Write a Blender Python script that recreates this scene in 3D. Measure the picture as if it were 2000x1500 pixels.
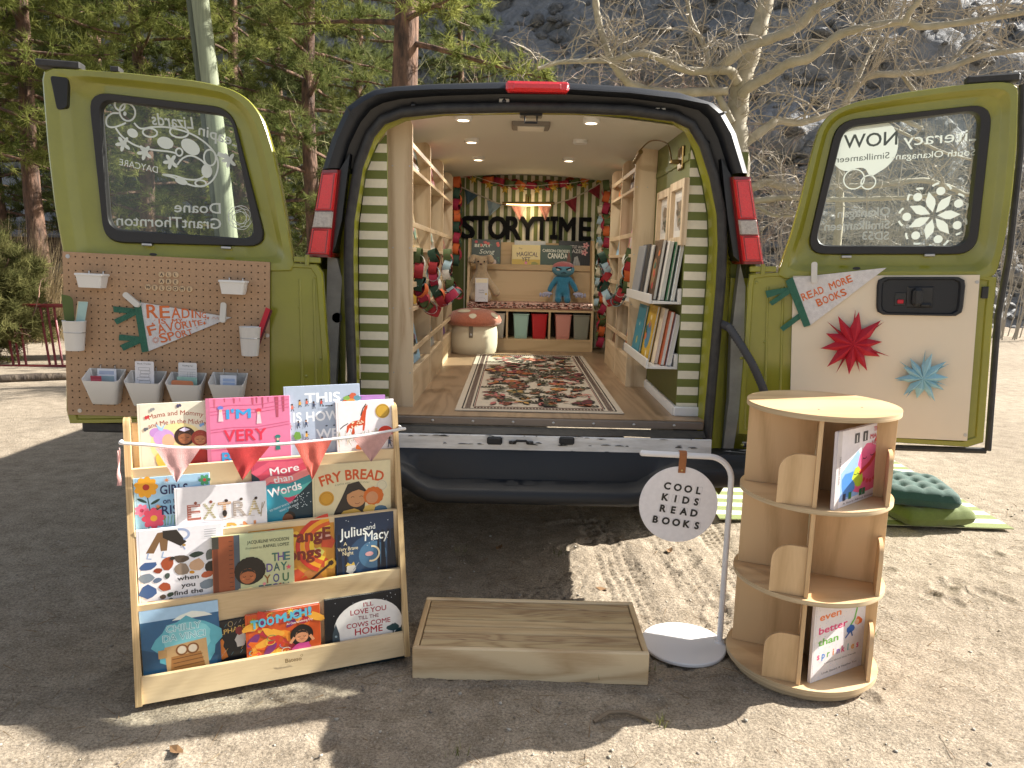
import bpy, bmesh, math, random
import numpy as np
from mathutils import Matrix, Vector
random.seed(7); rng = np.random.default_rng(7)
for o in list(bpy.data.objects): bpy.data.objects.remove(o)
scene = bpy.context.scene; col = scene.collection
PI = math.pi; rad = math.radians

# ---------------------------------------------------------------- camera
F_PX, CAM_H, PITCH, ROLL, YAW = 1430.0, 1.38, 9.53, 1.2, 0.2     # for a 2000 x 1500 frame
cd = bpy.data.cameras.new('camera'); cam = bpy.data.objects.new('camera', cd); col.objects.link(cam)
cd.sensor_width = 36; cd.lens = F_PX/2000*36; cd.clip_start = .05; cd.clip_end = 600
CR = Matrix.Rotation(rad(YAW), 3, 'Z') @ Matrix.Rotation(rad(90-PITCH), 3, 'X') @ Matrix.Rotation(rad(ROLL), 3, 'Z')
CO = Vector((0, 0, CAM_H))
cam.matrix_world = Matrix.Translation(CO) @ CR.to_4x4()
scene.camera = cam
def ray(px, py): return CR @ Vector(((px-1000)/F_PX, -(py-750)/F_PX, -1))
def at(px, py, Y): d = ray(px, py); return CO + d*(Y/d.y)          # a point of the photo at depth Y
def gr(px, py, z=0): d = ray(px, py); return CO + d*((z-CAM_H)/d.z)   # a point of the photo at height z
def onpl(px, py, p, n): d = ray(px, py); return CO + d*((p-CO).dot(n)/d.dot(n))

# ---------------------------------------------------------------- light
SUN_AZ, SUN_EL = 17.0, 34.0        # degrees behind the +X side, degrees up
world = bpy.data.worlds.new('World'); scene.world = world; world.use_nodes = True
nt = world.node_tree; bg = nt.nodes['Background']
sky = nt.nodes.new('ShaderNodeTexSky'); sky.sky_type = 'NISHITA'; sky.sun_disc = False
sky.sun_elevation = rad(SUN_EL); sky.sun_rotation = rad(90-SUN_AZ)
sky.air_density = 1.0; sky.dust_density = 2.0
hs = nt.nodes.new('ShaderNodeHueSaturation'); hs.inputs['Saturation'].default_value = .5
nt.links.new(sky.outputs[0], hs.inputs['Color']); nt.links.new(hs.outputs[0], bg.inputs[0]); bg.inputs[1].default_value = 0.065
sl = bpy.data.lights.new('sun', 'SUN'); sl.energy = 5.0; sl.angle = rad(.53); sl.color = (1, .95, .87)
sun = bpy.data.objects.new('sun', sl); col.objects.link(sun)
sdir = Vector((math.cos(rad(SUN_AZ))*math.cos(rad(SUN_EL)), math.sin(rad(SUN_AZ))*math.cos(rad(SUN_EL)), math.sin(rad(SUN_EL))))
sun.rotation_euler = sdir.to_track_quat('Z', 'Y').to_euler(); sun.location = sdir*30
scene.view_settings.view_transform = 'Standard'; scene.view_settings.look = 'None'
scene.view_settings.exposure = 1.6; scene.view_settings.gamma = 1
scene.view_settings.use_curve_mapping = False
scene.render.engine = 'CYCLES'
scene.cycles.max_bounces = 8; scene.cycles.diffuse_bounces = 5; scene.cycles.transparent_max_bounces = 12

# ---------------------------------------------------------------- colours and materials
def lin(c):
    if isinstance(c, str):
        c = c.lstrip('#'); c = [int(c[i:i+2], 16)/255 for i in (0, 2, 4)]
        return tuple(x/12.92 if x <= .04045 else ((x+.055)/1.055)**2.4 for x in c)
    return tuple(c)
MATS = {}
def mat(name, c, rough=.6, metal=0, spec=.5, noise=0, nscale=20, bump=0, bscale=200, stretch=(1, 1, 1), c2=None, coat=0, emit=None, estr=0, trans=0, sheen=0):
    if name in MATS: return MATS[name]
    m = bpy.data.materials.new(name); m.use_nodes = True; n = m.node_tree.nodes; l = m.node_tree.links
    b = n['Principled BSDF']; c = lin(c)
    b.inputs['Base Color'].default_value = (*c, 1); b.inputs['Roughness'].default_value = rough
    b.inputs['Metallic'].default_value = metal; b.inputs['Specular IOR Level'].default_value = spec
    if coat: b.inputs['Coat Weight'].default_value = coat; b.inputs['Coat Roughness'].default_value = .12
    if trans: b.inputs['Transmission Weight'].default_value = trans
    if sheen: b.inputs['Sheen Weight'].default_value = sheen
    if emit: b.inputs['Emission Color'].default_value = (*lin(emit), 1); b.inputs['Emission Strength'].default_value = estr
    if noise or bump:
        tc = n.new('ShaderNodeTexCoord'); mp = n.new('ShaderNodeMapping'); mp.inputs['Scale'].default_value = stretch
        l.new(tc.outputs['Object'], mp.inputs[0])
    if noise:
        t = n.new('ShaderNodeTexNoise'); t.inputs['Scale'].default_value = nscale; t.inputs['Detail'].default_value = 6
        t.inputs['Roughness'].default_value = .65; l.new(mp.outputs[0], t.inputs['Vector'])
        r = n.new('ShaderNodeValToRGB'); d = lin(c2) if c2 else tuple(x*(1-noise) for x in c)
        r.color_ramp.elements[0].position = .35; r.color_ramp.elements[1].position = .68
        r.color_ramp.elements[0].color = (*d, 1); r.color_ramp.elements[1].color = (*c, 1)
        l.new(t.outputs['Fac'], r.inputs[0]); l.new(r.outputs[0], b.inputs['Base Color'])
    if bump:
        t2 = n.new('ShaderNodeTexNoise'); t2.inputs['Scale'].default_value = bscale; t2.inputs['Detail'].default_value = 4
        l.new(mp.outputs[0], t2.inputs['Vector'])
        bp = n.new('ShaderNodeBump'); bp.inputs['Strength'].default_value = bump; bp.inputs['Distance'].default_value = .003
        l.new(t2.outputs['Fac'], bp.inputs['Height']); l.new(bp.outputs[0], b.inputs['Normal'])
    MATS[name] = m; return m
def wood(name, c, c2, axis='X', ring=6, rough=.45, freq=14):
    """plain-sawn wood: growth rings stretched along one axis, with fine grain"""
    if name in MATS: return MATS[name]
    m = bpy.data.materials.new(name); m.use_nodes = True; n = m.node_tree.nodes; l = m.node_tree.links
    b = n['Principled BSDF']; b.inputs['Roughness'].default_value = rough
    tc = n.new('ShaderNodeTexCoord'); mp = n.new('ShaderNodeMapping')
    s = {'X': (.12, 1, 1), 'Y': (1, .12, 1), 'Z': (1, 1, .12)}[axis]
    mp.inputs['Scale'].default_value = s; l.new(tc.outputs['Object'], mp.inputs[0])
    t = n.new('ShaderNodeTexNoise'); t.inputs['Scale'].default_value = ring; t.inputs['Detail'].default_value = 2; t.inputs['Distortion'].default_value = .6
    l.new(mp.outputs[0], t.inputs['Vector'])
    mm = n.new('ShaderNodeMath'); mm.operation = 'MULTIPLY'; mm.inputs[1].default_value = freq; l.new(t.outputs['Fac'], mm.inputs[0])
    fr = n.new('ShaderNodeMath'); fr.operation = 'PINGPONG'; fr.inputs[1].default_value = 1; l.new(mm.outputs[0], fr.inputs[0])
    g = n.new('ShaderNodeTexNoise'); g.inputs['Scale'].default_value = 160; g.inputs['Detail'].default_value = 3; l.new(mp.outputs[0], g.inputs['Vector'])
    ad = n.new('ShaderNodeMath'); ad.operation = 'MULTIPLY_ADD'; ad.inputs[1].default_value = .6; l.new(g.outputs['Fac'], ad.inputs[0])
    l.new(fr.outputs[0], ad.inputs[2])
    r = n.new('ShaderNodeValToRGB'); r.color_ramp.elements[0].position = .15; r.color_ramp.elements[1].position = 1.1
    r.color_ramp.elements[0].color = (*lin(c2), 1); r.color_ramp.elements[1].color = (*lin(c), 1); r.color_ramp.elements[1].position = .95
    l.new(ad.outputs[0], r.inputs[0]); l.new(r.outputs[0], b.inputs['Base Color'])
    bp = n.new('ShaderNodeBump'); bp.inputs['Strength'].default_value = .15; bp.inputs['Distance'].default_value = .001
    l.new(g.outputs['Fac'], bp.inputs['Height']); l.new(bp.outputs[0], b.inputs['Normal'])
    MATS[name] = m; return m
def print_mat(name='print', rough=.38, bump=0):
    if name in MATS: return MATS[name]
    m = bpy.data.materials.new(name); m.use_nodes = True; n = m.node_tree.nodes; l = m.node_tree.links
    b = n['Principled BSDF']; b.inputs['Roughness'].default_value = rough
    a = n.new('ShaderNodeAttribute'); a.attribute_name = 'Col'
    # slight mottling of the ink, as of paper and print
    t = n.new('ShaderNodeTexNoise'); t.inputs['Scale'].default_value = 60; t.inputs['Detail'].default_value = 5
    tc = n.new('ShaderNodeTexCoord'); l.new(tc.outputs['Object'], t.inputs['Vector'])
    mr = n.new('ShaderNodeMapRange'); mr.inputs[1].default_value = .3; mr.inputs[2].default_value = .7; mr.inputs[3].default_value = .95; mr.inputs[4].default_value = 1.03
    l.new(t.outputs['Fac'], mr.inputs[0])
    mx = n.new('ShaderNodeVectorMath'); mx.operation = 'SCALE'; l.new(a.outputs['Color'], mx.inputs[0]); l.new(mr.outputs[0], mx.inputs['Scale'])
    l.new(mx.outputs[0], b.inputs['Base Color'])
    if bump:
        bp = n.new('ShaderNodeBump'); bp.inputs['Strength'].default_value = bump; bp.inputs['Distance'].default_value = .002
        t2 = n.new('ShaderNodeTexNoise'); t2.inputs['Scale'].default_value = 500; l.new(tc.outputs['Object'], t2.inputs['Vector'])
        l.new(t2.outputs['Fac'], bp.inputs['Height']); l.new(bp.outputs[0], b.inputs['Normal'])
    MATS[name] = m; return m
PRINT = print_mat()

# ---------------------------------------------------------------- mesh builder
class MB:
    def __init__(s): s.v = []; s.f = []; s.mi = []; s.c = []; s.M = Matrix.Identity(4); s.m = 0; s.color = None
    def add(s, vs, fs, c=None, m=None):
        b = len(s.v); M = s.M
        s.v += [tuple(M @ Vector(p)) for p in vs]
        c = c if c is not None else s.color
        if c is not None: c = lin(c)
        for f in fs: s.f.append([i+b for i in f]); s.mi.append(s.m if m is None else m); s.c.append(c)
        return s
    def box(s, x0, x1, y0, y1, z0, z1, bev=0, c=None, m=None):
        if x0 > x1: x0, x1 = x1, x0
        if y0 > y1: y0, y1 = y1, y0
        if z0 > z1: z0, z1 = z1, z0
        if bev <= 0:
            vs = [(x, y, z) for z in (z0, z1) for y in (y0, y1) for x in (x0, x1)]
            return s.add(vs, [(0, 2, 3, 1), (4, 5, 7, 6), (0, 1, 5, 4), (2, 6, 7, 3), (0, 4, 6, 2), (1, 3, 7, 5)], c, m)
        b = min(bev, (x1-x0)*.49, (y1-y0)*.49, (z1-z0)*.49)
        vs = []; idx = {}
        for i in (0, 1):
            for j in (0, 1):
                for k in (0, 1):
                    X = (x0, x1)[i]; Y = (y0, y1)[j]; Z = (z0, z1)[k]; sx, sy, sz = 1-2*i, 1-2*j, 1-2*k
                    idx[i, j, k] = len(vs)
                    vs += [(X, Y+sy*b, Z+sz*b), (X+sx*b, Y, Z+sz*b), (X+sx*b, Y+sy*b, Z)]
        fs = []
        for i in (0, 1): fs.append([idx[i, 0, 0], idx[i, 1, 0], idx[i, 1, 1], idx[i, 0, 1]])
        for j in (0, 1): fs.append([idx[0, j, 0]+1, idx[1, j, 0]+1, idx[1, j, 1]+1, idx[0, j, 1]+1])
        for k in (0, 1): fs.append([idx[0, 0, k]+2, idx[1, 0, k]+2, idx[1, 1, k]+2, idx[0, 1, k]+2])
        for i in (0, 1):
            for j in (0, 1): fs.append([idx[i, j, 0], idx[i, j, 1], idx[i, j, 1]+1, idx[i, j, 0]+1])
            for k in (0, 1): fs.append([idx[i, 0, k], idx[i, 1, k], idx[i, 1, k]+2, idx[i, 0, k]+2])
        for j in (0, 1):
            for k in (0, 1): fs.append([idx[0, j, k]+1, idx[1, j, k]+1, idx[1, j, k]+2, idx[0, j, k]+2])
        for q in idx.values(): fs.append([q, q+1, q+2])
        return s.add(vs, fs, c, m)
    def prism(s, poly, d0, d1, plane='xz', c=None, m=None, caps=(True, True)):
        """extrude a 2D outline; plane 'xz' extrudes along y, 'yz' along x, 'xy' along z"""
        n = len(poly)
        P = {'xz': lambda a, b, d: (a, d, b), 'yz': lambda a, b, d: (d, a, b), 'xy': lambda a, b, d: (a, b, d)}[plane]
        vs = [P(a, b, d0) for a, b in poly]+[P(a, b, d1) for a, b in poly]
        fs = [[i, (i+1) % n, n+(i+1) % n, n+i] for i in range(n)]
        if caps[0]: fs.append(list(range(n))[::-1])
        if caps[1]: fs.append([n+i for i in range(n)])
        return s.add(vs, fs, c, m)
    def ring_prism(s, outer, inner, d0, d1, plane='xz', c=None, m=None):
        """a frame between two outlines with as many points"""
        n = len(outer)
        P = {'xz': lambda a, b, d: (a, d, b), 'yz': lambda a, b, d: (d, a, b), 'xy': lambda a, b, d: (a, b, d)}[plane]
        vs = [P(a, b, d0) for a, b in outer]+[P(a, b, d1) for a, b in outer]+[P(a, b, d0) for a, b in inner]+[P(a, b, d1) for a, b in inner]
        fs = []
        for i in range(n):
            j = (i+1) % n
            fs += [[i, j, n+j, n+i], [2*n+j, 2*n+i, 3*n+i, 3*n+j], [j, i, 2*n+i, 2*n+j], [n+i, n+j, 3*n+j, 3*n+i]]
        return s.add(vs, fs, c, m)
    def loft(s, rings, closed=True, caps=True, c=None, m=None):
        n = len(rings[0]); vs = [p for r in rings for p in r]; fs = []
        for k in range(len(rings)-1):
            for i in range(n if closed else n-1):
                j = (i+1) % n; fs.append([k*n+i, k*n+j, (k+1)*n+j, (k+1)*n+i])
        if caps and closed: fs.append(list(range(n))[::-1]); fs.append([(len(rings)-1)*n+i for i in range(n)])
        return s.add(vs, fs, c, m)
    def tube(s, pts, r, n=8, caps=True, c=None, m=None):
        pts = [Vector(p) for p in pts]; k = len(pts)
        if not hasattr(r, '__len__'): r = [r]*k
        rings = []; up = None
        for i, p in enumerate(pts):
            t = (pts[min(i+1, k-1)]-pts[max(i-1, 0)])
            if t.length < 1e-9: t = Vector((0, 0, 1))
            t.normalize()
            if up is None: up = t.orthogonal().normalized()
            up = up-t*up.dot(t)
            if up.length < 1e-6: up = t.orthogonal()
            up.normalize(); w = t.cross(up)
            rings.append([tuple(p+(up*math.cos(2*PI*j/n)+w*math.sin(2*PI*j/n))*r[i]) for j in range(n)])
        return s.loft(rings, True, caps, c, m)
    def lathe(s, prof, n=32, c=None, m=None, cx=0, cy=0):
        rings = [[(cx+r*math.cos(2*PI*j/n), cy+r*math.sin(2*PI*j/n), z) for j in range(n)] for r, z in prof]
        return s.loft(rings, True, True, c, m)
    def ell(s, ctr, r, nu=14, nv=9, c=None, m=None):
        if not hasattr(r, '__len__'): r = (r, r, r)
        vs = [(ctr[0], ctr[1], ctr[2]-r[2])]; fs = []
        for k in range(1, nv):
            ph = -PI/2+PI*k/nv
            for j in range(nu):
                th = 2*PI*j/nu; vs.append((ctr[0]+r[0]*math.cos(ph)*math.cos(th), ctr[1]+r[1]*math.cos(ph)*math.sin(th), ctr[2]+r[2]*math.sin(ph)))
        vs.append((ctr[0], ctr[1], ctr[2]+r[2])); t = len(vs)-1
        for j in range(nu):
            q = (j+1) % nu; fs.append([0, 1+q, 1+j]); fs.append([t, t-nu+j, t-nu+q])
            for k in range(nv-2): a = 1+k*nu; fs.append([a+j, a+q, a+nu+q, a+nu+j])
        return s.add(vs, fs, c, m)
    def build(s, name, mats, parent=None, smooth=35, recalc=True):
        me = bpy.data.meshes.new(name); me.from_pydata(s.v, [], s.f)
        for m in (mats if isinstance(mats, (list, tuple)) else [mats]): me.materials.append(m)
        me.polygons.foreach_set('material_index', s.mi)
        if any(c is not None for c in s.c):
            a = me.color_attributes.new('Col', 'FLOAT_COLOR', 'CORNER'); buf = []
            for f, c in zip(s.f, s.c):
                c = c or (.8, .8, .8); buf += [c[0], c[1], c[2], 1.0]*len(f)
            a.data.foreach_set('color', buf)
        if recalc:
            bm = bmesh.new(); bm.from_mesh(me); bmesh.ops.recalc_face_normals(bm, faces=bm.faces); bm.to_mesh(me); bm.free()
        if smooth:
            me.polygons.foreach_set('use_smooth', [True]*len(me.polygons)); me.set_sharp_from_angle(angle=rad(smooth))
        me.update()
        o = bpy.data.objects.new(name, me); col.objects.link(o)
        if parent is not None: o.parent = parent
        return o
def npmesh(name, V, Fa, mats, parent=None, smooth=False, colr=None):
    """fast mesh from numpy arrays: V (n,3), Fa (m,k) all faces of k corners, colr (n,3) per point"""
    me = bpy.data.meshes.new(name); n, k = Fa.shape
    me.vertices.add(len(V)); me.vertices.foreach_set('co', np.ascontiguousarray(V, dtype=np.float32).ravel())
    me.loops.add(n*k); me.loops.foreach_set('vertex_index', Fa.astype(np.int32).ravel())
    me.polygons.add(n); me.polygons.foreach_set('loop_start', np.arange(n, dtype=np.int32)*k)
    me.update(calc_edges=True)
    if smooth: me.polygons.foreach_set('use_smooth', np.ones(n, dtype=bool))
    if colr is not None:
        a = me.color_attributes.new('Col', 'FLOAT_COLOR', 'POINT')
        a.data.foreach_set('color', np.c_[colr, np.ones(len(V))].astype(np.float32).ravel())
    for m in (mats if isinstance(mats, (list, tuple)) else [mats]): me.materials.append(m)
    me.validate(); me.update()
    o = bpy.data.objects.new(name, me); col.objects.link(o)
    if parent is not None: o.parent = parent
    return o
def tag(o, label=None, cat=None, group=None, kind=None):
    for k, v in (('label', label), ('category', cat), ('group', group), ('kind', kind)):
        if v: o[k] = v
    return o
def thing(name, label, cat, M=None, group=None):
    o = bpy.data.objects.new(name, None); col.objects.link(o); o.empty_display_size = .05
    if M is not None: o.matrix_world = M if isinstance(M, Matrix) else Matrix.Translation(Vector(M))
    return tag(o, label, cat, group)
def frame(org, xd, zd=(0, 0, 1)):
    """matrix of a plane seen from its front: x to the right, z up, y away from the viewer"""
    x = Vector(xd).normalized(); z = Vector(zd); z = (z-x*z.dot(x)).normalized(); y = z.cross(x)
    M = Matrix((x, y, z)).transposed().to_4x4(); M.translation = Vector(org); return M
def copy_tree(o, parent=None):
    c = o.copy(); col.objects.link(c)
    if parent is not None: c.parent = parent
    for ch in list(o.children): copy_tree(ch, c)
    return c

# ---------------------------------------------------------------- flat print: shapes and lettering in the x-z plane of a part
_tc = {}
def glyphs(s, bold=0, shear=0):
    k = (s, bold, shear)
    if k not in _tc:
        cu = bpy.data.curves.new('t', 'FONT'); cu.body = s; cu.size = 1; cu.offset = bold; cu.shear = shear; cu.resolution_u = 3
        ob = bpy.data.objects.new('t', cu); col.objects.link(ob)
        dg = bpy.context.evaluated_depsgraph_get(); me = bpy.data.meshes.new_from_object(ob.evaluated_get(dg))
        V = [(v.co.x, v.co.y) for v in me.vertices]; Fc = [list(p.vertices) for p in me.polygons]
        bpy.data.objects.remove(ob); bpy.data.curves.remove(cu); bpy.data.meshes.remove(me); _tc[k] = (V, Fc)
    return _tc[k]
class Art(MB):
    def __init__(s, y=0, step=.00003): super().__init__(); s.y = y; s.k = 1; s.step = step; s.flip = False; s.hold = False
    def lay(s):
        if not s.hold: s.k += 1
        return s.y-s.k*s.step
    def poly(s, pts, c):
        y = s.lay(); return s.add([(a, y, b) for a, b in pts], [list(range(len(pts)))], c)
    def rect(s, x0, z0, x1, z1, c): return s.poly([(x0, z0), (x1, z0), (x1, z1), (x0, z1)], c)
    def ellp(s, cx, cz, rx, rz, c, n=20, rot=0, a0=0, a1=2*PI):
        cr, sr = math.cos(rot), math.sin(rot); P = []
        full = abs(a1-a0-2*PI) < 1e-6
        for i in range(n if full else n+1):
            t = a0+(a1-a0)*i/n; u, w = rx*math.cos(t), rz*math.sin(t); P.append((cx+u*cr-w*sr, cz+u*sr+w*cr))
        return s.poly(P, c)
    def blob(s, cx, cz, rx, rz, c, n=14, j=.18, rot=0, rnd=random):
        cr, sr = math.cos(rot), math.sin(rot); P = []
        for i in range(n):
            t = 2*PI*i/n; q = 1+rnd.uniform(-j, j); u, w = rx*q*math.cos(t), rz*q*math.sin(t); P.append((cx+u*cr-w*sr, cz+u*sr+w*cr))
        return s.poly(P, c)
    def line(s, pts, w, c):
        y = s.lay(); L = []; Rr = []
        for i, p in enumerate(pts):
            a = pts[max(i-1, 0)]; b = pts[min(i+1, len(pts)-1)]; dx, dz = b[0]-a[0], b[1]-a[1]; q = math.hypot(dx, dz) or 1
            ww = w if not hasattr(w, '__len__') else w[i]
            L.append((p[0]-dz/q*ww/2, y, p[1]+dx/q*ww/2)); Rr.append((p[0]+dz/q*ww/2, y, p[1]-dx/q*ww/2))
        n = len(pts); return s.add(L+Rr, [[i, i+1, n+i+1, n+i] for i in range(n-1)], c)
    def ringl(s, cx, cz, rx, rz, w, c, n=28, a0=0, a1=2*PI, rot=0):
        cr, sr = math.cos(rot), math.sin(rot)
        P = [(rx*math.cos(a0+(a1-a0)*i/n), rz*math.sin(a0+(a1-a0)*i/n)) for i in range(n+1)]
        return s.line([(cx+u*cr-v*sr, cz+u*sr+v*cr) for u, v in P], w, c)
    def star(s, cx, cz, R, c, n=5, k=.42, rot=0):
        P = []
        for i in range(2*n): t = PI/2+rot+PI*i/n; q = R if i % 2 == 0 else R*k; P.append((cx+q*math.cos(t), cz+q*math.sin(t)))
        return s.poly(P, c)
    def text(s, t, x, z, h, c, w=None, align='C', rot=0, bold=0, shear=0, arc=None):
        """lettering with cap height h (m), optional full width w, base line centre/left/right at x, z"""
        V, Fc = glyphs(t, 0, shear)
        if not V: return
        xs = [p[0] for p in V]; x0, x1 = min(xs), max(xs); sz = h/.70; sx = sz if w is None else w/(x1-x0)
        off = {'C': -(x0+x1)/2, 'L': -x0, 'R': -x1}[align]; y = s.lay(); cr, sr = math.cos(rot), math.sin(rot)
        bd = max(0, bold)*1.3
        for i, (ox, oz) in enumerate([(0, 0)]+([(bd, 0), (-bd, 0), (0, bd), (0, -bd), (bd*.7, bd*.7), (-bd*.7, bd*.7), (bd*.7, -bd*.7), (-bd*.7, -bd*.7)] if bd else [])):
            P = []
            for a, b in V:
                u, q = (a+off+ox)*sx, (b+oz)*sz
                if arc: th = u/arc; u, q = math.sin(th)*(arc+q), (arc+q)*math.cos(th)-arc
                if s.flip: u = -u
                P.append((x+u*cr-q*sr, y-i*s.step*.1, z+u*sr+q*cr))
            s.add(P, Fc, c)

# ================================================================ THE SETTING
def smooth_noise(nx, ny, cell, seed):
    r = np.random.default_rng(seed); gx, gy = int(nx/cell)+3, int(ny/cell)+3; g = r.random((gx, gy))
    X = np.arange(nx)/cell; Y = np.arange(ny)/cell; i = X.astype(int); j = Y.astype(int); fx = X-i; fy = Y-j
    fx = (fx*fx*(3-2*fx))[:, None]; fy = (fy*fy*(3-2*fy))[None]
    a = g[i][:, j]; b = g[i+1][:, j]; c_ = g[i][:, j+1]; d = g[i+1][:, j+1]
    return a*(1-fx)*(1-fy)+b*fx*(1-fy)+c_*(1-fx)*fy+d*fx*fy-.5
_LAT = np.random.default_rng(99).random((256, 256))
def vnoise(x, y, s=0):
    """value noise at arbitrary points (arrays)"""
    i = np.floor(x).astype(int); j = np.floor(y).astype(int); fx = x-i; fy = y-j; fx = fx*fx*(3-2*fx); fy = fy*fy*(3-2*fy)
    h = lambda a, b: _LAT[(a+s*37) & 255, (b+s*91) & 255]
    return h(i, j)*(1-fx)*(1-fy)+h(i+1, j)*fx*(1-fy)+h(i, j+1)*(1-fx)*fy+h(i+1, j+1)*fx*fy-.5
def fbm(x, y, o=4, s=0): return sum(vnoise(x*2**k, y*2**k, s+k)/2**k for k in range(o))

# ---- ground: one sheet, finely modelled near the camera
def grade(a, b, fine, far, k=1.18):
    m = list(np.arange(a, b, fine)); st = fine; lo = a; hi = m[-1]; L = []; Rr = []
    while lo > -far: st *= k; lo -= min(st, 6); L.append(lo)
    st = fine
    while hi < far: st *= k; hi += min(st, 6); Rr.append(hi)
    return np.array(L[::-1]+m+Rr)
gx = grade(-2.0, 2.8, .011, 90); gy = grade(1.35, 4.3, .011, 90)
X, Y = np.meshgrid(gx, gy, indexing='ij'); Z = np.zeros_like(X)
near = np.exp(-np.maximum(0, np.hypot(X, Y-2.5)-2.5)/4)
Z += .016*fbm(X*.9, Y*.9, 3, 1)*near+.007*fbm(X*4, Y*4, 3, 5)*near+.0035*vnoise(X*16, Y*16, 9)*near
Z += .010*np.maximum(0, vnoise(X*31, Y*31, 3)-.22)*near*(vnoise(X*2, Y*2, 13) > -.1)+.004*vnoise(X*58, Y*58, 6)*near                          # grit and pebbles
wv = X*.5+Y; Z += .006*np.maximum(0, np.sin(wv*20+5*vnoise(X*2, Y*2, 4)))*vnoise(X*3, Y*3, 8)*near
def track(p0, p1, width, pitch, depth, chev):
    global Z
    d = np.array(p1)-np.array(p0); L = np.hypot(*d); d = d/L; u = (X-p0[0])*d[0]+(Y-p0[1])*d[1]; v = -(X-p0[0])*d[1]+(Y-p0[1])*d[0]
    v = v+.03*vnoise(u*1.5, u*0+3.3, 2)
    m = (np.clip((width/2-np.abs(v))/.02, 0, 1))*np.clip(u/.2, 0, 1)*np.clip((L-u)/.2, 0, 1)*(.6+.6*vnoise(X*5, Y*5, 11))
    groove = np.abs(((v/width*5+50) % 1)-.5)*2; bars = (np.sin((u+np.abs(v)*chev)*2*PI/pitch) > .1)
    Z = Z-depth*m*(.35+.65*(groove < .35)*bars)
for a, b, w in (((.55, 2.2), (.42, 4.2), .22), ((.86, 2.3), (.72, 4.2), .22), ((1.02, 2.1), (1.05, 4.2), .17)): track(a, b, w, .045, .026, .6)
track((-.9, 2.35), (.75, 3.25), .22, .05, .02, .5); track((-.2, 2.1), (.35, 3.3), .2, .05, .018, .5)
for q in ((1.45, 1.9, 2.4, 3.6), (1.2, 1.6, 2.6, 2.3), (-1.6, 2.0, -.9, 4.2), (2.2, 1.7, 3.2, 4.4)): track(q[:2], q[2:], .19, .06, .007, .4)
_fr = random.Random(77)
for _ in range(46):                                          # scuffed footprints, heel and ball pressed into the sand
    fx, fy_, fa = _fr.uniform(-1.9, 3.0), _fr.uniform(1.5, 4.4), _fr.uniform(0, 6.28); u = (X-fx)*math.cos(fa)+(Y-fy_)*math.sin(fa); v = -(X-fx)*math.sin(fa)+(Y-fy_)*math.cos(fa)
    for du, a_, b_ in ((0, .085, .045), (-.16, .045, .036)): q_ = ((u-du)/a_)**2+(v/b_)**2; Z += -.009*np.exp(-q_**2)+.005*np.exp(-(q_-1.7)**2/.3)
Z[np.hypot(X, Y) > 30] -= .05
n0, n1 = X.shape; idx = np.arange(n0*n1).reshape(n0, n1)
Fa = np.stack([idx[:-1, :-1], idx[1:, :-1], idx[1:, 1:], idx[:-1, 1:]], -1).reshape(-1, 4)
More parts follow.
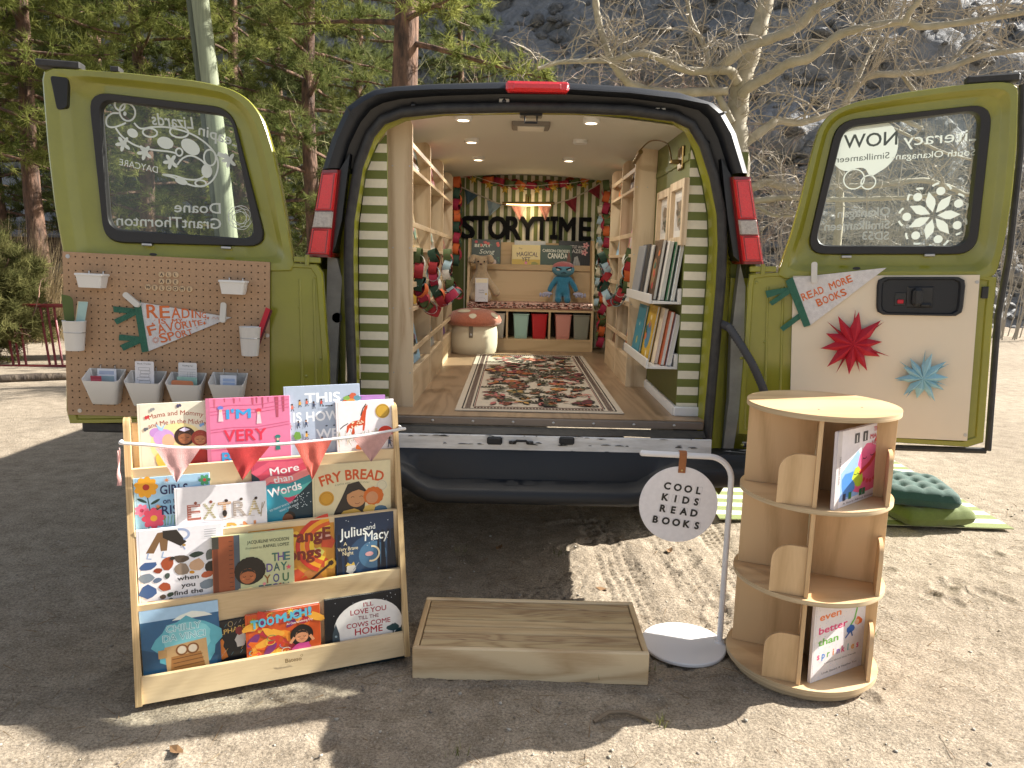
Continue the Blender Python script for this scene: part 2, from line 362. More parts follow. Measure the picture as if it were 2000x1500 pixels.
def ground_mat():
    m = bpy.data.materials.new('sand'); m.use_nodes = True; n = m.node_tree.nodes; l = m.node_tree.links; b = n['Principled BSDF']
    b.inputs['Roughness'].default_value = .95; b.inputs['Specular IOR Level'].default_value = .15
    tc = n.new('ShaderNodeTexCoord')
    def noi(sc, det=6, ro=.6):
        t = n.new('ShaderNodeTexNoise'); t.inputs['Scale'].default_value = sc; t.inputs['Detail'].default_value = det; t.inputs['Roughness'].default_value = ro
        l.new(tc.outputs['Object'], t.inputs['Vector']); return t
    def ramp(src, p0, c0, p1, c1):
        r = n.new('ShaderNodeValToRGB'); e = r.color_ramp.elements; e[0].position = p0; e[1].position = p1; e[0].color = (*c0, 1); e[1].color = (*c1, 1); l.new(src, r.inputs[0]); return r
    def mix(a, b_, f, t='MIX'):
        x = n.new('ShaderNodeMixRGB'); x.blend_type = t
        l.new(a, x.inputs[1]); l.new(b_, x.inputs[2])
        if isinstance(f, float): x.inputs[0].default_value = f
        else: l.new(f, x.inputs[0])
        return x
    big = ramp(noi(.6, 4).outputs['Fac'], .3, (.31, .263, .205), .7, (.40, .346, .272))
    med = ramp(noi(9, 5, .7).outputs['Fac'], .34, (.72, .70, .67), .66, (1.1, 1.09, 1.08))
    c = mix(big.outputs[0], med.outputs[0], 1.0, 'MULTIPLY')
    grain = ramp(noi(120, 5, .9).outputs['Fac'], .38, (.40, .38, .36), .60, (1.3, 1.29, 1.27))
    c = mix(c.outputs[0], grain.outputs[0], .85, 'MULTIPLY')
    v = n.new('ShaderNodeTexVoronoi'); v.inputs['Scale'].default_value = 80; l.new(tc.outputs['Object'], v.inputs['Vector'])
    peb = ramp(v.outputs['Distance'], .0, (1, 1, 1), .28, (0, 0, 0)); pc = ramp(v.outputs['Color'], .25, (0, 0, 0), .3, (.0, .0, .0))
    sp = n.new('ShaderNodeSeparateColor'); l.new(v.outputs['Color'], sp.inputs[0])
    sel = ramp(sp.outputs[0], .60, (0, 0, 0), .62, (1, 1, 1)); pf = mix(peb.outputs[0], sel.outputs[0], 1.0, 'MULTIPLY')
    pcol = ramp(sp.outputs[1], .2, (.10, .09, .08), .9, (.56, .53, .48)); c = mix(c.outputs[0], pcol.outputs[0], pf.outputs[0])
    # scattered dry needles and dark litter
    mp = n.new('ShaderNodeMapping'); mp.inputs['Scale'].default_value = (9, 60, 1); mp.inputs['Rotation'].default_value = (0, 0, .5); l.new(tc.outputs['Object'], mp.inputs[0])
    t = n.new('ShaderNodeTexNoise'); t.inputs['Scale'].default_value = 1.4; t.inputs['Detail'].default_value = 4; t.inputs['Distortion'].default_value = 1.5; l.new(mp.outputs[0], t.inputs['Vector'])
    lit = ramp(t.outputs['Fac'], .62, (0, 0, 0), .72, (.6, .6, .6)); dk = n.new('ShaderNodeRGB'); dk.outputs[0].default_value = (.07, .05, .035, 1)
    c = mix(c.outputs[0], dk.outputs[0], lit.outputs[0])
    l.new(c.outputs[0], b.inputs['Base Color'])
    bp = n.new('ShaderNodeBump'); bp.inputs['Strength'].default_value = 1; bp.inputs['Distance'].default_value = .007
    h = mix(noi(110, 6, .85).outputs['Fac'], v.outputs['Distance'], .35); l.new(h.outputs[0], bp.inputs['Height']); l.new(bp.outputs[0], b.inputs['Normal'])
    return m
g = npmesh('ground', np.c_[X.ravel(), Y.ravel(), Z.ravel()], Fa, ground_mat(), smooth=True); tag(g, kind='structure')
def gz(x, y):
    i = int(np.clip(np.searchsorted(gx, x), 0, n0-1)); j = int(np.clip(np.searchsorted(gy, y), 0, n1-1)); return float(Z[i, j])

# ---- rocky hillside closing the view
hu = np.arange(-70, 75, .3); hv = np.arange(0, 46, .3)
U, Vv = np.meshgrid(hu, hv, indexing='ij')
base = np.interp(U, [-70, -25, -8, 2, 8, 14, 24, 75], [34, 31, 27, 22, 18.2, 18.5, 21, 30])
hz = Vv*.86; hy = base+Vv*.5+1.2*(1-np.exp(-Vv/3))
rough = 1.7*fbm(U*.13, Vv*.13, 3, 21)+1.5*np.abs(fbm(U*.35+.2*Vv, Vv*.5, 4, 31))+.75*np.abs(vnoise(U*1.1, Vv*1.4, 41))+.4*vnoise(U*2.3, Vv*2.7, 45)
hy = hy-rough*np.clip(Vv/1.5, .25, 1); hx = U+.5*vnoise(U*1.3, Vv*1.3, 47); hz = hz+.5*vnoise(U*1.5+9, Vv*1.8, 51)*np.clip(Vv/1.5, 0, 1); hz[:, 0] = -.4
idx = np.arange(U.size).reshape(U.shape); Fh = np.stack([idx[:-1, :-1], idx[1:, :-1], idx[1:, 1:], idx[:-1, 1:]], -1).reshape(-1, 4)
def rock_mat(name, c, c2, sc):
    m = bpy.data.materials.new(name); m.use_nodes = True; n = m.node_tree.nodes; l = m.node_tree.links; b = n['Principled BSDF']; b.inputs['Roughness'].default_value = .9
    tc = n.new('ShaderNodeTexCoord'); t = n.new('ShaderNodeTexNoise'); t.inputs['Scale'].default_value = sc; t.inputs['Detail'].default_value = 9; t.inputs['Roughness'].default_value = .72
    l.new(tc.outputs['Object'], t.inputs['Vector']); r = n.new('ShaderNodeValToRGB'); e = r.color_ramp.elements
    e[0].position = .36; e[1].position = .66; e[0].color = (*c2, 1); e[1].color = (*c, 1); l.new(t.outputs['Fac'], r.inputs[0]); l.new(r.outputs[0], b.inputs['Base Color'])
    v = n.new('ShaderNodeTexVoronoi'); v.feature = 'DISTANCE_TO_EDGE'; v.inputs['Scale'].default_value = sc*2.2; l.new(t.outputs['Color'], v.inputs['Vector'])
    mp = n.new('ShaderNodeVectorMath'); mp.operation = 'MULTIPLY_ADD'; mp.inputs[1].default_value = (.25, .25, .25); l.new(t.outputs['Color'], mp.inputs[0]); l.new(tc.outputs['Object'], mp.inputs[2]); l.new(mp.outputs[0], v.inputs['Vector'])
    ad = n.new('ShaderNodeMath'); ad.operation = 'ADD'; l.new(v.outputs['Distance'], ad.inputs[0]); l.new(t.outputs['Fac'], ad.inputs[1])
    bp = n.new('ShaderNodeBump'); bp.inputs['Strength'].default_value = 1; bp.inputs['Distance'].default_value = .25; l.new(ad.outputs[0], bp.inputs['Height']); l.new(bp.outputs[0], b.inputs['Normal'])
    return m
ROCK = rock_mat('grey_rock', (.30, .30, .30), (.19, .195, .20), 1.1)
hill = npmesh('hillside', np.c_[hx.ravel(), hy.ravel(), hz.ravel()], Fh, ROCK, smooth=False); tag(hill, kind='structure')
# scree: loose stones on the slope, beyond counting
def rock_proto(seed):
    bm = bmesh.new(); bmesh.ops.create_icosphere(bm, subdivisions=2, radius=1); r = random.Random(seed); d = [Vector((r.uniform(-1, 1), r.uniform(-1, 1), r.uniform(-1, 1))).normalized() for _ in range(9)]
    for v in bm.verts:
        for q in d:
            k = v.co.dot(q)
            if k > .62: v.co -= q*(k-.62)*.9
    V = np.array([v.co[:] for v in bm.verts]); Fq = np.array([[v.index for v in f.verts] for f in bm.faces]); bm.free(); return V, Fq
protos = [rock_proto(i) for i in range(6)]; VV = []; FF = []; nb = 0
for k in range(3200):
    q = int(rng.integers(6)); V, Fq = protos[q]; x = rng.uniform(-6, 26); t = abs(rng.normal(0, 3.2)) if rng.random() < .6 else rng.uniform(0, 16)
    i = int(np.clip((x+70)/.3, 0, len(hu)-1)); j = int(np.clip(t/.3, 0, len(hv)-1)); p = np.array([hx[i, j], hy[i, j]-.05, hz[i, j]]); p[2] = max(p[2], -.05)
    s = .10+.34*rng.random()**3; a = rng.uniform(0, 6.28); Rm = np.array([[math.cos(a), -math.sin(a), 0], [math.sin(a), math.cos(a), 0], [0, 0, 1]])
    VV.append((V*np.array([s*rng.uniform(.8, 1.4), s, s*rng.uniform(.5, .9)]))@Rm.T+p); FF.append(Fq+nb); nb += len(V)
sc = npmesh('scree', np.concatenate(VV), np.concatenate(FF), rock_mat('scree_rock', (.33, .325, .315), (.20, .20, .20), 2.5)); tag(sc, 'loose grey stones covering the foot of the cliff', 'scree', kind='stuff')
# loose grit and pebbles lying on the sand near the camera
def pebble_proto(seed):
    bm = bmesh.new(); bmesh.ops.create_icosphere(bm, subdivisions=1, radius=1); r = random.Random(seed)
    for v in bm.verts: v.co *= r.uniform(.75, 1.15)
    V = np.array([v.co[:] for v in bm.verts]); Fq = np.array([[v.index for v in f.verts] for f in bm.faces]); bm.free(); return V, Fq
protos = [pebble_proto(i) for i in range(5)]; VV = []; FF = []; CC = []; nb = 0; pr_g = np.random.default_rng(33)
for k in range(5200):
    V, Fq = protos[k % 5]; x = pr_g.uniform(-2.2, 3.2); y = 1.45+3.0*pr_g.random()**1.5
    if vnoise(np.array([x*1.3]), np.array([y*1.3]), 17)[0] < pr_g.uniform(-.35, .2): continue
    s = .0020+.0050*pr_g.random()**5; a = pr_g.uniform(0, 6.28); Rm = np.array([[math.cos(a), -math.sin(a), 0], [math.sin(a), math.cos(a), 0], [0, 0, 1]]); VV.append((V*np.array([s*1.3, s, s*.75]))@Rm.T+np.array([x, y, gz(x, y)+s*.25])); FF.append(Fq+nb); nb += len(V)
    c = np.array([(.32, .28, .22), (.36, .33, .28), (.20, .17, .14), (.40, .37, .32)][int(pr_g.integers(4))])*pr_g.uniform(.8, 1.1); CC.append(np.repeat(c[None], len(V), 0))
pebm = bpy.data.materials.new('pebbles'); pebm.use_nodes = True; _a = pebm.node_tree.nodes.new('ShaderNodeAttribute'); _a.attribute_name = 'Col'; pebm.node_tree.links.new(_a.outputs['Color'], pebm.node_tree.nodes['Principled BSDF'].inputs['Base Color']); pebm.node_tree.nodes['Principled BSDF'].inputs['Roughness'].default_value = .9
o = npmesh('loose_gravel', np.concatenate(VV), np.concatenate(FF), pebm, smooth=True, colr=np.concatenate(CC)); tag(o, 'small pale pebbles and grit scattered over the sand', 'gravel', kind='stuff')

# ================================================================ THE VAN
GREEN = mat('green_paint', (.25, .25, .024), rough=.24, spec=.5, coat=.6, noise=.2, nscale=3, bump=.05, bscale=300)
GREENW = mat('green_wall_paint', (.13, .14, .03), rough=.55, noise=.1, nscale=8)
BLACKP = mat('black_trim_plastic', (.007, .009, .013), rough=.52, bump=.25, bscale=500)
NAVY = mat('black_painted_metal', (.006, .007, .009), rough=.35, noise=.4, nscale=9, c2=(.016, .017, .02))
RUBBER = mat('black_rubber', (.012, .012, .013), rough=.6, noise=.3, nscale=30, c2=(.035, .033, .03))
WHITEP = mat('scuffed_white_paint', (.74, .74, .74), rough=.45, noise=.5, nscale=14, c2=(.5, .49, .47), stretch=(.4, 1, 3))
PRIMER = mat('grey_primer', (.35, .34, .32), rough=.6, noise=.3, nscale=10)
RED = mat('red_lens', (.62, .010, .014), rough=.12, coat=1, noise=.2, nscale=130, bump=.9, bscale=260, emit=(.5, .0, .005), estr=.05)  # faint emission stands in for sunlight shining through the unlit lens
REDC = mat('clear_lens', (.55, .5, .46), rough=.15, coat=1, noise=.4, nscale=90, bump=.7, bscale=260)
STEEL = mat('steel', (.45, .45, .46), rough=.35, metal=1)
CREAMW = mat('cream_panel', (.68, .60, .47), rough=.5, noise=.05, nscale=3)
CEILM = mat('ceiling_lining', (.58, .56, .49), rough=.8, bump=.1, bscale=90)
WHITE = mat('white_plastic', (.72, .72, .71), rough=.35)
FLOORW = wood('vinyl_plank', (.30, .20, .12), (.20, .13, .075), 'Y', 5, .35)
def glass_mat(name, tint, refl=.10, film=0):
    m = bpy.data.materials.new(name); m.use_nodes = True; n = m.node_tree.nodes; l = m.node_tree.links
    for q in list(n): n.remove(q)
    o = n.new('ShaderNodeOutputMaterial'); t = n.new('ShaderNodeBsdfTransparent'); t.inputs[0].default_value = (*tint, 1)
    gl = n.new('ShaderNodeBsdfGlossy'); gl.inputs['Roughness'].default_value = .03; df = n.new('ShaderNodeBsdfTranslucent'); df.inputs[0].default_value = (.6, .65, .6, 1)
    lw = n.new('ShaderNodeLayerWeight'); lw.inputs[0].default_value = .25
    ad = n.new('ShaderNodeMath'); ad.operation = 'MULTIPLY_ADD'; ad.inputs[1].default_value = .5; ad.inputs[2].default_value = refl*.4; l.new(lw.outputs['Fresnel'], ad.inputs[0])
    x1 = n.new('ShaderNodeMixShader'); x1.inputs[0].default_value = film; l.new(t.outputs[0], x1.inputs[1]); l.new(df.outputs[0], x1.inputs[2])
    x2 = n.new('ShaderNodeMixShader'); l.new(ad.outputs[0], x2.inputs[0]); l.new(x1.outputs[0], x2.inputs[1]); l.new(gl.outputs[0], x2.inputs[2]); l.new(x2.outputs[0], o.inputs[0])
    return m
GLASS = glass_mat('window_glass', (.88, .93, .9), .1, .035)
VY = 2.95; FZ = .74
VO = Vector((.065, VY, 0))
van = thing('passenger_van', 'green passenger van with a black roof surround and both rear doors swung open', 'van', VO)
def vb(): b = MB(); b.M = Matrix.Translation(-VO); return b
def xz(L, Y): return [(p.x, p.z) for p in (at(x, y, Y) for x, y in L)]
# outlines of the rear opening in the photograph, turned into metres at the plane of the opening
OUT_T = xz([(627, 330), (646, 268), (675, 207), (703, 186), (729, 173), (763, 167), (838, 162), (981, 158), (1112, 160), (1229, 167), (1330, 179), (1396, 199), (1419, 219), (1441, 259), (1464, 338)], 2.95)
INN_T = xz([(664, 330), (679, 280), (700, 237), (722, 210), (745, 198), (780, 190), (850, 184), (981, 180), (1112, 181), (1229, 188), (1320, 200), (1368, 212), (1388, 230), (1407, 268), (1430, 340)], 2.97)
SEAL = xz([(688, 905), (688, 800), (686, 700), (682, 600), (680, 500), (682, 430), (699, 325), (722, 263), (746, 234), (785, 219), (867, 212), (1010, 209), (1120, 211), (1229, 215), (1318, 227), (1352, 243), (1376, 283), (1396, 346), (1410, 417), (1412, 478), (1408, 560), (1400, 650), (1392, 740), (1384, 830), (1380, 870)], 2.98)
JAMB = xz([(702, 905), (701, 800), (700, 700), (698, 600), (697, 500), (698, 440), (712, 335), (733, 282), (755, 252), (792, 235), (867, 225), (1010, 222), (1120, 223), (1229, 228), (1312, 240), (1340, 257), (1358, 295), (1374, 352), (1385, 417), (1387, 478), (1382, 560), (1375, 650), (1369, 740), (1364, 830), (1362, 870)], 3.05)
# ---- body shell
def shell():
    b = vb(); top = list(OUT_T)
    xl, xr = top[0][0]-.06, top[-1][0]+.06
    ring = [(xl+.08, .42), (xl-.03, .62), (xl-.045, .9), (xl-.02, 1.22)]+[(xl, 1.42)]+[(x, z-.006) for x, z in top]+[(xr, 1.42), (xr+.02, 1.22), (xr+.045, .9), (xr+.03, .62), (xr-.08, .42)]
    Ys = [2.99, 3.3, 3.9, 4.74, 5.45, 6.0, 6.6, 7.15, 7.5, 8.1, 8.35]
    sc = [1, 1.01, 1.02, 1.02, 1.02, 1.02, 1.01, .99, .0, .0, .0]; rings = []
    cx = (xl+xr)/2
    for Y, s in zip(Ys, sc):
        if s: rings.append([(cx+(x-cx)*(1+(s-1)*.8), Y, z if z < 1.3 else 1.3+(z-1.3)*(1 if Y < 6.6 else .97)) for x, z in ring])
        else:
            hz_ = {7.5: 1.32, 8.1: 1.14, 8.35: .95}[Y]; k = {7.5: 1, 8.1: .96, 8.35: .85}[Y]
            rings.append([(cx+(x-cx)*k, Y+.12*(z < 1), min(z, hz_-.03*((x-cx)/.95)**2)) for x, z in ring])
    n = len(ring); vs = [p for r in rings for p in r]; fs = []
    for k in range(len(rings)-1):
        for i in range(n-1):
            if k == 3 and ring[i][0] > .8 and ring[i+1][0] > .8 and 1.15 < (ring[i][1]+ring[i+1][1])/2 < 1.6: continue   # side window
            fs.append([k*n+i, k*n+i+1, (k+1)*n+i+1, (k+1)*n+i])
    fs.append([(len(rings)-1)*n+i for i in range(n)]); b.add(vs, fs)
    return b
body = shell().build('body_shell', GREEN, van, 40)
# ---- black surround over roof and pillars
b = vb(); rings = []
for (xo, zo), (xi, zi) in zip(OUT_T, INN_T):
    L = lambda t, d, y: (xo+(xi-xo)*t, y, zo+(zi-zo)*t)
    dx, dz = xo-xi, zo-zi; q = math.hypot(dx, dz); ox, oz = dx/q, dz/q
    rings.append([(xo+ox*.0, 3.32, zo+oz*.0), (xo+ox*.012, 3.2, zo+oz*.012), (xo+ox*.004, 2.985, zo+oz*.004), (xo-ox*.008, 2.955, zo-oz*.008), (xo-ox*.03, 2.935, zo-oz*.03), (xi+ox*.012, 2.94, zi+oz*.012), (xi, 2.955, zi), (xi, 3.03, zi)])
b.loft(rings, closed=False, caps=False)
sur = b.build('roof_surround', BLACKP, van, 50)
b = vb()                                                            # joints of the corner caps
for i in (2, 12):
    (xo, zo), (xi, zi) = OUT_T[i], INN_T[i]; b.tube([(xo, 2.956, zo), (xo*.75+xi*.25, 2.9335, zo*.75+zi*.25), (xi*.8+xo*.2, 2.938, zi*.8+zo*.2)], .003, 5)
b.build('cap_joint', RUBBER, van)
# ---- recessed flange between surround and seal: black above, painted green at the sides, bare primer at the corners
SO = xz([(664, 330), (679, 280), (700, 237), (722, 210), (745, 198), (780, 190), (850, 184), (981, 180), (1112, 181), (1229, 188), (1320, 200), (1368, 212), (1388, 230), (1407, 268), (1430, 340)], 3.0)
SI = SEAL[6:21]
b = vb(); b.loft([[(x, 3.0, z) for x, z in SO[:15]], [(x, 3.025, z) for x, z in SI]], closed=False, caps=False)
for i in (4, 6, 9, 11): x, z = (SO[i][0]+SI[i][0])/2, (SO[i][1]+SI[i][1])/2; b.ell((x, 3.0, z), (.012, .012, .012))
hd = b.build('header_channel', NAVY, van, 60)
for k in (6, 9): x, z = (SO[k][0]*.5+SI[k][0]*.5), (SO[k][1]*.5+SI[k][1]*.5); b = vb(); b.box(x-.02, x+.02, 2.992, 3.004, z-.010, z+.010, .002); b.build('lamp_window', mat('lamp_lens', (.5, .45, .36), rough=.3), van)
def flank(pxo, pxi, side):
    o = xz(pxo, 3.04); i = xz(pxi, 3.0); b = vb(); n = len(o)
    b.loft([[(x, 3.10, z) for x, z in o], [(x*.5+u*.5, 3.03, z*.5+w*.5) for (x, z), (u, w) in zip(o, i)], [(u, 2.99, w) for u, w in i]], closed=False, caps=False)
    x, z = o[2][0]*.5+i[2][0]*.5, o[2][1]*.5+i[2][1]*.5
    return b.build('door_pillar', GREEN, van, 60)
YS = [340, 430, 520, 610, 700, 790, 905]
pl = flank([(652, y) for y in YS], [(676-(0 if y > 450 else (450-y)*-.12), y) for y in YS], -1)
pr = flank([(1440-(y-340)*.02, y) for y in YS], [(1418-max(0, y-480)*.075, y) for y in YS], 1)
for nm, q in (('pillar_hole', [(660, 620)]),):
    b = vb()
    for x, y in q: p = at(x, y, 3.035); b.tube([(p.x, 3.02, p.z), (p.x, 3.04, p.z)], .021, 20)
    b.build('rubber_plug', RUBBER, pl)
for pxs in ([(640, 500), (658, 505), (668, 545), (662, 640), (655, 760), (648, 905), (628, 905), (636, 640)], [(1446, 516), (1440, 560), (1428, 660), (1424, 780), (1412, 880), (1432, 880), (1450, 760), (1456, 560)]):
    b = vb(); pts = [at(x, y, 3.02) for x, y in pxs]; b.prism([(p.x, p.z) for p in pts], 3.02, 3.06); b.build('corner_panel', PRIMER, van)   # bare corners, paint worn off
for x0, x1 in ((-.93, -.73), (.885, 1.03)): b = vb(); b.box(x0, x1, 3.065, 3.10, .5, 1.33); b.build('hinge_gap_blocker', GREEN, van)  # boxes added to block sunlight leaking through the hinge gaps
# ---- rubber seal and inner jamb
b = vb(); b.tube([(x, 2.985, z) for x, z in SEAL], .0195, 10); b.build('door_seal', RUBBER, van, 60)
b = vb()
b.loft([[(x, 2.995, z) for x, z in SEAL], [(x*.45+u*.55, 3.01, z*.45+w*.55) for (x, z), (u, w) in zip(SEAL, JAMB)], [(u, 3.07, w) for u, w in JAMB]], closed=False, caps=False); b.build('opening_jamb', GREEN, van, 60)
# ---- striped panels beside the opening
CREAMS = '#e4dcc6'; GREENS = (.14, .165, .03)
STRIPE = print_mat('striped_paint', .5)
def striped(side):
    b = vb(); zs = []; Y = 3.09
    zt = max(z for x, z in JAMB)-.005; z = FZ+.02; k = 0; per = .0348
    def edge(z):
        best = None
        P = JAMB[:11] if side < 0 else JAMB[11:]
        for (x0, z0), (x1, z1) in zip(P, P[1:]):
            if min(z0, z1) <= z <= max(z0, z1) and abs(z1-z0) > 1e-6: return x0+(x1-x0)*(z-z0)/(z1-z0)
        return P[-1][0] if side < 0 else P[0][0]
    xi_ = at(757, 480, 3.09).x; inner = (lambda z: xi_) if side < 0 else (lambda z: .695)
    while z < zt-.001:
        z1 = min(z+per, zt); e0, e1 = edge(max(z, JAMB[0][1]+.001)), edge(z1); i0 = inner(z)
        e0, e1 = (min(e0, i0-.001), min(e1, i0-.001)) if side < 0 else (max(e0, i0+.001), max(e1, i0+.001))
        b.add([(e0, Y, z), (i0, Y, z), (i0, Y, z1), (e1, Y, z1)], [(0, 1, 2, 3)], c=(CREAMS if k % 2 == 0 else GREENS)); z = z1; k += 1
    b.box(*( (-.64, xi_) if side < 0 else (.695, .93)), Y+.002, Y+.015, FZ, zt-.12, c=GREENS)
    return b.build('striped_panel', STRIPE, van, 0)
striped(-1); striped(1)
# ---- interior linings
LW, RW, BW, CZ = -.585, .695, 5.60, 1.965
b = vb(); b.box(LW-.03, LW, 3.105, BW, FZ, 2.0); lw = b.build('wall_lining', GREENW, van)
b = vb()
for y0, y1, z0, z1 in ((3.105, 4.76, FZ, 2.0), (4.76, 5.42, FZ, 1.15), (4.76, 5.42, 1.78, 2.0), (5.42, BW, FZ, 2.0)): b.box(RW, RW+.03, y0, y1, z0, z1)
b.box(RW-.006, RW, 3.11, 3.85, 1.80, 1.83, .003); b.build('wall_lining', GREENW, van)
b = vb(); b.box(RW+.2, RW+.205, 4.72, 5.47, 1.12, 1.8); b.build('side_window', GLASS, van)
b = vb(); n = 14; rings = []                                        # arched ceiling, sheets with a joint
for y in (3.06, 3.1, 3.6, 3.62, 4.3, 4.32, 5.0, BW):
    dz = .0 if y > 3.08 else -.02
    rings.append([(LW-.02+(RW-LW+.04)*i/n, y, CZ-.03+.05*math.sin(PI*i/n)+dz-(.004 if y in (3.62, 4.32) else 0)+.02*(y-3)/2.4) for i in range(n+1)])
b.loft(rings, closed=False, caps=False); b.build('ceiling_lining', CEILM, van, 20)
b = vb(); b.box(LW-.06, RW+.10, 2.985, 3.1, FZ-.03, FZ); b.box(LW-.06, RW+.03, 3.1, BW, FZ-.03, FZ); b.build('load_floor', FLOORW, van)
b = vb(); b.box(-.4, .685, BW-.016, BW, FZ, 2.03, c=CREAMS); x = -.56; b.box(LW, RW, BW-.004, BW+.03, FZ, 2.05, c=GREENS)
while x < RW: b.box(x, min(x+.0285, RW-.001), BW-.021, BW-.0165, FZ, 2.03, c=GREENS); x += .0565
b.build('striped_back_wall', STRIPE, van, 0)
b = vb(); b.prism([(RW, FZ), (RW-.014, FZ), (RW-.014, FZ+.03), (RW-.006, FZ+.042), (RW, FZ+.042)], 3.09, 3.84, 'xz'); b.box(RW-.012, .92, 3.068, 3.088, FZ, FZ+.04, .004); b.build('baseboard', WHITE, van)
# ---- sill: metal strip with screws, rubber mat edge, white scuffed lower jamb
sl0, sr0 = at(690, 815, 2.98).x-.05, at(1372, 818, 2.98).x
b = vb(); b.box(sl0, sr0, 2.962, 2.99, FZ-.033, FZ-.004, .002); 
ss = b.build('sill_strip', mat('brown_aluminium', (.16, .14, .13), rough=.4, metal=.6), van)
b = vb()
for k in range(9):
    x = sl0+.05+k*.1665; b.ell((x, 2.962, FZ-.017), (.006, .003, .006), 10, 6)
b.build('screw', STEEL, ss)
zt_a = at(1000, 850, 2.9).z
b = vb(); b.loft([[(sl0+(sr0-sl0)*i/30, 2.955, FZ-.035) for i in range(31)], [(sl0+(sr0-sl0)*i/30, 2.93+.004*math.sin(i*1.7), FZ-.041+.002*math.sin(i)) for i in range(31)], [(sl0+(sr0-sl0)*i/30, 2.905, zt_a+.003+.0015*math.sin(i*.9)) for i in range(31)]], closed=False, caps=False); b.build('rubber_apron', RUBBER, van, 60)
zt, zb = at(1000, 851, 2.90).z, at(1000, 882, 2.9).z
wx0, wx1 = at(700, 860, 2.9).x, at(1390, 860, 2.9).x
b = vb(); pr_ = [(2.93, zt-.004), (2.906, zt+.001), (2.90, zt-.003), (2.895, zb-.02), (2.93, zb-.03)]
b.prism(pr_, wx0, wx1, 'yz'); lj = b.build('lower_jamb', WHITEP, van)
sc_c = mat('scuff', (.03, .03, .032), rough=.7); b = vb(); r_ = random.Random(3)
for k in range(62):
    x = r_.uniform(wx0+.1, wx1-.05); z = r_.choice([zt-.004, zb+.003, (zt+zb)/2])+r_.uniform(-.006, .006); w = r_.uniform(.004, .045); h = r_.uniform(.001, .0042)
    b.prism([(x, z), (x+w, z+r_.uniform(-.002, .002)), (x+w*.6, z+h), (x+w*.2, z+h*.7)], 2.8935, 2.897)
b.build('scuff_mark', sc_c, lj, 0)
for px in (966, 1107):
    p = at(px, 861, 2.89); b = vb(); b.box(p.x-.031, p.x+.031, 2.884, 2.9, p.z-.016, p.z+.016, .006); b.box(p.x-.024, p.x+.024, 2.8835, 2.888, p.z-.011, p.z+.011, .002)
    for k in range(5): b.box(p.x-.02+k*.009, p.x-.015+k*.009, 2.882, 2.885, p.z-.010, p.z+.010)
    b.build('latch_pocket', BLACKP, lj)
p = at(1018, 862, 2.885); b = vb(); b.tube([(p.x-.036, 2.89, p.z-.006), (p.x-.03, 2.868, p.z-.004), (p.x-.018, 2.86, p.z+.008), (p.x+.018, 2.86, p.z+.008), (p.x+.03, 2.868, p.z-.004), (p.x+.036, 2.89, p.z-.006)], .0055, 8)
b.box(p.x-.05, p.x-.02, 2.883, 2.9, p.z-.013, p.z-.001, .003); b.box(p.x+.02, p.x+.05, 2.883, 2.9, p.z-.013, p.z-.001, .003); b.build('striker', NAVY, lj)
# ---- bumper with a stepped middle
b = vb(); bz0 = at(1030, 984, 2.72).z-.022; bzt = at(1030, 884, 2.86).z; ztop = at(1030, 948, 2.84).z
def bsec(x, k):
    """profile of the bumper: k = 1 in the stepped middle, 0 at the ends"""
    yf = 2.78-.03*k-.0*abs(x); zlo = (bz0+.075)*(1-k)+bz0*k; zp = (bzt-.035)*(1-k)+(ztop+.004)*k
    c = max(0, abs(x-.065)-.72)*.55
    yf += c*c*3
    pts = [(3.0, zlo+.02), (yf+.07, zlo), (yf+.012, zlo+.004), (yf, zlo+.02), (yf+.004, zp-.014), (yf+.018, zp), (2.845, zp+.004+.001*k), (2.865, zp+.012), (2.885, bzt-.012), (2.895, bzt), (3.0, bzt)]
    return [(x, y, z) for y, z in pts]
xs = [-.93, -.9, -.8, -.6, -.5, -.42, -.375, -.33, -.29, -.25, -.1, .1, .3, .42, .46, .5, .545, .59, .67, .77, .95, 1.03, 1.06]
ks = lambda x: 0 if x < -.5 or x > .67 else min(1, max(0, min((x+.5)/.2, (.67-x)/.2)))
sm = lambda t: t*t*(3-2*t)
b.loft([bsec(x, sm(ks(x))) for x in xs], closed=False, caps=False); bum = b.build('rear_bumper', BLACKP, van, 50)
b = vb(); b.box(-.42, .62, 3.5, 4.2, .36, .42); b.box(-.85, -.55, 3.3, 3.9, .3, .5); b.tube([(-.7, 2.98, .4), (-.7, 3.6, .4)], .03, 10); b.build('underbody', NAVY, van)
for wx in (-.80, .93):
    for wy in (4.0, 7.45):
        b = MB(); b.M = Matrix.Translation(Vector((wx, wy, .36))-VO) @ Matrix.Rotation(PI/2, 4, 'Y')
        b.lathe([(.2, -.1), (.33, -.1), (.355, -.07), (.36, 0), (.355, .07), (.33, .1), (.2, .1)], 36); w_ = b.build('wheel', RUBBER, van, 40)
        b = MB(); b.M = Matrix.Translation(Vector((wx, wy, .36))-VO) @ Matrix.Rotation(PI/2, 4, 'Y'); b.lathe([(.04, -.04), (.1, -.06), (.2, -.09), (.2, .09), (.1, .06), (.04, .04)], 24); b.build('rim', STEEL, w_)
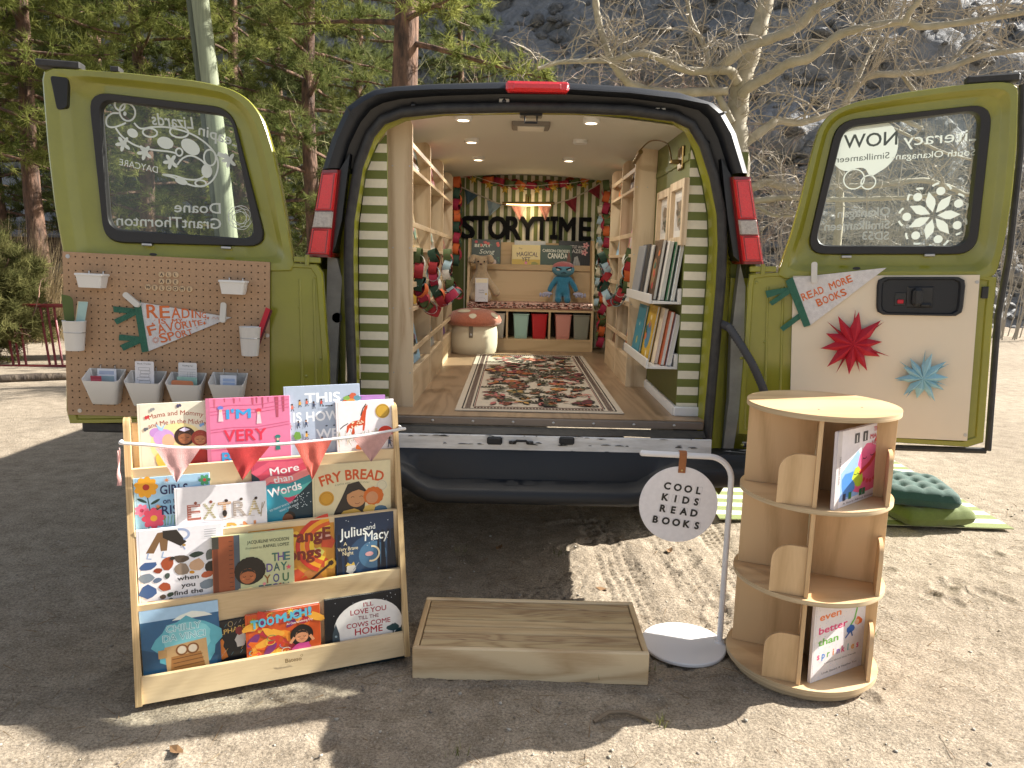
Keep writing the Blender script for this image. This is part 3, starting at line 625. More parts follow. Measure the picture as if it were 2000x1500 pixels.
# ---- lamps
def tail(TL, TR, BR, BL, mid0, mid1):
    Yf = 2.945
    c = [at(*p, 2.95) for p in (TL, TR, BR, BL)]
    L = lambda t, s: c[0]*(1-s)*(1-t)+c[1]*s*(1-t)+c[2]*s*t+c[3]*(1-s)*t
    b = vb(); o = []
    rings = []
    for t in (0, .015, .5, .985, 1):
        rings.append([tuple(L(t, 0)+Vector((0, .12, 0))), tuple(L(t, 0)+Vector((0, .0, 0))), tuple(L(t, .12)+Vector((0, -.014, 0))), tuple(L(t, .88)+Vector((0, -.014, 0))), tuple(L(t, 1)), tuple(L(t, 1)+Vector((0, .12, 0)))])
    b.loft(rings, closed=True, caps=True); hb = b.build('tail_light', mat('dark_red_housing', (.16, .003, .006), rough=.15, coat=1), van, 40)
    for t0, t1, m, nm in ((.03, mid0-.008, RED, 'red_lens'), (mid0, mid1, REDC, 'clear_lens'), (mid1+.008, .97, RED, 'red_lens')):
        b = vb(); rings = []
        for t, d in ((t0, -.012), (t0+.012, -.022), (t1-.012, -.022), (t1, -.012)): rings.append([tuple(L(t, s)+Vector((0, d if s not in (.08, .92) else -.010, 0))) for s in (.08, .14, .5, .86, .92)])
        b.loft(rings, closed=False, caps=False); ln_ = b.build(nm, m, hb, 25)
        if m is RED:
            b = vb(); q_ = [L(t0+.02, .2), L(t0+.02, .8), L(t1-.02, .8), L(t1-.02, .2), L(t0+.02, .2)]; b.tube([v+Vector((0, -.0225, 0)) for v in q_], .0022, 5); b.build('moulding', mat('dark_red_housing', (.16, .003, .006)), hb)
        else:
            b = vb()
            for k_ in range(9): b.tube([L(t0+.012+(t1-t0-.024)*k_/8, .16)+Vector((0, -.0222, 0)), L(t0+.012+(t1-t0-.024)*k_/8, .84)+Vector((0, -.0222, 0))], .0014, 4)
            b.build('ribbing', REDC, hb)
    return hb
tail((627, 333), (664, 332), (647, 503), (597, 501), .47, .66); tail((1427, 346), (1466, 346), (1492, 516), (1447, 516), .49, .66)
for q in ([(664, 332), (684, 300), (668, 430), (656, 480), (648, 500), (650, 440)], [(1426, 340), (1408, 310), (1420, 420), (1432, 500), (1447, 514), (1438, 430)]):
    b = vb(); pts = [at(x, y, 2.97) for x, y in q]; b.prism([(p.x, p.z) for p in pts], 2.965, 3.08); b.build('lamp_housing', NAVY, van)
p0, p1 = at(988, 158, 2.925), at(1111, 181, 2.925)
b = vb(); b.box(p0.x, p1.x, 2.915, 2.96, p1.z, p0.z, .008); bl = b.build('brake_light', RED, van)
b = vb(); b.box(p0.x+.03, p1.x-.03, 2.911, 2.92, p1.z+.008, p0.z-.008, .003); b.build('lens', RED, bl)
# latch hanging from the header, dome lamp
p = at(1037, 222, 3.03); b = vb(); b.box(p.x-.045, p.x+.045, 3.0, 3.07, p.z-.012, p.z+.018, .004); b.tube([(p.x-.024, 3.03, p.z-.01), (p.x-.024, 3.03, p.z-.034), (p.x+.024, 3.03, p.z-.034), (p.x+.024, 3.03, p.z-.01)], .0045, 6); b.build('door_latch', NAVY, van)
def ceil_z(x, y): return CZ-.03+.05*math.sin(PI*min(1, max(0, (x-LW+.02)/(RW-LW+.04))))+.02*(y-3)/2.4
p = at(1037, 241, 3.4); b = vb(); zc = ceil_z(p.x, 3.42); b.box(p.x-.085, p.x+.085, 3.36, 3.5, zc-.02, zc+.01, .006); dl = b.build('dome_lamp', mat('taupe_plastic', (.18, .16, .14), rough=.5), van)
b = vb(); b.box(p.x-.06, p.x+.06, 3.375, 3.485, zc-.024, zc-.019, .002); b.build('lens', mat('frosted_lens', (.6, .58, .52), rough=.4), dl)
LAMPG = mat('warm_lamp_glow', (.9, .8, .6), emit=(1, .82, .55), estr=2.2)
for px, py, lit in ((905, 231, 1), (921, 275, 1), (934, 310, 1), (1155, 237, 1), (1133, 277, 0), (1111, 312, 1)):
    d = ray(px, py); zz = ceil_z(.05, 3.6)-.012; t = (zz-CAM_H)/d.z; q = CO+d*t; zc = ceil_z(q.x, q.y); t = (zc-.012-CAM_H)/d.z; q = CO+d*t; zc = ceil_z(q.x, q.y)
    b = vb(); b.lathe([(.0, zc+.01), (.036, zc+.01), (.036, zc-.018), (.032, zc-.022), (.026, zc-.022), (.024, zc-.019), (0, zc-.019)], 28, cx=q.x, cy=q.y); cl = b.build('ceiling_light', WHITE, van)
    b = vb(); b.lathe([(0, zc-.0195), (.023, zc-.0195), (.023, zc-.021), (0, zc-.0215)], 24, cx=q.x, cy=q.y); b.build('diffuser', LAMPG if lit else mat('frosted_lens', (.6, .58, .52)), cl)
    if lit:
        L_ = bpy.data.lights.new('ceiling_lamp', 'AREA'); L_.shape = 'DISK'; L_.size = .045; L_.energy = 1.0; L_.color = (1, .93, .82)
        lo = bpy.data.objects.new('ceiling_lamp', L_); col.objects.link(lo); lo.parent = cl; lo.location = Vector((q.x, q.y, zc-.024))-VO
# corrugated conduit from right pillar into the door
b = vb(); P = [at(1408, 632, 2.99), at(1425, 640, 2.95), at(1450, 678, 2.9), at(1470, 712, 2.88), at(1488, 752, 2.88), at(1500, 790, 2.9)]
pts = []; rr = []
for i in range(len(P)-1):
    for k in range(16): pts.append(P[i].lerp(P[i+1], k/16)); rr.append(.0175 if k % 2 else .0145)
b.tube(pts, rr, 10); b.build('wiring_conduit', mat('grey_conduit', (.05, .05, .055), rough=.7), van, 80)

# ---- rear doors: stamped inner panels, seen from inside
DECAL = mat('white_vinyl', (.66, .70, .66), rough=.6)
_n = DECAL.node_tree.nodes; _l = DECAL.node_tree.links; _t = _n.new('ShaderNodeBsdfTranslucent'); _t.inputs[0].default_value = (.7, .74, .7, 1); _x = _n.new('ShaderNodeMixShader'); _x.inputs[0].default_value = .3
_l.new(_n['Principled BSDF'].outputs[0], _x.inputs[1]); _l.new(_t.outputs[0], _x.inputs[2]); _l.new(_x.outputs[0], _n['Material Output'].inputs[0])
GASK = mat('window_gasket', (.014, .013, .013), rough=.5, bump=.1, bscale=300)
def resample(P, n):
    """n points evenly along a closed outline, starting at its first point"""
    Q = P+[P[0]]; d = [0]
    for a, b in zip(Q, Q[1:]): d.append(d[-1]+math.hypot(b[0]-a[0], b[1]-a[1]))
    o = []; k = 0
    for i in range(n):
        t = d[-1]*i/n
        while d[k+1] < t: k += 1
        u = (t-d[k])/(d[k+1]-d[k]+1e-12); o.append((Q[k][0]+(Q[k+1][0]-Q[k][0])*u, Q[k][1]+(Q[k+1][1]-Q[k][1])*u))
    return o
def round_poly(P, r, n=5):
    o = []; m = len(P)
    for i in range(m):
        p = Vector(P[i]); a = Vector(P[i-1]); b = Vector(P[(i+1) % m]); ri = r[i] if hasattr(r, '__len__') else r
        if ri <= 0: o.append(tuple(p)); continue
        da = (a-p).normalized(); db = (b-p).normalized(); ri = min(ri, (a-p).length*.49, (b-p).length*.49)
        for k in range(n+1):
            t = k/n; q = (p+da*ri)*(1-t)**2+p*2*t*(1-t)+(p+db*ri)*t**2; o.append(tuple(q))
    return o
def radial(P, c, n, a0=0):
    """outline resampled by angle about c"""
    o = []; m = len(P)
    for i in range(n):
        t = a0+2*PI*i/n; dx, dz = math.cos(t), math.sin(t); best = None
        for k in range(m):
            (x0, z0), (x1, z1) = P[k], P[(k+1) % m]; ex, ez = x1-x0, z1-z0; den = dx*ez-dz*ex
            if abs(den) < 1e-12: continue
            s = ((x0-c[0])*ez-(z0-c[1])*ex)/den; u = ((x0-c[0])*dz-(z0-c[1])*dx)/den
            if s > 0 and -1e-9 <= u <= 1+1e-9 and (best is None or s > best): best = s
        o.append((c[0]+dx*best, c[1]+dz*best))
    return o
class Door:
    def __init__(s, org, xd, zd):
        s.M = frame(org, xd, zd); s.inv = s.M.inverted(); s.n = s.M.to_3x3() @ Vector((0, 1, 0)); s.o = s.M.translation
    def l(s, px, py, y=0):
        """local x, z of a point of the photo lying y behind the inner face"""
        p = onpl(px, py, s.o+s.n*y, s.n); q = s.inv @ p; return (q.x, q.z)
    def L(s, pts, y=0): return [s.l(a, b, y) for a, b in pts]
    def mb(s, cls=MB, *a):
        b = cls(*a); b.M = Matrix.Translation(-VO) @ s.M; return b
DL = Door(Vector((-1.678, 2.771, 1.363)), (.991, .127, -.032), (.028, .031, .999))
DR = Door(Vector((.95, 2.93, 1.36)), (.966, -.256, .030), (-.03, .0, 1))
def make_door(D, upper, lower, gout, gin, label, mirror):
    up = D.L(upper); lo = D.L(lower); go = round_poly(D.L(gout, .02), .07, 6); gi = round_poly(D.L(gin, .03), .05, 6)
    c = (sum(p[0] for p in gi)/len(gi), sum(p[1] for p in gi)/len(gi)); N = 120
    U = radial(round_poly(up, [.03, .05, .1, .12, .1, .02, .0, .0][:len(up)] if len(up) <= 8 else .04, 4), c, N); Gm = radial(go, c, N); Gi = radial(gi, c, N)
    mixp = lambda t: [(a[0]*(1-t)+b[0]*t, a[1]*(1-t)+b[1]*t) for a, b in zip(U, Gm)]
    b = D.mb(); rings = []
    for P, y in ((U, .055), (U, .006), (mixp(.04), 0), (mixp(.30), 0), (mixp(.36), .004), (mixp(.52), .022), (mixp(.60), .026), (mixp(.97), .027), (mixp(1.02), .030), (mixp(1.15), .034), (mixp(1.15), .055)):
        rings.append([(x, y, z) for x, z in P])
    b.loft(rings, closed=True, caps=False)
    # lower half: flat plate with pressed ribs and a rim
    n = 80; lc = (sum(p[0] for p in lo)/len(lo), sum(p[1] for p in lo)/len(lo)); Lo = radial(round_poly(lo, .015, 3), lc, n)
    sh = lambda t: [(lc[0]+(x-lc[0])*t, lc[1]+(z-lc[1])*t) for x, z in Lo]
    b.loft([[(x, y, z) for x, z in sh(t)] for t, y in ((1, .055), (1, .008), (.992, .002), (.95, .002), (.94, .008), (.0005, .009))], closed=True, caps=True)
    door = b.build('rear_door', GREEN, van, 30); tag(door, label)
    b = D.mb(); n2 = radial(go, c, N); b.loft([[(x, .034, z) for x, z in [(p[0]*1.0, p[1]) for p in n2]], [(x, .022, z) for x, z in n2], [(a[0]*.9+q[0]*.1, .014, a[1]*.9+q[1]*.1) for a, q in zip(n2, Gi)], [(a[0]*.12+q[0]*.88, .016, a[1]*.12+q[1]*.88) for a, q in zip(n2, Gi)], [(x, .024, z) for x, z in Gi], [(x, .05, z) for x, z in Gi]], closed=True, caps=False); b.build('window_gasket', GASK, door, 40)
    g = [(c[0]+(x-c[0])*1.03, c[1]+(z-c[1])*1.03) for x, z in gi]; b = D.mb(); b.add([(x, .040, z) for x, z in g], [list(range(len(g)))]); gl = b.build('window_glass', GLASS, door, 0)
    return door, gl, c
# left door
dl_, gl_l, cl_ = make_door(DL,
    [(80, 139), (100, 131), (245, 141), (385, 157), (448, 171), (486, 192), (514, 230), (535, 300), (553, 388), (566, 470), (572, 502), (580, 530), (127, 530), (123, 500), (105, 400), (92, 290)],
    [(126, 500), (150, 499), (560, 512), (628, 516), (641, 700), (643, 815), (560, 820), (300, 826), (128, 828)],
    [(172, 178), (452, 211), (523, 482), (204, 474)], [(197, 195), (452, 227), (500, 467), (216, 447)],
    'left rear door with a pegboard panel screwed to it', False)
dr_, gl_r, cr_ = make_door(DR,
    [(1990, 162), (1955, 158), (1877, 164), (1759, 181), (1667, 199), (1626, 217), (1603, 242), (1590, 281), (1564, 389), (1544, 461), (1523, 520), (1515, 545), (1945, 545), (1962, 480), (1978, 380), (1987, 280)],
    [(1512, 532), (1545, 530), (1950, 536), (1942, 600), (1921, 876), (1700, 862), (1440, 850), (1452, 700), (1462, 534)],
    [(1634, 236), (1940, 202), (1907, 497), (1574, 497)], [(1648, 238+12), (1914, 216), (1886, 480), (1592, 479)],
    'right rear door with a cream panel and black handle', True)
# black weather strips, brackets, clips, dark openings
b = DL.mb(); P = DL.L([(76, 128), (163, 137)], .03); b.box(P[0][0], P[1][0], .0, .05, P[1][1]-.004, P[1][1]+.022, .004); P = DL.L([(218, 140), (236, 143)], .02); b.box(P[0][0], P[1][0], .005, .05, P[1][1], P[1][1]+.02, .003); b.build('stop_bracket', RUBBER, dl_)
b = DL.mb(); b.prism(round_poly(DL.L([(98, 148), (133, 152), (131, 210), (112, 215)], 0), .012, 4), -.0015, .02); b.build('access_hole', mat('dark_opening', (.006, .006, .006), rough=.5), dl_)
b = DL.mb(); b.box(*[DL.l(x, 840)[0] for x in (155, 640)], .02, .06, DL.l(160, 846)[1], DL.l(160, 826)[1], .006); b.build('lower_seal', RUBBER, dl_)
for D, d, q in ((DL, dl_, [(285, 478), (440, 484)]), (DR, dr_, [(1654, 502), (1817, 499)])):
    for x, y in q:
        u, w = D.l(x, y); b = D.mb(); b.box(u-.018, u+.018, .004, .03, w-.004, w+.006, .002); b.build('glass_clip', STEEL, d)
for D, d, (x, y) in ((DL, dl_, (299, 497)), (DR, dr_, (1673, 524))):
    u, w = D.l(x, y); b = D.mb(Art, .0008); b.ellp(u, w, .014, .0055, (.006, .006, .006)); b.build('drain_hole', PRINT, d, 0)
b = DR.mb(); P = DR.L([(1994, 165), (1990, 300), (1968, 500), (1946, 620), (1927, 880)], .03); b.tube([(x+.006, .035, z) for x, z in P], .012, 8)
P = DR.L([(1927, 880), (1700, 872), (1450, 868)], .03); b.tube([(x, .04, z-.003) for x, z in P], .012, 8); b.build('weather_strip', RUBBER, dr_)
b = DR.mb(); P = DR.L([(1884, 168), (1988, 168)], .03); b.box(P[0][0], P[1][0], .004, .05, P[0][1]+.0, P[0][1]+.03, .006); b.build('stop_bracket', RUBBER, dr_)
for y in (572, 592): pass
P = DR.L([(1921, 560), (1929, 583)]); b = DR.mb(); b.box(P[0][0]-.004, P[1][0], -.003, .01, P[1][1], P[0][1], .002); b.build('latch', NAVY, dr_)
for D, d, (x, y) in ((DL, dl_, (600, 508)), (DR, dr_, (1490, 526))):        # hinges
    u, w = D.l(x, y); b = D.mb(); b.box(u-.05, u+.05, -.006, .02, w-.010, w+.012, .003); b.tube([(u, -.004, w-.02), (u, -.004, w+.02)], .009, 10); b.build('hinge', GREEN, d)
for D, d, q in ((DL, dl_, [(615, 541), (585, 566), (613, 650), (587, 652), (626, 700), (597, 735), (584, 600)]), (DR, dr_, [(1464, 556), (1478, 552), (1494, 668), (1448, 700), (1450, 870)])):
    for x, y in q: u, w = D.l(x, y); b = D.mb(); b.ell((u, .009, w), (.007, .004, .007), 10, 6); b.build('rivet', GREEN, d)
b = DL.mb(); 
for x in (585, 612, 628): P = DL.L([(x, 545), (x+6, 800)]); b.tube([(P[0][0], .010, P[0][1]), (P[1][0], .010, P[1][1])], .006, 8)
b.build('pressed_rib', GREEN, dl_, 60)
b = DR.mb()
for x in (1462, 1500, 1530): P = DR.L([(x, 560), (x-8, 840)]); b.tube([(P[0][0], .010, P[0][1]), (P[1][0], .010, P[1][1])], .006, 8)
b.build('pressed_rib', GREEN, dr_, 60)
# ---- pegboard on the left door: a 25.4 mm grid of real holes, 29 x 24
HARD = mat('brown_hardboard', (.42, .265, .155), rough=.75, noise=.14, nscale=90, bump=.2, bscale=400)
PBY = -.008
b = DL.mb(); P_ = .0254
for i in range(-1, 30):
    for j in range(-1, 25):
        x0, x1 = (i-.5)*P_, (i+.5)*P_; z0, z1 = -(j+.5)*P_, -(j-.5)*P_
        if i == -1: x0 = -.5*P_-.007; x1 = -.5*P_
        if i == 29: x0 = 28.5*P_; x1 = x0+.006
        if j == -1: z0 = .5*P_; z1 = z0+.004
        if j == 24: z1 = -23.5*P_; z0 = z1-.004
        if i in (-1, 29) or j in (-1, 24): b.add([(x0, PBY, z0), (x1, PBY, z0), (x1, PBY, z1), (x0, PBY, z1)], [(0, 1, 2, 3)]); continue
        cx, cz = i*P_, -j*P_; C_ = [(x0, PBY, z0), (x1, PBY, z0), (x1, PBY, z1), (x0, PBY, z1)]
        ho = [(cx+.0031*math.cos(PI/8+k*PI/4), PBY, cz+.0031*math.sin(PI/8+k*PI/4)) for k in range(8)]
        hb = [(x, PBY+.005, z) for x, y, z in ho]
        fs = [(0, 1, 4+6, 4+5), (1, 2, 4+0, 4+7), (2, 3, 4+2, 4+1), (3, 0, 4+4, 4+3), (1, 11, 10), (2, 5, 4), (3, 7, 6), (0, 9, 8)]
        b.add(C_+ho+hb, fs+[(4+k, 4+(k+1) % 8, 12+(k+1) % 8, 12+k) for k in range(8)])
pb = b.build('pegboard', HARD, dl_, 0, recalc=False)
b = DL.mb(); b.box(-.5*P_-.007, 28.5*P_+.006, PBY+.0055, PBY+.0075, -23.5*P_-.004, .5*P_+.004, c=None); b.build('pegboard_hole_shade', mat('pegboard_shade', (.02, .014, .01), rough=.9), dl_)  # dark sheet added behind the holes, their shade put into its colour
b = DL.mb()
for i, j in ((0, 0), (1, 23), (28.4, 10.5)): b.lathe([(0, 0), (.0075, 0), (.0075, .002), (.005, .003), (0, .003)], 16); b.v[-len(b.v):] = b.v[-len(b.v):]
b = DL.mb()
for i, j in ((0, 0), (1, 23), (28.4, 10.5)):
    x, z = i*P_, -j*P_; b.tube([(x, PBY-.0005, z), (x, PBY-.003, z)], .0078, 16); b.tube([(x, PBY-.003, z), (x, PBY-.0045, z)], .0035, 10)
b.build('washer_screw', STEEL, dl_)
# ---- cream panel and handle on the right door
b = DR.mb(); b.prism(DR.L([(1549, 539), (1914, 537), (1889, 861), (1542, 846)], -.006), -.006, .001); cp = b.build('trim_panel', CREAMW, dr_)
b = DR.mb()
for x, y in ((1907, 551), (1884, 849)): u, w = DR.l(x, y); b.tube([(u, -.0065, w), (u, -.0085, w)], .006, 12)
b.build('panel_screw', STEEL, dr_)
P = DR.L([(1714, 541), (1888, 541), (1880, 618), (1712, 615)], -.02); c_ = (sum(p[0] for p in P)/4, sum(p[1] for p in P)/4); R_ = radial(round_poly(P, .03, 5), c_, 48)
sc_ = lambda t, y: [(c_[0]+(x-c_[0])*t, y, c_[1]+(z-c_[1])*t) for x, z in R_]
b = DR.mb(); b.loft([sc_(1, -.005), sc_(1, -.016), sc_(.97, -.021), sc_(.90, -.021), sc_(.86, -.012), sc_(.01, -.011)], closed=True, caps=False); b.build('handle_bezel', BLACKP, dr_, 30)
u, w = DR.l(1795, 580); b = DR.mb(); b.loft([[(u-.045+.0*k, -.012, w-.04), (u+.045, -.012, w-.04), (u+.045, -.012, w+.04), (u-.045, -.012, w+.04)], [(u-.04, -.016, w-.035), (u+.04, -.016, w-.035), (u+.04, -.016, w+.035), (u-.04, -.016, w+.035)]]); b.box(u-.03, u+.005, -.045, -.012, w-.032, w+.034, .01); b.box(u-.004, u+.04, -.03, -.012, w-.036, w-.022, .006); b.build('door_handle', NAVY, dr_)
u, w = DR.l(1757, 584); b = DR.mb(); b.box(u-.02, u+.02, -.014, -.01, w-.025, w+.025, .003); b.build('lock_plate', NAVY, dr_)
b = DR.mb(); b.box(u-.011, u+.011, -.020, -.012, w-.016, w-.001, .002, c='#b01028'); b.build('lock_button', PRINT, dr_)
# ---- window lettering, stuck on the outside and therefore read mirrored from here
class Dec(Art):
    pass
def dec(D): a = D.mb(Dec, .0385, .00003); a.flip = True; return a
WV = (.62, .66, .61); a = dec(DL); dv = lambda x, y: DL.l(x, y, .0385)
def T(a, D, s, p0, p1, h, bold=0, shear=0):
    """mirrored word between two photo points of its base line (p0 left end as seen)"""
    A_, B_ = D.l(*p0, .0385), D.l(*p1, .0385); w = math.hypot(B_[0]-A_[0], B_[1]-A_[1]); r = math.atan2(B_[1]-A_[1], B_[0]-A_[0])
    a.text(s, (A_[0]+B_[0])/2, (A_[1]+B_[1])/2, h, WV, w=w, rot=r, bold=bold, shear=shear)
px_m = .00197
T(a, DL, 'Lizards', (296, 243), (378, 252), 22*px_m, .01, .2); T(a, DL, 'Leapin', (386, 262), (466, 288), 20*px_m, .01, .2)
T(a, DL, 'DAYCARE', (232, 322), (308, 338), 12*px_m, 0, .1)
a.build('window_lettering', DECAL, gl_l, 0)
a = dec(DL); LP = lambda pts: [dv(x, y) for x, y in pts]; k = px_m
def spl(P, n=6):
    o = []
    for i in range(len(P)-1):
        p0, p1, p2, p3 = P[max(i-1, 0)], P[i], P[i+1], P[min(i+2, len(P)-1)]
        for j in range(n):
            t = j/n; o.append(tuple(.5*((2*p1[q])+(-p0[q]+p2[q])*t+(2*p0[q]-5*p1[q]+4*p2[q]-p3[q])*t*t+(-p0[q]+3*p1[q]-3*p2[q]+p3[q])*t**3) for q in range(len(p1))))
    return o+[tuple(P[-1])]
w_ = 3.2*k
a.line(spl(LP([(262, 240), (275, 251), (300, 248), (330, 249), (370, 260), (400, 278), (420, 300), (426, 322), (420, 345), (405, 360), (385, 364), (360, 357), (340, 347), (318, 341), (340, 343), (365, 350), (388, 350), (404, 338), (400, 320), (385, 308), (370, 304), (356, 310), (346, 322)])), w_, WV)
a.line(spl(LP([(246, 240), (225, 248), (210, 246), (208, 232), (218, 222), (232, 221)])), w_, WV); a.line(spl(LP([(226, 250), (240, 268), (265, 284), (295, 292), (330, 296), (345, 300)])), w_, WV)
for x, y, rx, ry, w in ((249, 219, 14, 16, 1), (234, 205, 9, 10, 1), (293, 259, 13, 8, 1), (350, 258, 17, 10, 1), (410, 308, 11, 15, 1), (392, 358, 10, 6, 1), (350, 297, 6, 7, 1)): p = dv(x, y); a.ringl(p[0], p[1], rx*k, ry*k, w_, WV)
for x, y, rx, ry, ro in ((259, 260, 10, 8, -.4), (323, 279, 15, 11, -.2), (372, 287, 19, 13, -.6), (404, 334, 10, 13, 0), (354, 354, 12, 6, -.3), (244, 222, 3, 4, 0)): p = dv(x, y); a.ellp(p[0], p[1], rx*k, ry*k, WV, rot=ro)
for x, y in ((241, 281), (283, 298), (334, 316), (448, 313)):
    p = dv(x, y)
    for q in range(5): t = 1.0+q*1.15; a.ellp(p[0]+math.cos(t)*8*k, p[1]+math.sin(t)*8*k, 7*k, 3.4*k, WV, rot=t, n=10)
    a.ellp(p[0], p[1], 6*k, 6*k, WV)
a.line(LP([(425, 300), (440, 306), (448, 313)]), 8*k, WV); a.build('gecko_decal', DECAL, gl_l, 0)
a = dec(DL); T(a, DL, 'Doane', (341, 414), (431, 417), 20*k, .008); T(a, DL, 'GrantThornton', (228, 440), (432, 447), 20*k, .008)
p = dv(469, 425)
for q in range(5): a.ringl(p[0]+.012*math.cos(q*1.257), p[1]+.012*math.sin(q*1.257), .034, .034, .0022, WV)
a.build('sponsor_decal', DECAL, gl_l, 0)
a = dec(DR); dw = lambda x, y: DR.l(x, y, .0385); k = .0018
p = dw(1690, 300)
cut = [(1646, 262), (1665, 250), (1700, 244), (1735, 240), (1752, 262), (1754, 285), (1748, 306), (1734, 324), (1715, 337), (1700, 344), (1690, 330), (1676, 328), (1655, 334), (1640, 330), (1628, 318), (1626, 306)]
a.poly([dw(x, y) for x, y in spl(cut+cut[:1], 4)[:-1]], WV)
for x, y, r in ((1668, 350, 20), (1696, 356, 14)): p = dw(x, y); a.ringl(p[0], p[1], r*k, r*k, 2.5*k, WV)
CL_ = (.10, .12, .11)
def T2(s, p0, p1, h, bold=.0, c=WV):
    A_, B_ = dw(*p0), dw(*p1); w = math.hypot(B_[0]-A_[0], B_[1]-A_[1]); a.text(s, (A_[0]+B_[0])/2, (A_[1]+B_[1])/2, h, c, w=w, rot=math.atan2(B_[1]-A_[1], B_[0]-A_[0]), bold=bold)
T2('Literacy', (1764, 285), (1912, 274), 24*k, .0); T2('South Okanagan-', (1742, 312), (1905, 303), 13*k)
T2('Okanagan', (1636, 425), (1738, 420), 17*k, .012); T2('Similkameen', (1610, 450), (1737, 446), 17*k, .012); T2('SD53', (1684, 468), (1735, 468), 17*k, .012)
c = dw(1823, 421)
for q in range(7):
    t = PI/2+.25+q*2*PI/7; u, v = math.cos(t), math.sin(t); x, z = c[0]+u*33*k, c[1]+v*33*k
    P = [(c[0]+u*r_*k-v*s_*k, c[1]+v*r_*k+u*s_*k) for r_, s_ in ((7, 0), (22, 8), (32, 9), (50, 0), (32, -9), (22, -8))]; a.poly(P, WV)
    t2 = t+PI/7; u, v = math.cos(t2), math.sin(t2)
    a.ellp(c[0]+u*50*k, c[1]+v*50*k, 8.5*k, 8.5*k, WV, n=14)
    for sg in (-1, 1): a.ringl(c[0]+u*44*k, c[1]+v*44*k, 22*k, 22*k, 4*k, WV, n=8, a0=t2+sg*.35, a1=t2+sg*.95)
a.build('window_lettering', DECAL, gl_r, 0)
a = dec(DR); a.k = 8; T2('NOW', (1648, 290), (1752, 282), 27*k, .01, CL_); T2('Similkameen', (1630, 318), (1737, 309), 13*k, 0, CL_); a.build('window_lettering', mat('cut_lettering', (.10, .12, .11), rough=.7), gl_r, 0)

# ================================================================ BOOKS
PAGE = mat('page_edges', (.66, .63, .56), rough=.8, noise=.15, nscale=140, stretch=(1, 30, 1))
def book(M, W, H, T, art, base, label, group, spine=None, name='picture_book', cat='book'):
    """hard-cover book: local x to the right, z up, front board at y = 0, back board at y = T"""
    t = thing(name, label, cat, M, group); b = Art(0); c = .0022
    b.box(0, W, 0, c, 0, H, .0008, c=base); b.box(0, W, T-c, T, 0, H, .0008, c=base); b.box(0, c*1.2, c, T-c, 0, H, c=spine or base)
    if art:
        b.rect(.006, 0.001, .0075, H-.001, tuple(x*.7 for x in lin(base))); art(b, W, H)
    b.build('cover', PRINT, t, 0, recalc=False)
    p = MB(); p.box(c*1.2, W-.003, c, T-c, .003, H-.003); p.build('pages', PAGE, t, 0)
    return t
# ---- tiered book rack
BW0 = gr(266, 1400); BW1 = gr(801, 1297); BX = (BW1-BW0).normalized(); RW_ = (BW1-BW0).length
BM = frame(BW0, BX); BINV = BM.inverted()
BIRCH = wood('birch_ply', (.68, .52, .31), (.50, .35, .185), 'X', 3.5, .4, 7); BIRCHV = wood('birch_ply_upright', (.68, .50, .28), (.54, .38, .20), 'Z', 5, .4, 9)
PLYE = mat('ply_edge', (.60, .43, .22), rough=.6, noise=.45, nscale=34, c2=(.36, .23, .10), stretch=(7, .15, .15))
rack = thing('book_rack', 'low tiered birch plywood book rack full of picture books, with a bunting tied across it', 'book rack', BM)
fy = lambda z: .2*z-.004
def side(x0, x1):
    b = MB(); out = round_poly([(-.004, .03), (fy(.875), .88), (fy(.875)+.055, .885), (.30, .45), (.33, .03)], [.004, .02, .03, .1, .01], 4); b.prism(out, x0, x1, 'yz')
    o = b.build('side_panel', [BIRCHV, PLYE], rack, 20)
    for p in o.data.polygons:
        if abs(p.normal.x) < .5: p.material_index = 1
    return o
side(0, .018); side(RW_-.018, RW_)
ZK = [.111, .326, .526, .731]; TH = .012
def board(y0, z0, y1, z1, name):
    b = MB(); b.prism([(y0, z0), (y1, z1), (y1+TH, z1+.001), (y0+TH, z0)], .0185, RW_-.0185, 'yz'); return b.build(name, BIRCH, rack, 0)
r1 = board(fy(.03)+.004, .032, fy(ZK[0]), ZK[0], 'shelf_rail')
for k in (1, 2, 3): board(fy(ZK[k-1])+.050, ZK[k-1]-.06, fy(ZK[k]), ZK[k], 'shelf_rail')
board(fy(ZK[3])+.050, ZK[3]-.06, fy(.86)+.03, .862, 'back_board')
b = MB()
for k in range(4): b.box(.0185, RW_-.0185, fy(ZK[k])+.004, fy(ZK[k])+.06, ZK[k]-.075, ZK[k]-.065)
b.build('shelf_floor', BIRCH, rack, 0)
a = Art(fy(.08)-.003, .0003); a.text('Bateso', RW_*.545, .083, .0135, (.20, .12, .05), bold=.008); a.ringl(RW_*.545+.026, .100, .0035, .0035, .0012, (.20, .12, .05)); a.build('maker_mark', PRINT, rack, 0)
for x, y in ((.06, .05), (RW_-.06, .05), (.06, .28), (RW_-.06, .28)):
    b = MB(); b.tube([(x-.010, y+.01, .026), (x+.010, y+.01, .026)], .025, 16); b.box(x-.014, x+.014, y-.012, y+.03, .03, .052, .004); b.build('caster', RUBBER, rack)
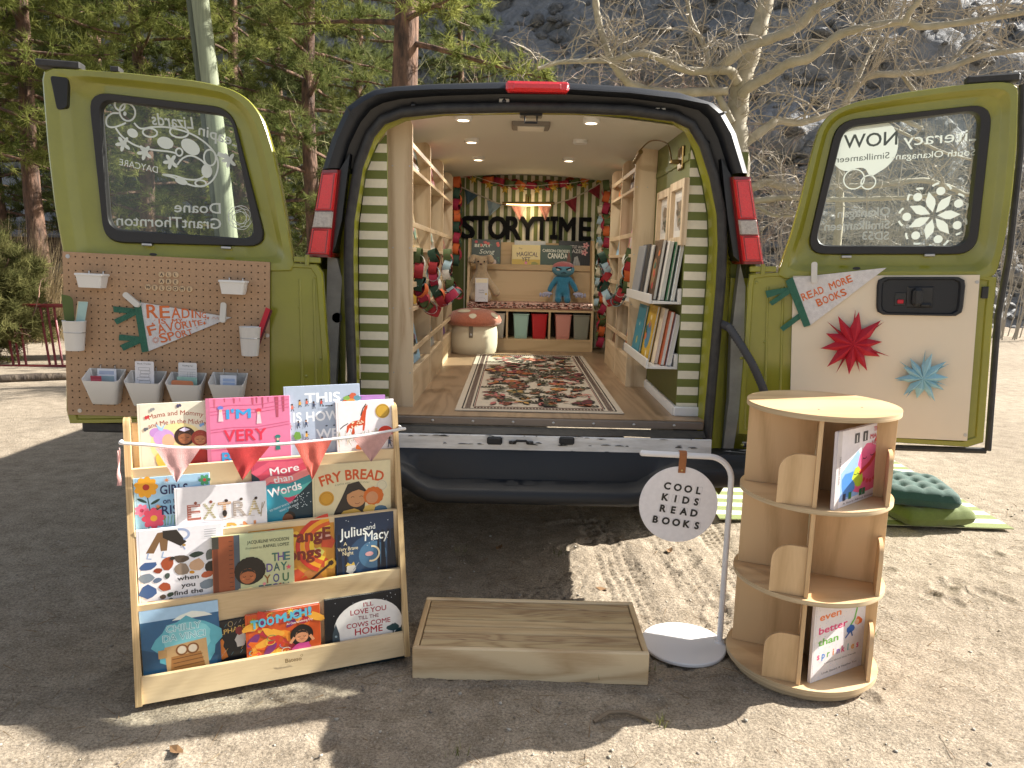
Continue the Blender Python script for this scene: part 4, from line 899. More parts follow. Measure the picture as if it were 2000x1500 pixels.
def rack_book(k, TLp, TRp, layer, T, base, art, label, spine=None):
    b0 = Vector((fy(ZK[k])+.008, ZK[k]-.062)); b1 = Vector((fy(ZK[k+1])-.018, ZK[k+1])) if k < 3 else Vector((fy(.86)+.006, .862)); d = (b1-b0).normalized()
    off = .030-.0125*layer-T; nrm = Vector((d.y, -d.x))                 # pointing forward is -nrm
    zd = BM.to_3x3() @ Vector((0, d.x, d.y)); yv = BM.to_3x3() @ Vector((0, 1, 0)); org = BM @ Vector((0, b0.x, b0.y)); fn = BX.cross(zd)*-1  # away from the viewer
    fn = zd.cross(BX); org = org+fn*off
    P = onpl(*TLp, org, fn); Q = onpl(*TRp, org, fn)
    u0, v0 = (P-org).dot(BX), (P-org).dot(zd); u1, v1 = (Q-org).dot(BX), (Q-org).dot(zd); W = math.hypot(u1-u0, v1-v0); r = math.atan2(v1-v0, u1-u0)*.5
    u0 = max(u0, .020); H = (v0+v1)/2
    xd = BX*math.cos(r)+zd*math.sin(r); zz = zd*math.cos(r)-BX*math.sin(r)
    M = frame(org+BX*(u0+math.sin(r)*H)+zd*0, xd, zz)
    return book(M, W, H, T, art, base, label, 'picture books on the tiered rack', spine)
def people(a, P, s, r_, cols=('#c8442e', '#2f6a52', '#e2a63a', '#33415f', '#d76a53')):
    for x, z in P:
        c = r_.choice(cols); sk = r_.choice(['#6b4326', '#9a6238', '#c98f63']); a.poly([(x-.28*s, z), (x+.28*s, z), (x+.2*s, z+.75*s), (x-.2*s, z+.75*s)], c)
        a.line([(x-.12*s, z), (x-.3*s, z-.6*s)], .14*s, '#2b2b35'); a.line([(x+.12*s, z), (x+.35*s, z-.5*s)], .14*s, '#2b2b35'); a.line([(x+.2*s, z+.6*s), (x+.55*s, z+.35*s)], .1*s, sk); a.ellp(x, z+1.0*s, .22*s, .25*s, sk, 10); a.ellp(x-.02*s, z+1.12*s, .22*s, .17*s, '#241a16', 10)
def flower(a, x, z, r, c, cc, n=7):
    for q in range(n): t = 2*PI*q/n; a.ellp(x+math.cos(t)*r*.6, z+math.sin(t)*r*.6, r*.46, r*.32, c, 12, rot=t)
    a.ellp(x, z, r*.3, r*.3, cc, 12)
def face(a, x, z, r, skin, hair, hs=1.3):
    a.ellp(x, z+.15*r, r*hs, r*hs*.98, hair, 22); a.ellp(x, z, r*.86, r*.9, skin, 18)
    a.poly([(x-r*.86, z+.15*r), (x-r*.5, z+.75*r), (x, z+.9*r), (x+r*.55, z+.72*r), (x+r*.86, z+.15*r), (x+r*.5, z+.45*r), (x, z+.55*r), (x-r*.5, z+.45*r)], hair)
    for sg in (-1, 1): a.ringl(x+sg*r*.36, z+.02*r, r*.14, r*.10, r*.06, '#20160f', 10, PI, 2*PI); a.ellp(x+sg*r*.5, z-.28*r, r*.16, r*.1, tuple(min(1, q*1.35) for q in lin(skin)), 10)
    a.ringl(x, z-.32*r, r*.18, r*.1, r*.05, '#7a2f2a', 10, PI, 2*PI)
R_ = random.Random(5)
def cA(a, W, H):
    p = lambda x, t: (x*W, H-t*W)
    a.ellp(*p(.56, .66), .40*W, .34*W, '#e8d69a'); a.text('Mama and Mommy', *p(.55, .20), .075*W, '#a0503c', w=.78*W, arc=1.5*W, bold=.004); a.text('and Me in the Middle', *p(.56, .335), .075*W, '#a0503c', w=.82*W, arc=1.5*W, bold=.004)
    a.ellp(*p(.24, .46), .08*W, .075*W, '#b98ac8'); a.ellp(*p(.36, .55), .15*W, .14*W, '#c49ad2'); a.ellp(*p(.42, .60), .09*W, .11*W, '#e9b08f'); a.poly([p(.29, .42), p(.25, .32), p(.33, .39), p(.39, .33), p(.34, .44)], '#9cc6e8')
    face(a, *p(.66, .56), .115*W, '#9a5f3c', '#3a2218', 1.35); a.poly([p(.58, .44), p(.66, .40), p(.74, .44), p(.66, .47)], '#d9cfe8'); face(a, *p(.88, .60), .10*W, '#b87a52', '#9c3a2a', 1.3); a.blob(*p(.8, .9), .22*W, .14*W, '#b8302a'); a.blob(*p(.4, .9), .2*W, .16*W, '#e6c455')
    for x, t, c in ((.12, .22, '#c23b3b'), (.58, .06, '#4a4560'), (.9, .38, '#7aa6d8'), (.1, .4, '#5d5d63'), (.2, .1, '#8a8a8a')): a.blob(*p(x, t), .022*W, .03*W, c, 7); a.blob(*p(x+.03, t-.01), .02*W, .024*W, c, 7)
def cB(a, W, H):
    p = lambda x, t: (x*W, H-t*W); a.rect(0, 0, .045*W, H, '#c26f8c')
    for x, w, t in ((.1, .03, .12), (.22, .02, .05), (.33, .028, .07), (.4, .012, .05), (.55, .03, .1), (.6, .02, .08), (.67, .022, .14), (.74, .012, .07), (.84, .05, .27), (.92, .035, .2)): a.poly([p(x-w/2, .004), p(x+w/2, .004), p(x+w*.35, t), p(x-w*.2, t)], R_.choice(['#b8506a', '#a8485e', '#c4607a']))
    for t in (.08, .135, .175, .36, .395, .62): a.line([p(.05, t+.03), p(.3, t+.012), p(.6, t+.02), p(.99, t-.03)], .006*W, '#c9587c')
    a.text("I'M", *p(.38, .26), .115*W, '#3b9ad4', w=.28*W, bold=.02); a.text('VERY', *p(.45, .545), .145*W, '#d6304c', w=.50*W, bold=.015); a.text('BUSY', *p(.42, .82), .14*W, '#3b9ad4', w=.50*W, bold=.015)
    for x, t, c in ((.62, .17, '#d03a4c'), (.84, .52, '#2c7a72'), (.17, .12, '#6a78c8')): a.ellp(*p(x, t), .035*W, .025*W, c, 12); a.poly([p(x-.03, t+.17), p(x+.03, t+.17), p(x+.015, t+.02), p(x-.015, t+.02)], '#e9c4cc' if c != '#2c7a72' else c); a.ellp(*p(x, t+.035), .014*W, .018*W, '#e9b79a', 10)
def cC(a, W, H):
    p = lambda x, t: (x*W, H-t*W)
    for s, x, t, w in (('THIS', .50, .225, .46), ('IS HOW', .41, .475, .60), ('WE', .54, .715, .28)): a.text(s, *p(x, t), .125*W, '#eef0f4', w=w*W, bold=.02)
    people(a, [p(.1, .3), p(.2, .25), p(.29, .24), p(.38, .28), p(.48, .25), p(.06, .55), p(.17, .53), p(.27, .52), p(.47, .76), p(.75, .3), p(.85, .22)], .055*W, R_)
    for x in (.2, .33): a.ringl(*p(x, .76), .035*W, .035*W, .006*W, '#7a2a2a')
    a.line([p(.2, .76), p(.26, .7), p(.33, .76)], .008*W, '#a03a2a'); people(a, [p(.27, .68)], .06*W, R_); a.blob(*p(.15, .66), .05*W, .06*W, '#6d9a42')
    for x, t, c in ((.82, .2, '#7aa04a'), (.9, .16, '#c25a3a'), (.96, .2, '#5a8a9a'), (.88, .24, '#d8863a'), (.79, .26, '#c24a3a'), (.95, .28, '#b84a3c')): a.blob(*p(x, t), .05*W, .04*W, c)
    for k in range(10): a.blob(*p(R_.uniform(.5, .75), R_.choice([.28, .5, .55])), .016*W, .01*W, '#30343c', 6)
def cD(a, W, H):
    p = lambda x, t: (x*W, H-t*W); O = '#c2461c'
    a.poly([p(*q) for q in ((.18, .42), (.28, .35), (.40, .33), (.44, .22), (.50, .10), (.545, .075), (.54, .13), (.52, .17), (.50, .30), (.49, .42), (.47, .52), (.44, .52), (.45, .42), (.38, .43), (.30, .45), (.31, .55), (.28, .58), (.25, .56), (.27, .48), (.22, .46), (.19, .53), (.16, .55), (.17, .48))], O)
    a.line([p(.2, .38), p(.12, .42), p(.06, .47)], .016*W, '#222222'); a.line([p(.52, .06), p(.46, .14), p(.42, .26)], .02*W, '#4a4038')
    for q in range(14): a.blob(*p(R_.uniform(.26, .46), R_.uniform(.35, .46)), .016*W, .012*W, '#ead9b8', 7)
    a.ellp(*p(.80, .20), .125*W, .125*W, '#c39a32', 30); a.ringl(*p(.80, .20), .105*W, .105*W, .008*W, '#8a6c1e')
    a.ellp(*p(.84, .60), .14*W, .14*W, '#d8361c', 26); a.rect(.62*W, 0, W, H-.62*W, '#e7dfe0')
    for q in range(60): x = R_.uniform(.02, .95); t = R_.uniform(.6, .78); a.line([p(x, t), p(x+R_.uniform(-.05, .05), t-R_.uniform(.06, .14))], .006*W, R_.choice(['#7d8248', '#a59a58', '#5e6a3a', '#c0a050']))
    people(a, [p(.9, .78)], .10*W, R_, ('#39466b',)); a.blob(*p(.4, .8), .1*W, .05*W, '#c8642a')
def cF(a, W, H):
    p = lambda x, t: (x*W, H-t*W); a.poly([p(.0, .5), p(.35, .3), p(1, .1), p(1, .34), p(.4, .55), p(0, .8)], '#8fbfe0')
    a.line([p(.16, .2), p(.2, .5), p(.16, .8)], .014*W, '#2c4a44'); a.line([p(.25, .5), p(.22, .8)], .014*W, '#2c4a44'); a.line([p(.92, .3), p(.9, .05)], .01*W, '#2f6a4a')
    for x, t in ((.1, .33), (.27, .36), (.1, .5), (.3, .46)): a.ellp(*p(x, t), .07*W, .02*W, '#24443e', 12, rot=.5 if x > .2 else -.5)
    flower(a, *p(.16, .14), .15*W, '#e9a52a', '#b0302a', 9); flower(a, *p(.09, .47), .09*W, '#e87898', '#b03a5a'); flower(a, *p(.24, .6), .15*W, '#e2506e', '#e8b03a', 8); flower(a, *p(.93, .1), .08*W, '#4a9a6a', '#d84a4a', 6)
    a.text('GIRLS', *p(.52, .26), .13*W, '#20285a', w=.36*W, bold=.012); a.text('on the', *p(.5, .40), .08*W, '#20285a', w=.26*W, bold=.01); a.text('RISE', *p(.5, .56), .13*W, '#20285a', w=.3*W, bold=.012)
    for x, t in ((.43, .06), (.3, .43)): a.star(*p(x, t), .045*W, '#e08a4a', 7, .3)
    for q in range(16): x = R_.uniform(.3, .95); a.line([p(x, .72), p(x+R_.uniform(-.03, .03), .58)], .008*W, '#5c9a5a')
def cG(a, W, H):
    p = lambda x, t: (x*W, H-t*W)
    for i, (ch, c) in enumerate(zip('EXTRA', ('#b0685a', '#a8a07a', '#c89a72', '#a89a90', '#b3a27c'))):
        x = .20+.165*i; a.text(ch, *p(x, .385), .18*W, c, w=.135*W, bold=.012)
        for k in range(6): a.line([p(x-.06, .22+.028*k), p(x+.06, .22+.028*k)], .005*W, '#efe9e4')
        a.blob(*p(x+.02, .19), .02*W, .018*W, R_.choice(['#3a2a26', '#8a4a3a', '#5a4a3a']), 8)
    for i, (ch, c) in enumerate(zip('YARN', ('#b8b8a0', '#c2aab0', '#d8a24a', '#d08a5a'))): a.text(ch, *p(.26+.18*i, .64), .18*W, c, w=.14*W, bold=.012)
    a.ellp(*p(.53, .34), .025*W, .04*W, '#2a2422'); a.line([p(.3, .4), p(.5, .42), p(.7, .39), (W*.86, H-.4*W)], .004*W, '#9a8a7a')
    a.line([p(.93, .42), p(.95, .25)], .008*W, '#8a7a5a'); a.line([p(.95, .32), p(.98, .24)], .006*W, '#8a7a5a')
def cH(a, W, H):
    p = lambda x, t: (x*W, H-t*W)
    for k, c in enumerate(('#e0607a', '#d64a62', '#e88a8a', '#2f8f98', '#57b6b0', '#c8385a', '#1f5f70')): t = .0+.13*k; a.poly([p(0, t+.18), p(.3, t+.02), p(.62, t+.04), p(1, max(.002, t-.10)), p(1, t+.06), p(.6, t+.16), p(.3, t+.12), p(0, t+.34)], c)
    a.poly([p(.62, .78), p(1, .42), p(1, 1.2), p(.5, 1.2)], '#14303c'); a.poly([p(0, .5), p(.3, .42), p(.62, .8), p(.5, 1.2), p(0, 1.2)], '#2c8aa0'); a.poly([p(0, .2), p(.12, .3), p(.2, .5), p(0, .6)], '#1c3440')
    a.text('More', *p(.55, .24), .13*W, '#f2ecec', w=.48*W, rot=.12, bold=.012); a.text('than', *p(.52, .39), .11*W, '#f2ecec', w=.32*W, rot=.12, bold=.01); a.text('Words', *p(.55, .60), .15*W, '#f2ecec', w=.56*W, rot=.2, bold=.014)
    a.text('SO MANY WAYS TO SAY', *p(.52, .83), .035*W, '#d9e6ea', w=.5*W, rot=.3); a.text('WHAT WE MEAN', *p(.6, .88), .035*W, '#d9e6ea', w=.34*W, rot=.3)
    a.ellp(*p(.6, 1.03), .10*W, .10*W, '#20150f'); a.ellp(*p(.57, 1.06), .09*W, .09*W, '#7a4a30')
    for q in range(30): a.ellp(*p(R_.uniform(.7, 1), R_.uniform(.62, .9)), .008*W, .008*W, '#d9e6ea', 6)
def cI(a, W, H):
    p = lambda x, t: (x*W, H-t*W)
    a.text('FRY BREAD', *p(.5, .22), .13*W, '#c8501e', w=.78*W, arc=1.3*W, bold=.02); a.text('A NATIVE AMERICAN FAMILY STORY', *p(.5, .275), .022*W, '#6a6a5a', w=.44*W, arc=1.6*W)
    a.ellp(*p(.17, .44), .095*W, .095*W, '#c8922a', 24); a.ringl(*p(.17, .44), .075*W, .075*W, .006*W, '#a06f1a'); a.ellp(*p(.88, .33), .075*W, .075*W, '#cfc6a8', 24); a.ringl(*p(.88, .33), .06*W, .06*W, .004*W, '#a8a088')
    a.poly([p(.44, .28), p(.58, .25), p(.68, .38), p(.66, .55), p(.62, .8), p(.2, .82), p(.27, .62), p(.36, .45)], '#2a2420'); a.ellp(*p(.55, .46), .125*W, .13*W, '#c08a5c'); a.poly([p(.42, .42), p(.47, .3), p(.58, .29), p(.67, .4), p(.58, .36), p(.5, .38)], '#2a2420')
    for x in (.5, .61): a.ringl(*p(x, .46), .02*W, .012*W, .006*W, '#2a1a12', 8, 0, PI)
    a.ringl(*p(.56, .53), .03*W, .016*W, .006*W, '#7a3a2a', 8, PI, 2*PI)
    for q in range(12): t = q*.52; a.ellp(*p(.77+.09*math.cos(t), .46+.08*math.sin(t)), .045*W, .045*W, '#c8641e', 9)
    a.ellp(*p(.75, .48), .08*W, .08*W, '#c68a60'); a.blob(*p(.48, .7), .16*W, .1*W, '#c8a04a'); a.blob(*p(.72, .64), .1*W, .07*W, '#d8b25a'); a.blob(*p(.86, .7), .1*W, .1*W, '#4a6a80')
def cJ(a, W, H):
    p = lambda x, t: (x*W, H-t*W)
    a.poly([p(.1, .3), p(.24, .05), p(.46, .03), p(.42, .14), p(.36, .14), p(.34, .29), p(.27, .29), p(.26, .17), p(.19, .31)], '#7a5a3c'); a.poly([p(.3, .03), p(.46, .03), p(.57, .2), p(.5, .25), p(.3, .12)], '#2a2420'); a.ringl(*p(.5, .1), .1*W, .07*W, .03*W, '#9aa8c8', 16, -1.2, 1.8); a.line([p(.52, .24), p(.55, .3)], .014*W, '#8fa0c8')
    for x in (.13, .3): a.line([p(x, .3), p(x-.02, .37), p(x+.03, .38)], .016*W, '#9ab0d0')
    cols = ['#3c5a8a', '#2f4238', '#8a3a22', '#2c2724', '#c88a22', '#a04a2a', '#6a6f6a', '#8c7a6a', '#44504a', '#b85a3a', '#54463c', '#7a8794', '#c8a282', '#5e6f88']
    pos = [(.12, .47, .1, .055), (.34, .46, .08, .085), (.5, .42, .09, .05), (.68, .38, .08, .04), (.84, .40, .06, .075), (.1, .62, .09, .065), (.23, .54, .05, .035), (.5, .56, .1, .08), (.68, .52, .1, .085), (.86, .56, .09, .07), (.33, .62, .035, .04), (.22, .66, .05, .035), (.62, .61, .035, .02), (.8, .66, .08, .04), (.1, .8, .1, .09), (.3, .76, .07, .06), (.27, .89, .035, .035), (.36, .87, .04, .03), (.36, .94, .03, .03), (.8, .79, .1, .06), (.93, .72, .05, .05), (.94, .87, .05, .04), (.17, .96, .1, .04), (.4, .4, .03, .025)]
    for i, (x, t, rx, rz) in enumerate(pos): a.blob(*p(x, t), rx*W, rz*W, cols[(i*5) % len(cols)], 10, .16, R_.uniform(-.3, .3), R_)
    a.ellp(*p(.54, .24), .02*W, .016*W, '#b08a4a')
    for i, (s, w) in enumerate((('when', .25), ('you', .16), ('find the', .34), ('right rock', .36))): a.text(s, *p(.57, .70+.095*i), .058*W, '#1c1c20', w=w*W, bold=.012)
    for i in range(4): a.rect(.78*W, H-(.07+.03*i)*W, .92*W, H-(.063+.03*i)*W, '#9a9a9e')
def cK(a, W, H):
    p = lambda x, t: (x*W, H-t*W); a.rect(.0, 0, .26*W, H, '#8c4a2c'); a.rect(.012*W, 0, .07*W, H, '#6a3420'); a.rect(.0, H-.16*W, .08*W, H, '#3a3a34'); a.rect(.26*W, 0, .33*W, H, '#4a5560')
    for k in range(14): a.rect(.2*W, H-(.08+.06*k)*W, .245*W, H-(.073+.06*k)*W, '#3c2016')
    a.poly([p(.33, .0), p(.5, .0), p(.42, .4), p(.33, .5)], '#b9c29a')
    a.text('JACQUELINE WOODSON', *p(.68, .135), .042*W, '#3a4434', w=.52*W, bold=.01); a.text('illustrated by', *p(.50, .205), .03*W, '#4a5444', w=.2*W); a.text('RAFAEL LOPEZ', *p(.78, .205), .04*W, '#3a4434', w=.32*W, bold=.01)
    for ch, x, t, c in (('T', .76, .40, '#3c6a5a'), ('H', .835, .40, '#6a4a8a'), ('E', .91, .40, '#3c6a6a'), ('D', .69, .535, '#5a4a8a'), ('A', .78, .535, '#3c5a5a'), ('Y', .87, .535, '#2c6a5a'), ('Y', .66, .685, '#8a5a2a'), ('O', .77, .685, '#4a4a7a'), ('U', .89, .685, '#3c6a4a'), ('B', .59, .815, '#3c5a6a'), ('E', .67, .815, '#3c5a5a'), ('G', .75, .815, '#5a4a7a'), ('I', .82, .815, '#a8503a'), ('N', .89, .815, '#3c5a5a')): a.text(ch, *p(x, t), .11*W, c, w=.075*W if ch != 'I' else .02*W, bold=.015)
    for q in range(18): t = q*.35; a.ellp(*p(.45+.13*math.cos(t), .49+.12*math.sin(t)), .065*W, .065*W, '#1e1814', 10)
    a.ellp(*p(.44, .52), .17*W, .16*W, '#1e1814'); face(a, *p(.42, .56), .115*W, '#a8613a', '#1e1814', 1.1); a.blob(*p(.42, .82), .16*W, .12*W, '#e0cf9a'); a.blob(*p(.38, .8), .05*W, .05*W, '#6a8a4a'); a.blob(*p(.5, .84), .05*W, .05*W, '#c86a4a')
    a.star(*p(.93, .5), .04*W, '#d85a6a'); a.ellp(*p(.62, .69), .02*W, .02*W, '#d88a8a')
def cL(a, W, H):
    p = lambda x, t: (x*W, H-t*W); r_ = random.Random(8)
    for k in range(40): a.blob(*p(r_.uniform(.05, .95), r_.uniform(.1, .9)), .1*W, .08*W, r_.choice(['#d8963a', '#e8b43a', '#c24a2c', '#b8743a', '#d8a89a', '#8a9a4a', '#c8c05a']), 5, .25, 0, r_)
    for k, c in enumerate(('#c83a2a', '#e8a02a', '#d85a2a', '#e8c43a')): a.ringl(*p(1.0, .3), (.44-.055*k)*W, (.36-.05*k)*W, .052*W, c, 20, PI*.55, PI*1.35)
    a.text('OrangE', *p(.62, .24), .15*W, '#7a2c22', w=.66*W, bold=.03); a.text('Songs', *p(.58, .46), .15*W, '#7a2c22', w=.5*W, bold=.03)
    a.ellp(*p(.56, .83), .075*W, .06*W, '#8a4a1e', rot=.5); a.ellp(*p(.66, .76), .06*W, .05*W, '#a85a22', rot=.5); a.line([p(.66, .77), p(.93, .57)], .028*W, '#3a2216'); a.blob(*p(.95, .55), .03*W, .03*W, '#3a2216')
def cM(a, W, H):
    p = lambda x, t: (x*W, H-t*W)
    a.ellp(*p(.6, .72), .4*W, .36*W, '#2c4a6a'); a.ellp(*p(.62, .72), .24*W, .24*W, '#4a7494')
    for x, w in ((.72, .03), (.8, .05), (.9, .04), (.97, .06), (.06, .04), (.16, .025)): a.poly([p(x-w, 1.02), p(x-w*.4, .3), p(x+w*.4, .3), p(x+w, 1.02)], '#0e1a2c')
    a.text('Julius', *p(.30, .36), .17*W, '#eef0ea', w=.46*W, rot=.06, bold=.008, shear=.1); a.text('and', *p(.60, .27), .09*W, '#eef0ea', w=.15*W, rot=.04); a.text('Macy', *p(.70, .46), .17*W, '#eef0ea', w=.42*W, rot=.02, bold=.008, shear=.1)
    a.text('A', *p(.16, .5), .06*W, '#e8d8b0', bold=.005); a.text('Very Brave', *p(.2, .59), .065*W, '#e8d8b0', w=.34*W, bold=.004); a.text('Night', *p(.2, .67), .065*W, '#e8d8b0', w=.18*W, bold=.004)
    a.ringl(*p(.60, .70), .13*W, .13*W, .03*W, '#ecd9b0', 20, -1.9, 1.6); a.ellp(*p(.56, .70), .07*W, .04*W, '#d8a0a0'); a.blob(*p(.24, .92), .08*W, .09*W, '#c9c4bc'); a.line([p(.28, .95), p(.38, .82)], .012*W, '#8a94a0'); a.poly([p(.15, .86), p(.19, .8), p(.24, .85), p(.29, .8), p(.31, .86)], '#c8a84a'); a.poly([p(0, 1.06), p(.4, 1.0), p(1, 1.08), p(1, 1.3), p(0, 1.3)], '#3a2a2c')
    for q in range(14): a.star(*p(R_.uniform(0, 1), R_.uniform(.05, .6)), .012*W, '#cfd8e0', 5)
def cN(a, W, H):
    p = lambda x, t: (x*W, H-t*W); a.rect(0, H-.17*W, W, H, '#9fc0da'); a.poly([p(0, .17), p(1, .17), p(1, 1.0), p(0, 1.0)], '#2a5a80'); a.poly([p(0, .55), p(.4, .7), p(1, .6), p(1, 1.0), p(0, 1.0)], '#1e4868')
    a.poly([p(.4, .2), p(.5, .14), p(.66, .1), p(.82, .14), p(.92, .2)], '#dfe2d8'); a.blob(*p(.58, .55), .42*W, .36*W, '#5aa6b4', 20, .12); a.blob(*p(.6, .5), .3*W, .27*W, '#7cc0c6', 18, .12)
    for s, t in (('CHILLY', .36), ('DA VINCI', .49)): a.text(s, *p(.54, t), .095*W, '#dfeaea', w=(.44 if t < .4 else .54)*W, bold=.03); a.text(s, *p(.54, t), .095*W, '#5aa2ae', w=(.44 if t < .4 else .54)*W, bold=-.012)
    a.poly([p(.28, .57), p(.82, .52), p(.84, .95), p(.3, .98)], '#c09a6a'); a.poly([p(.36, .72), p(.74, .70), p(.8, .98), p(.34, .98)], '#a4703c')
    for k in range(4): a.line([p(.37+.01*k, .76+.06*k), p(.76+.01*k, .74+.06*k)], .012*W, '#6a4424')
    for x in (.5, .64): a.ringl(*p(x, .64), .07*W, .07*W, .018*W, '#7a4a28'); a.ellp(*p(x, .64), .055*W, .055*W, '#d8c8b0')
    a.rect(.2*W, H-.72*W, .31*W, H-.6*W, '#b08a5a')
def cO(a, W, H):
    p = lambda x, t: (x*W, H-t*W); a.text('ALPHABET', *p(.56, .30), .11*W, '#d8b060', w=.8*W, rot=.12, bold=.006, shear=.1)
    a.poly([p(.2, .72), p(.24, .5), p(.32, .42), p(.36, .5), p(.33, .6), p(.38, .72), p(.42, .88), p(.3, .92), p(.18, .88)], '#c8702a'); a.line([p(.2, .8), p(.08, .74)], .03*W, '#c8702a'); a.blob(*p(.72, .5), .12*W, .2*W, '#c8c0b8'); a.blob(*p(.7, .3), .08*W, .1*W, '#8a3030')
    for q in range(18): x, t = R_.uniform(.05, .95), R_.uniform(.05, .9); a.line([p(x, t), p(x+.05, t-.07)], .008*W, R_.choice(['#7aa0b0', '#c8a050', '#4a7a8a', '#a8a098']))
    a.ringl(*p(.52, .1), .05*W, .06*W, .01*W, '#b8a070')
def cP(a, W, H):
    p = lambda x, t: (x*W, H-t*W); r_ = random.Random(4)
    for k in range(46): a.blob(*p(r_.uniform(.05, .95), r_.uniform(.06, .7)), .11*W, .05*W, r_.choice(['#e0641e', '#c83a2a', '#e88a2a', '#7a2f6a', '#d84a3a', '#b02a3a', '#e8a43a']), 9, .3, r_.uniform(-.8, .8), r_)
    for k in range(16): x, t = r_.uniform(.05, .9), r_.uniform(.05, .65); a.ringl(*p(x, t), .06*W, .04*W, .008*W, r_.choice(['#4a9ab8', '#e8c84a', '#6a3a8a', '#d8d8c8', '#3a8a5a']), 14, r_.uniform(0, 3), r_.uniform(4, 6.5))
    for x, t, c in ((.1, .1, '#8ab83a'), (.6, .04, '#e8d84a'), (.1, .5, '#e8a03a'), (.4, .62, '#e8c43a')): a.star(*p(x, t), .06*W, c, 9, .35)
    for q, x, t in (('T', .12, .20), ('O', .22, .19), ('O', .33, .18), ('M', .47, .165), ('U', .57, .155), ('C', .67, .145), ('H', .77, .135), ('!', .86, .125)): a.text(q, *p(x, t), .115*W, '#5ab0c8', w=.09*W if q not in '!M' else (.03*W if q == '!' else .12*W), bold=.035)
    a.text('An Overwhelming Day', *p(.72, .215), .034*W, '#f0e8d8', w=.36*W, rot=.07); face(a, *p(.74, .42), .105*W, '#d8946a', '#1e1614', 1.5); a.blob(*p(.74, .58), .13*W, .07*W, '#c8488a'); a.line([p(.58, .5), p(.64, .42)], .04*W, '#d8946a'); a.line([p(.9, .5), p(.85, .42)], .04*W, '#d8946a')
def cQ(a, W, H):
    p = lambda x, t: (x*W, H-t*W); a.ellp(*p(.53, .40), .42*W, .33*W, '#e9e4de', 32)
    for s, t, h, w, c in (("I'LL", .18, .055, .12, '#a8283a'), ('LOVE YOU', .28, .07, .44, '#a8283a'), ('TILL THE', .365, .05, .25, '#7a2838'), ('COWS COME', .47, .065, .54, '#a8283a'), ('HOME', .585, .09, .34, '#b01f30')): a.text(s, *p(.53, t*.86), h*W*.92, c, w=w*W, bold=.012, rot=.01)
    a.poly([p(.08, .72), p(.09, .45), p(.13, .32), p(.17, .45), p(.19, .72)], '#3c4a52'); a.poly([p(.05, .72), p(.09, .58), p(.09, .72)], '#2c363c'); a.poly([p(.22, .72), p(.18, .58), p(.18, .72)], '#2c363c'); a.ellp(*p(.13, .48), .014*W, .014*W, '#9ab0b8')
    a.poly([p(0, .66), p(.3, .72), p(.5, .66), p(.8, .70), p(1, .6), p(1, 1), p(0, 1)], '#1a2a30'); a.line([p(.82, .66), p(.84, .5)], .014*W, '#20343a'); a.blob(*p(.84, .48), .08*W, .05*W, '#24464a'); a.blob(*p(.92, .56), .07*W, .06*W, '#1c3a40'); a.blob(*p(.6, .68), .05*W, .03*W, '#15181c')
    for q in range(22): a.ellp(*p(R_.uniform(0, 1), R_.uniform(.02, .5)), .005*W, .005*W, '#cfd2d8', 5)
def cE(a, W, H): a.rect(.02, 0, W, H, '#a878b4')
rb = rack_book
rb(3, (702, 771), (752, 771), 0, .012, '#a878b4', cE, 'lilac book mostly hidden behind the horse cover on the top tier')
rb(3, (553.5, 756), (702, 749), .2, .012, '#aab6c8', cC, 'grey blue book with white letters and many small walking figures')
rb(3, (266.6, 789.4), (403.4, 783), .2, .010, '#ddd5c0', cA, 'cream book with three cuddling heads, at the left end of the top tier')
rb(3, (400.7, 778.3), (565, 772.4), 1.0, .012, '#d9789c', cB, 'pink book with blue and red hand drawn capitals on the top tier')
rb(3, (655, 785.4), (768.4, 779), 1.2, .012, '#e6dfe0', cD, 'white book with a spotted brown horse and a gold seal, top tier')
rb(2, (259, 934.6), (408.7, 923), .2, .010, '#a4cbe6', cF, 'light blue book with yellow and pink painted flowers on the second tier from the top')
rb(2, (490, 902), (608, 893), .2, .010, '#c84a6a', cH, 'book with pink and teal swirls and white hand lettering')
rb(2, (339.5, 953.4), (519.5, 940), 1.2, .012, '#e6e3e6', cG, 'white book with knitted patchwork capitals on the second tier from the top')
rb(2, (609, 908.7), (762.6, 897.6), .4, .012, '#d6c9a2', cI, 'cream book with orange arched title and two cuddling children')
rb(1, (484, 1031.6), (652, 1013.7), .1, .009, '#c8882e', cL, 'yellow and orange book with a guitar, half hidden behind the olive book')
rb(1, (265, 1036), (434, 1021), .3, .012, '#e6e4e8', cJ, 'white book covered with coloured stones in the second tier from the bottom')
rb(1, (413, 1048), (573, 1033.8), 1.3, .012, '#c0c296', cK, 'olive book with a wooden ruler and a girl with a round dark afro')
rb(1, (653.6, 1013), (768.4, 998), .3, .011, '#182c48', cM, 'dark blue book with a crescent moon in a night wood')
rb(0, (520, 1195), (622, 1176), .0, .010, '#d9d6d0', None, 'pale book standing just behind the orange book on the bottom tier')
rb(0, (266.6, 1198), (421, 1172), .3, .012, '#2a5a80', cN, 'blue sea book with an iceberg and a brown crate, left end of the bottom tier')
rb(0, (402, 1221.5), (492, 1203), .25, .009, '#17171b', cO, 'small black book with gold lettering and an orange fox shape on the bottom tier')
rb(0, (478, 1204.5), (624, 1180), 1.3, .012, '#c8501e', cP, 'bright orange book with blue capitals and a girl covering her ears')
rb(0, (633, 1172), (792, 1149), .3, .012, '#11141a', cQ, 'black book with a large white oval and a rocket, right end of the bottom tier')
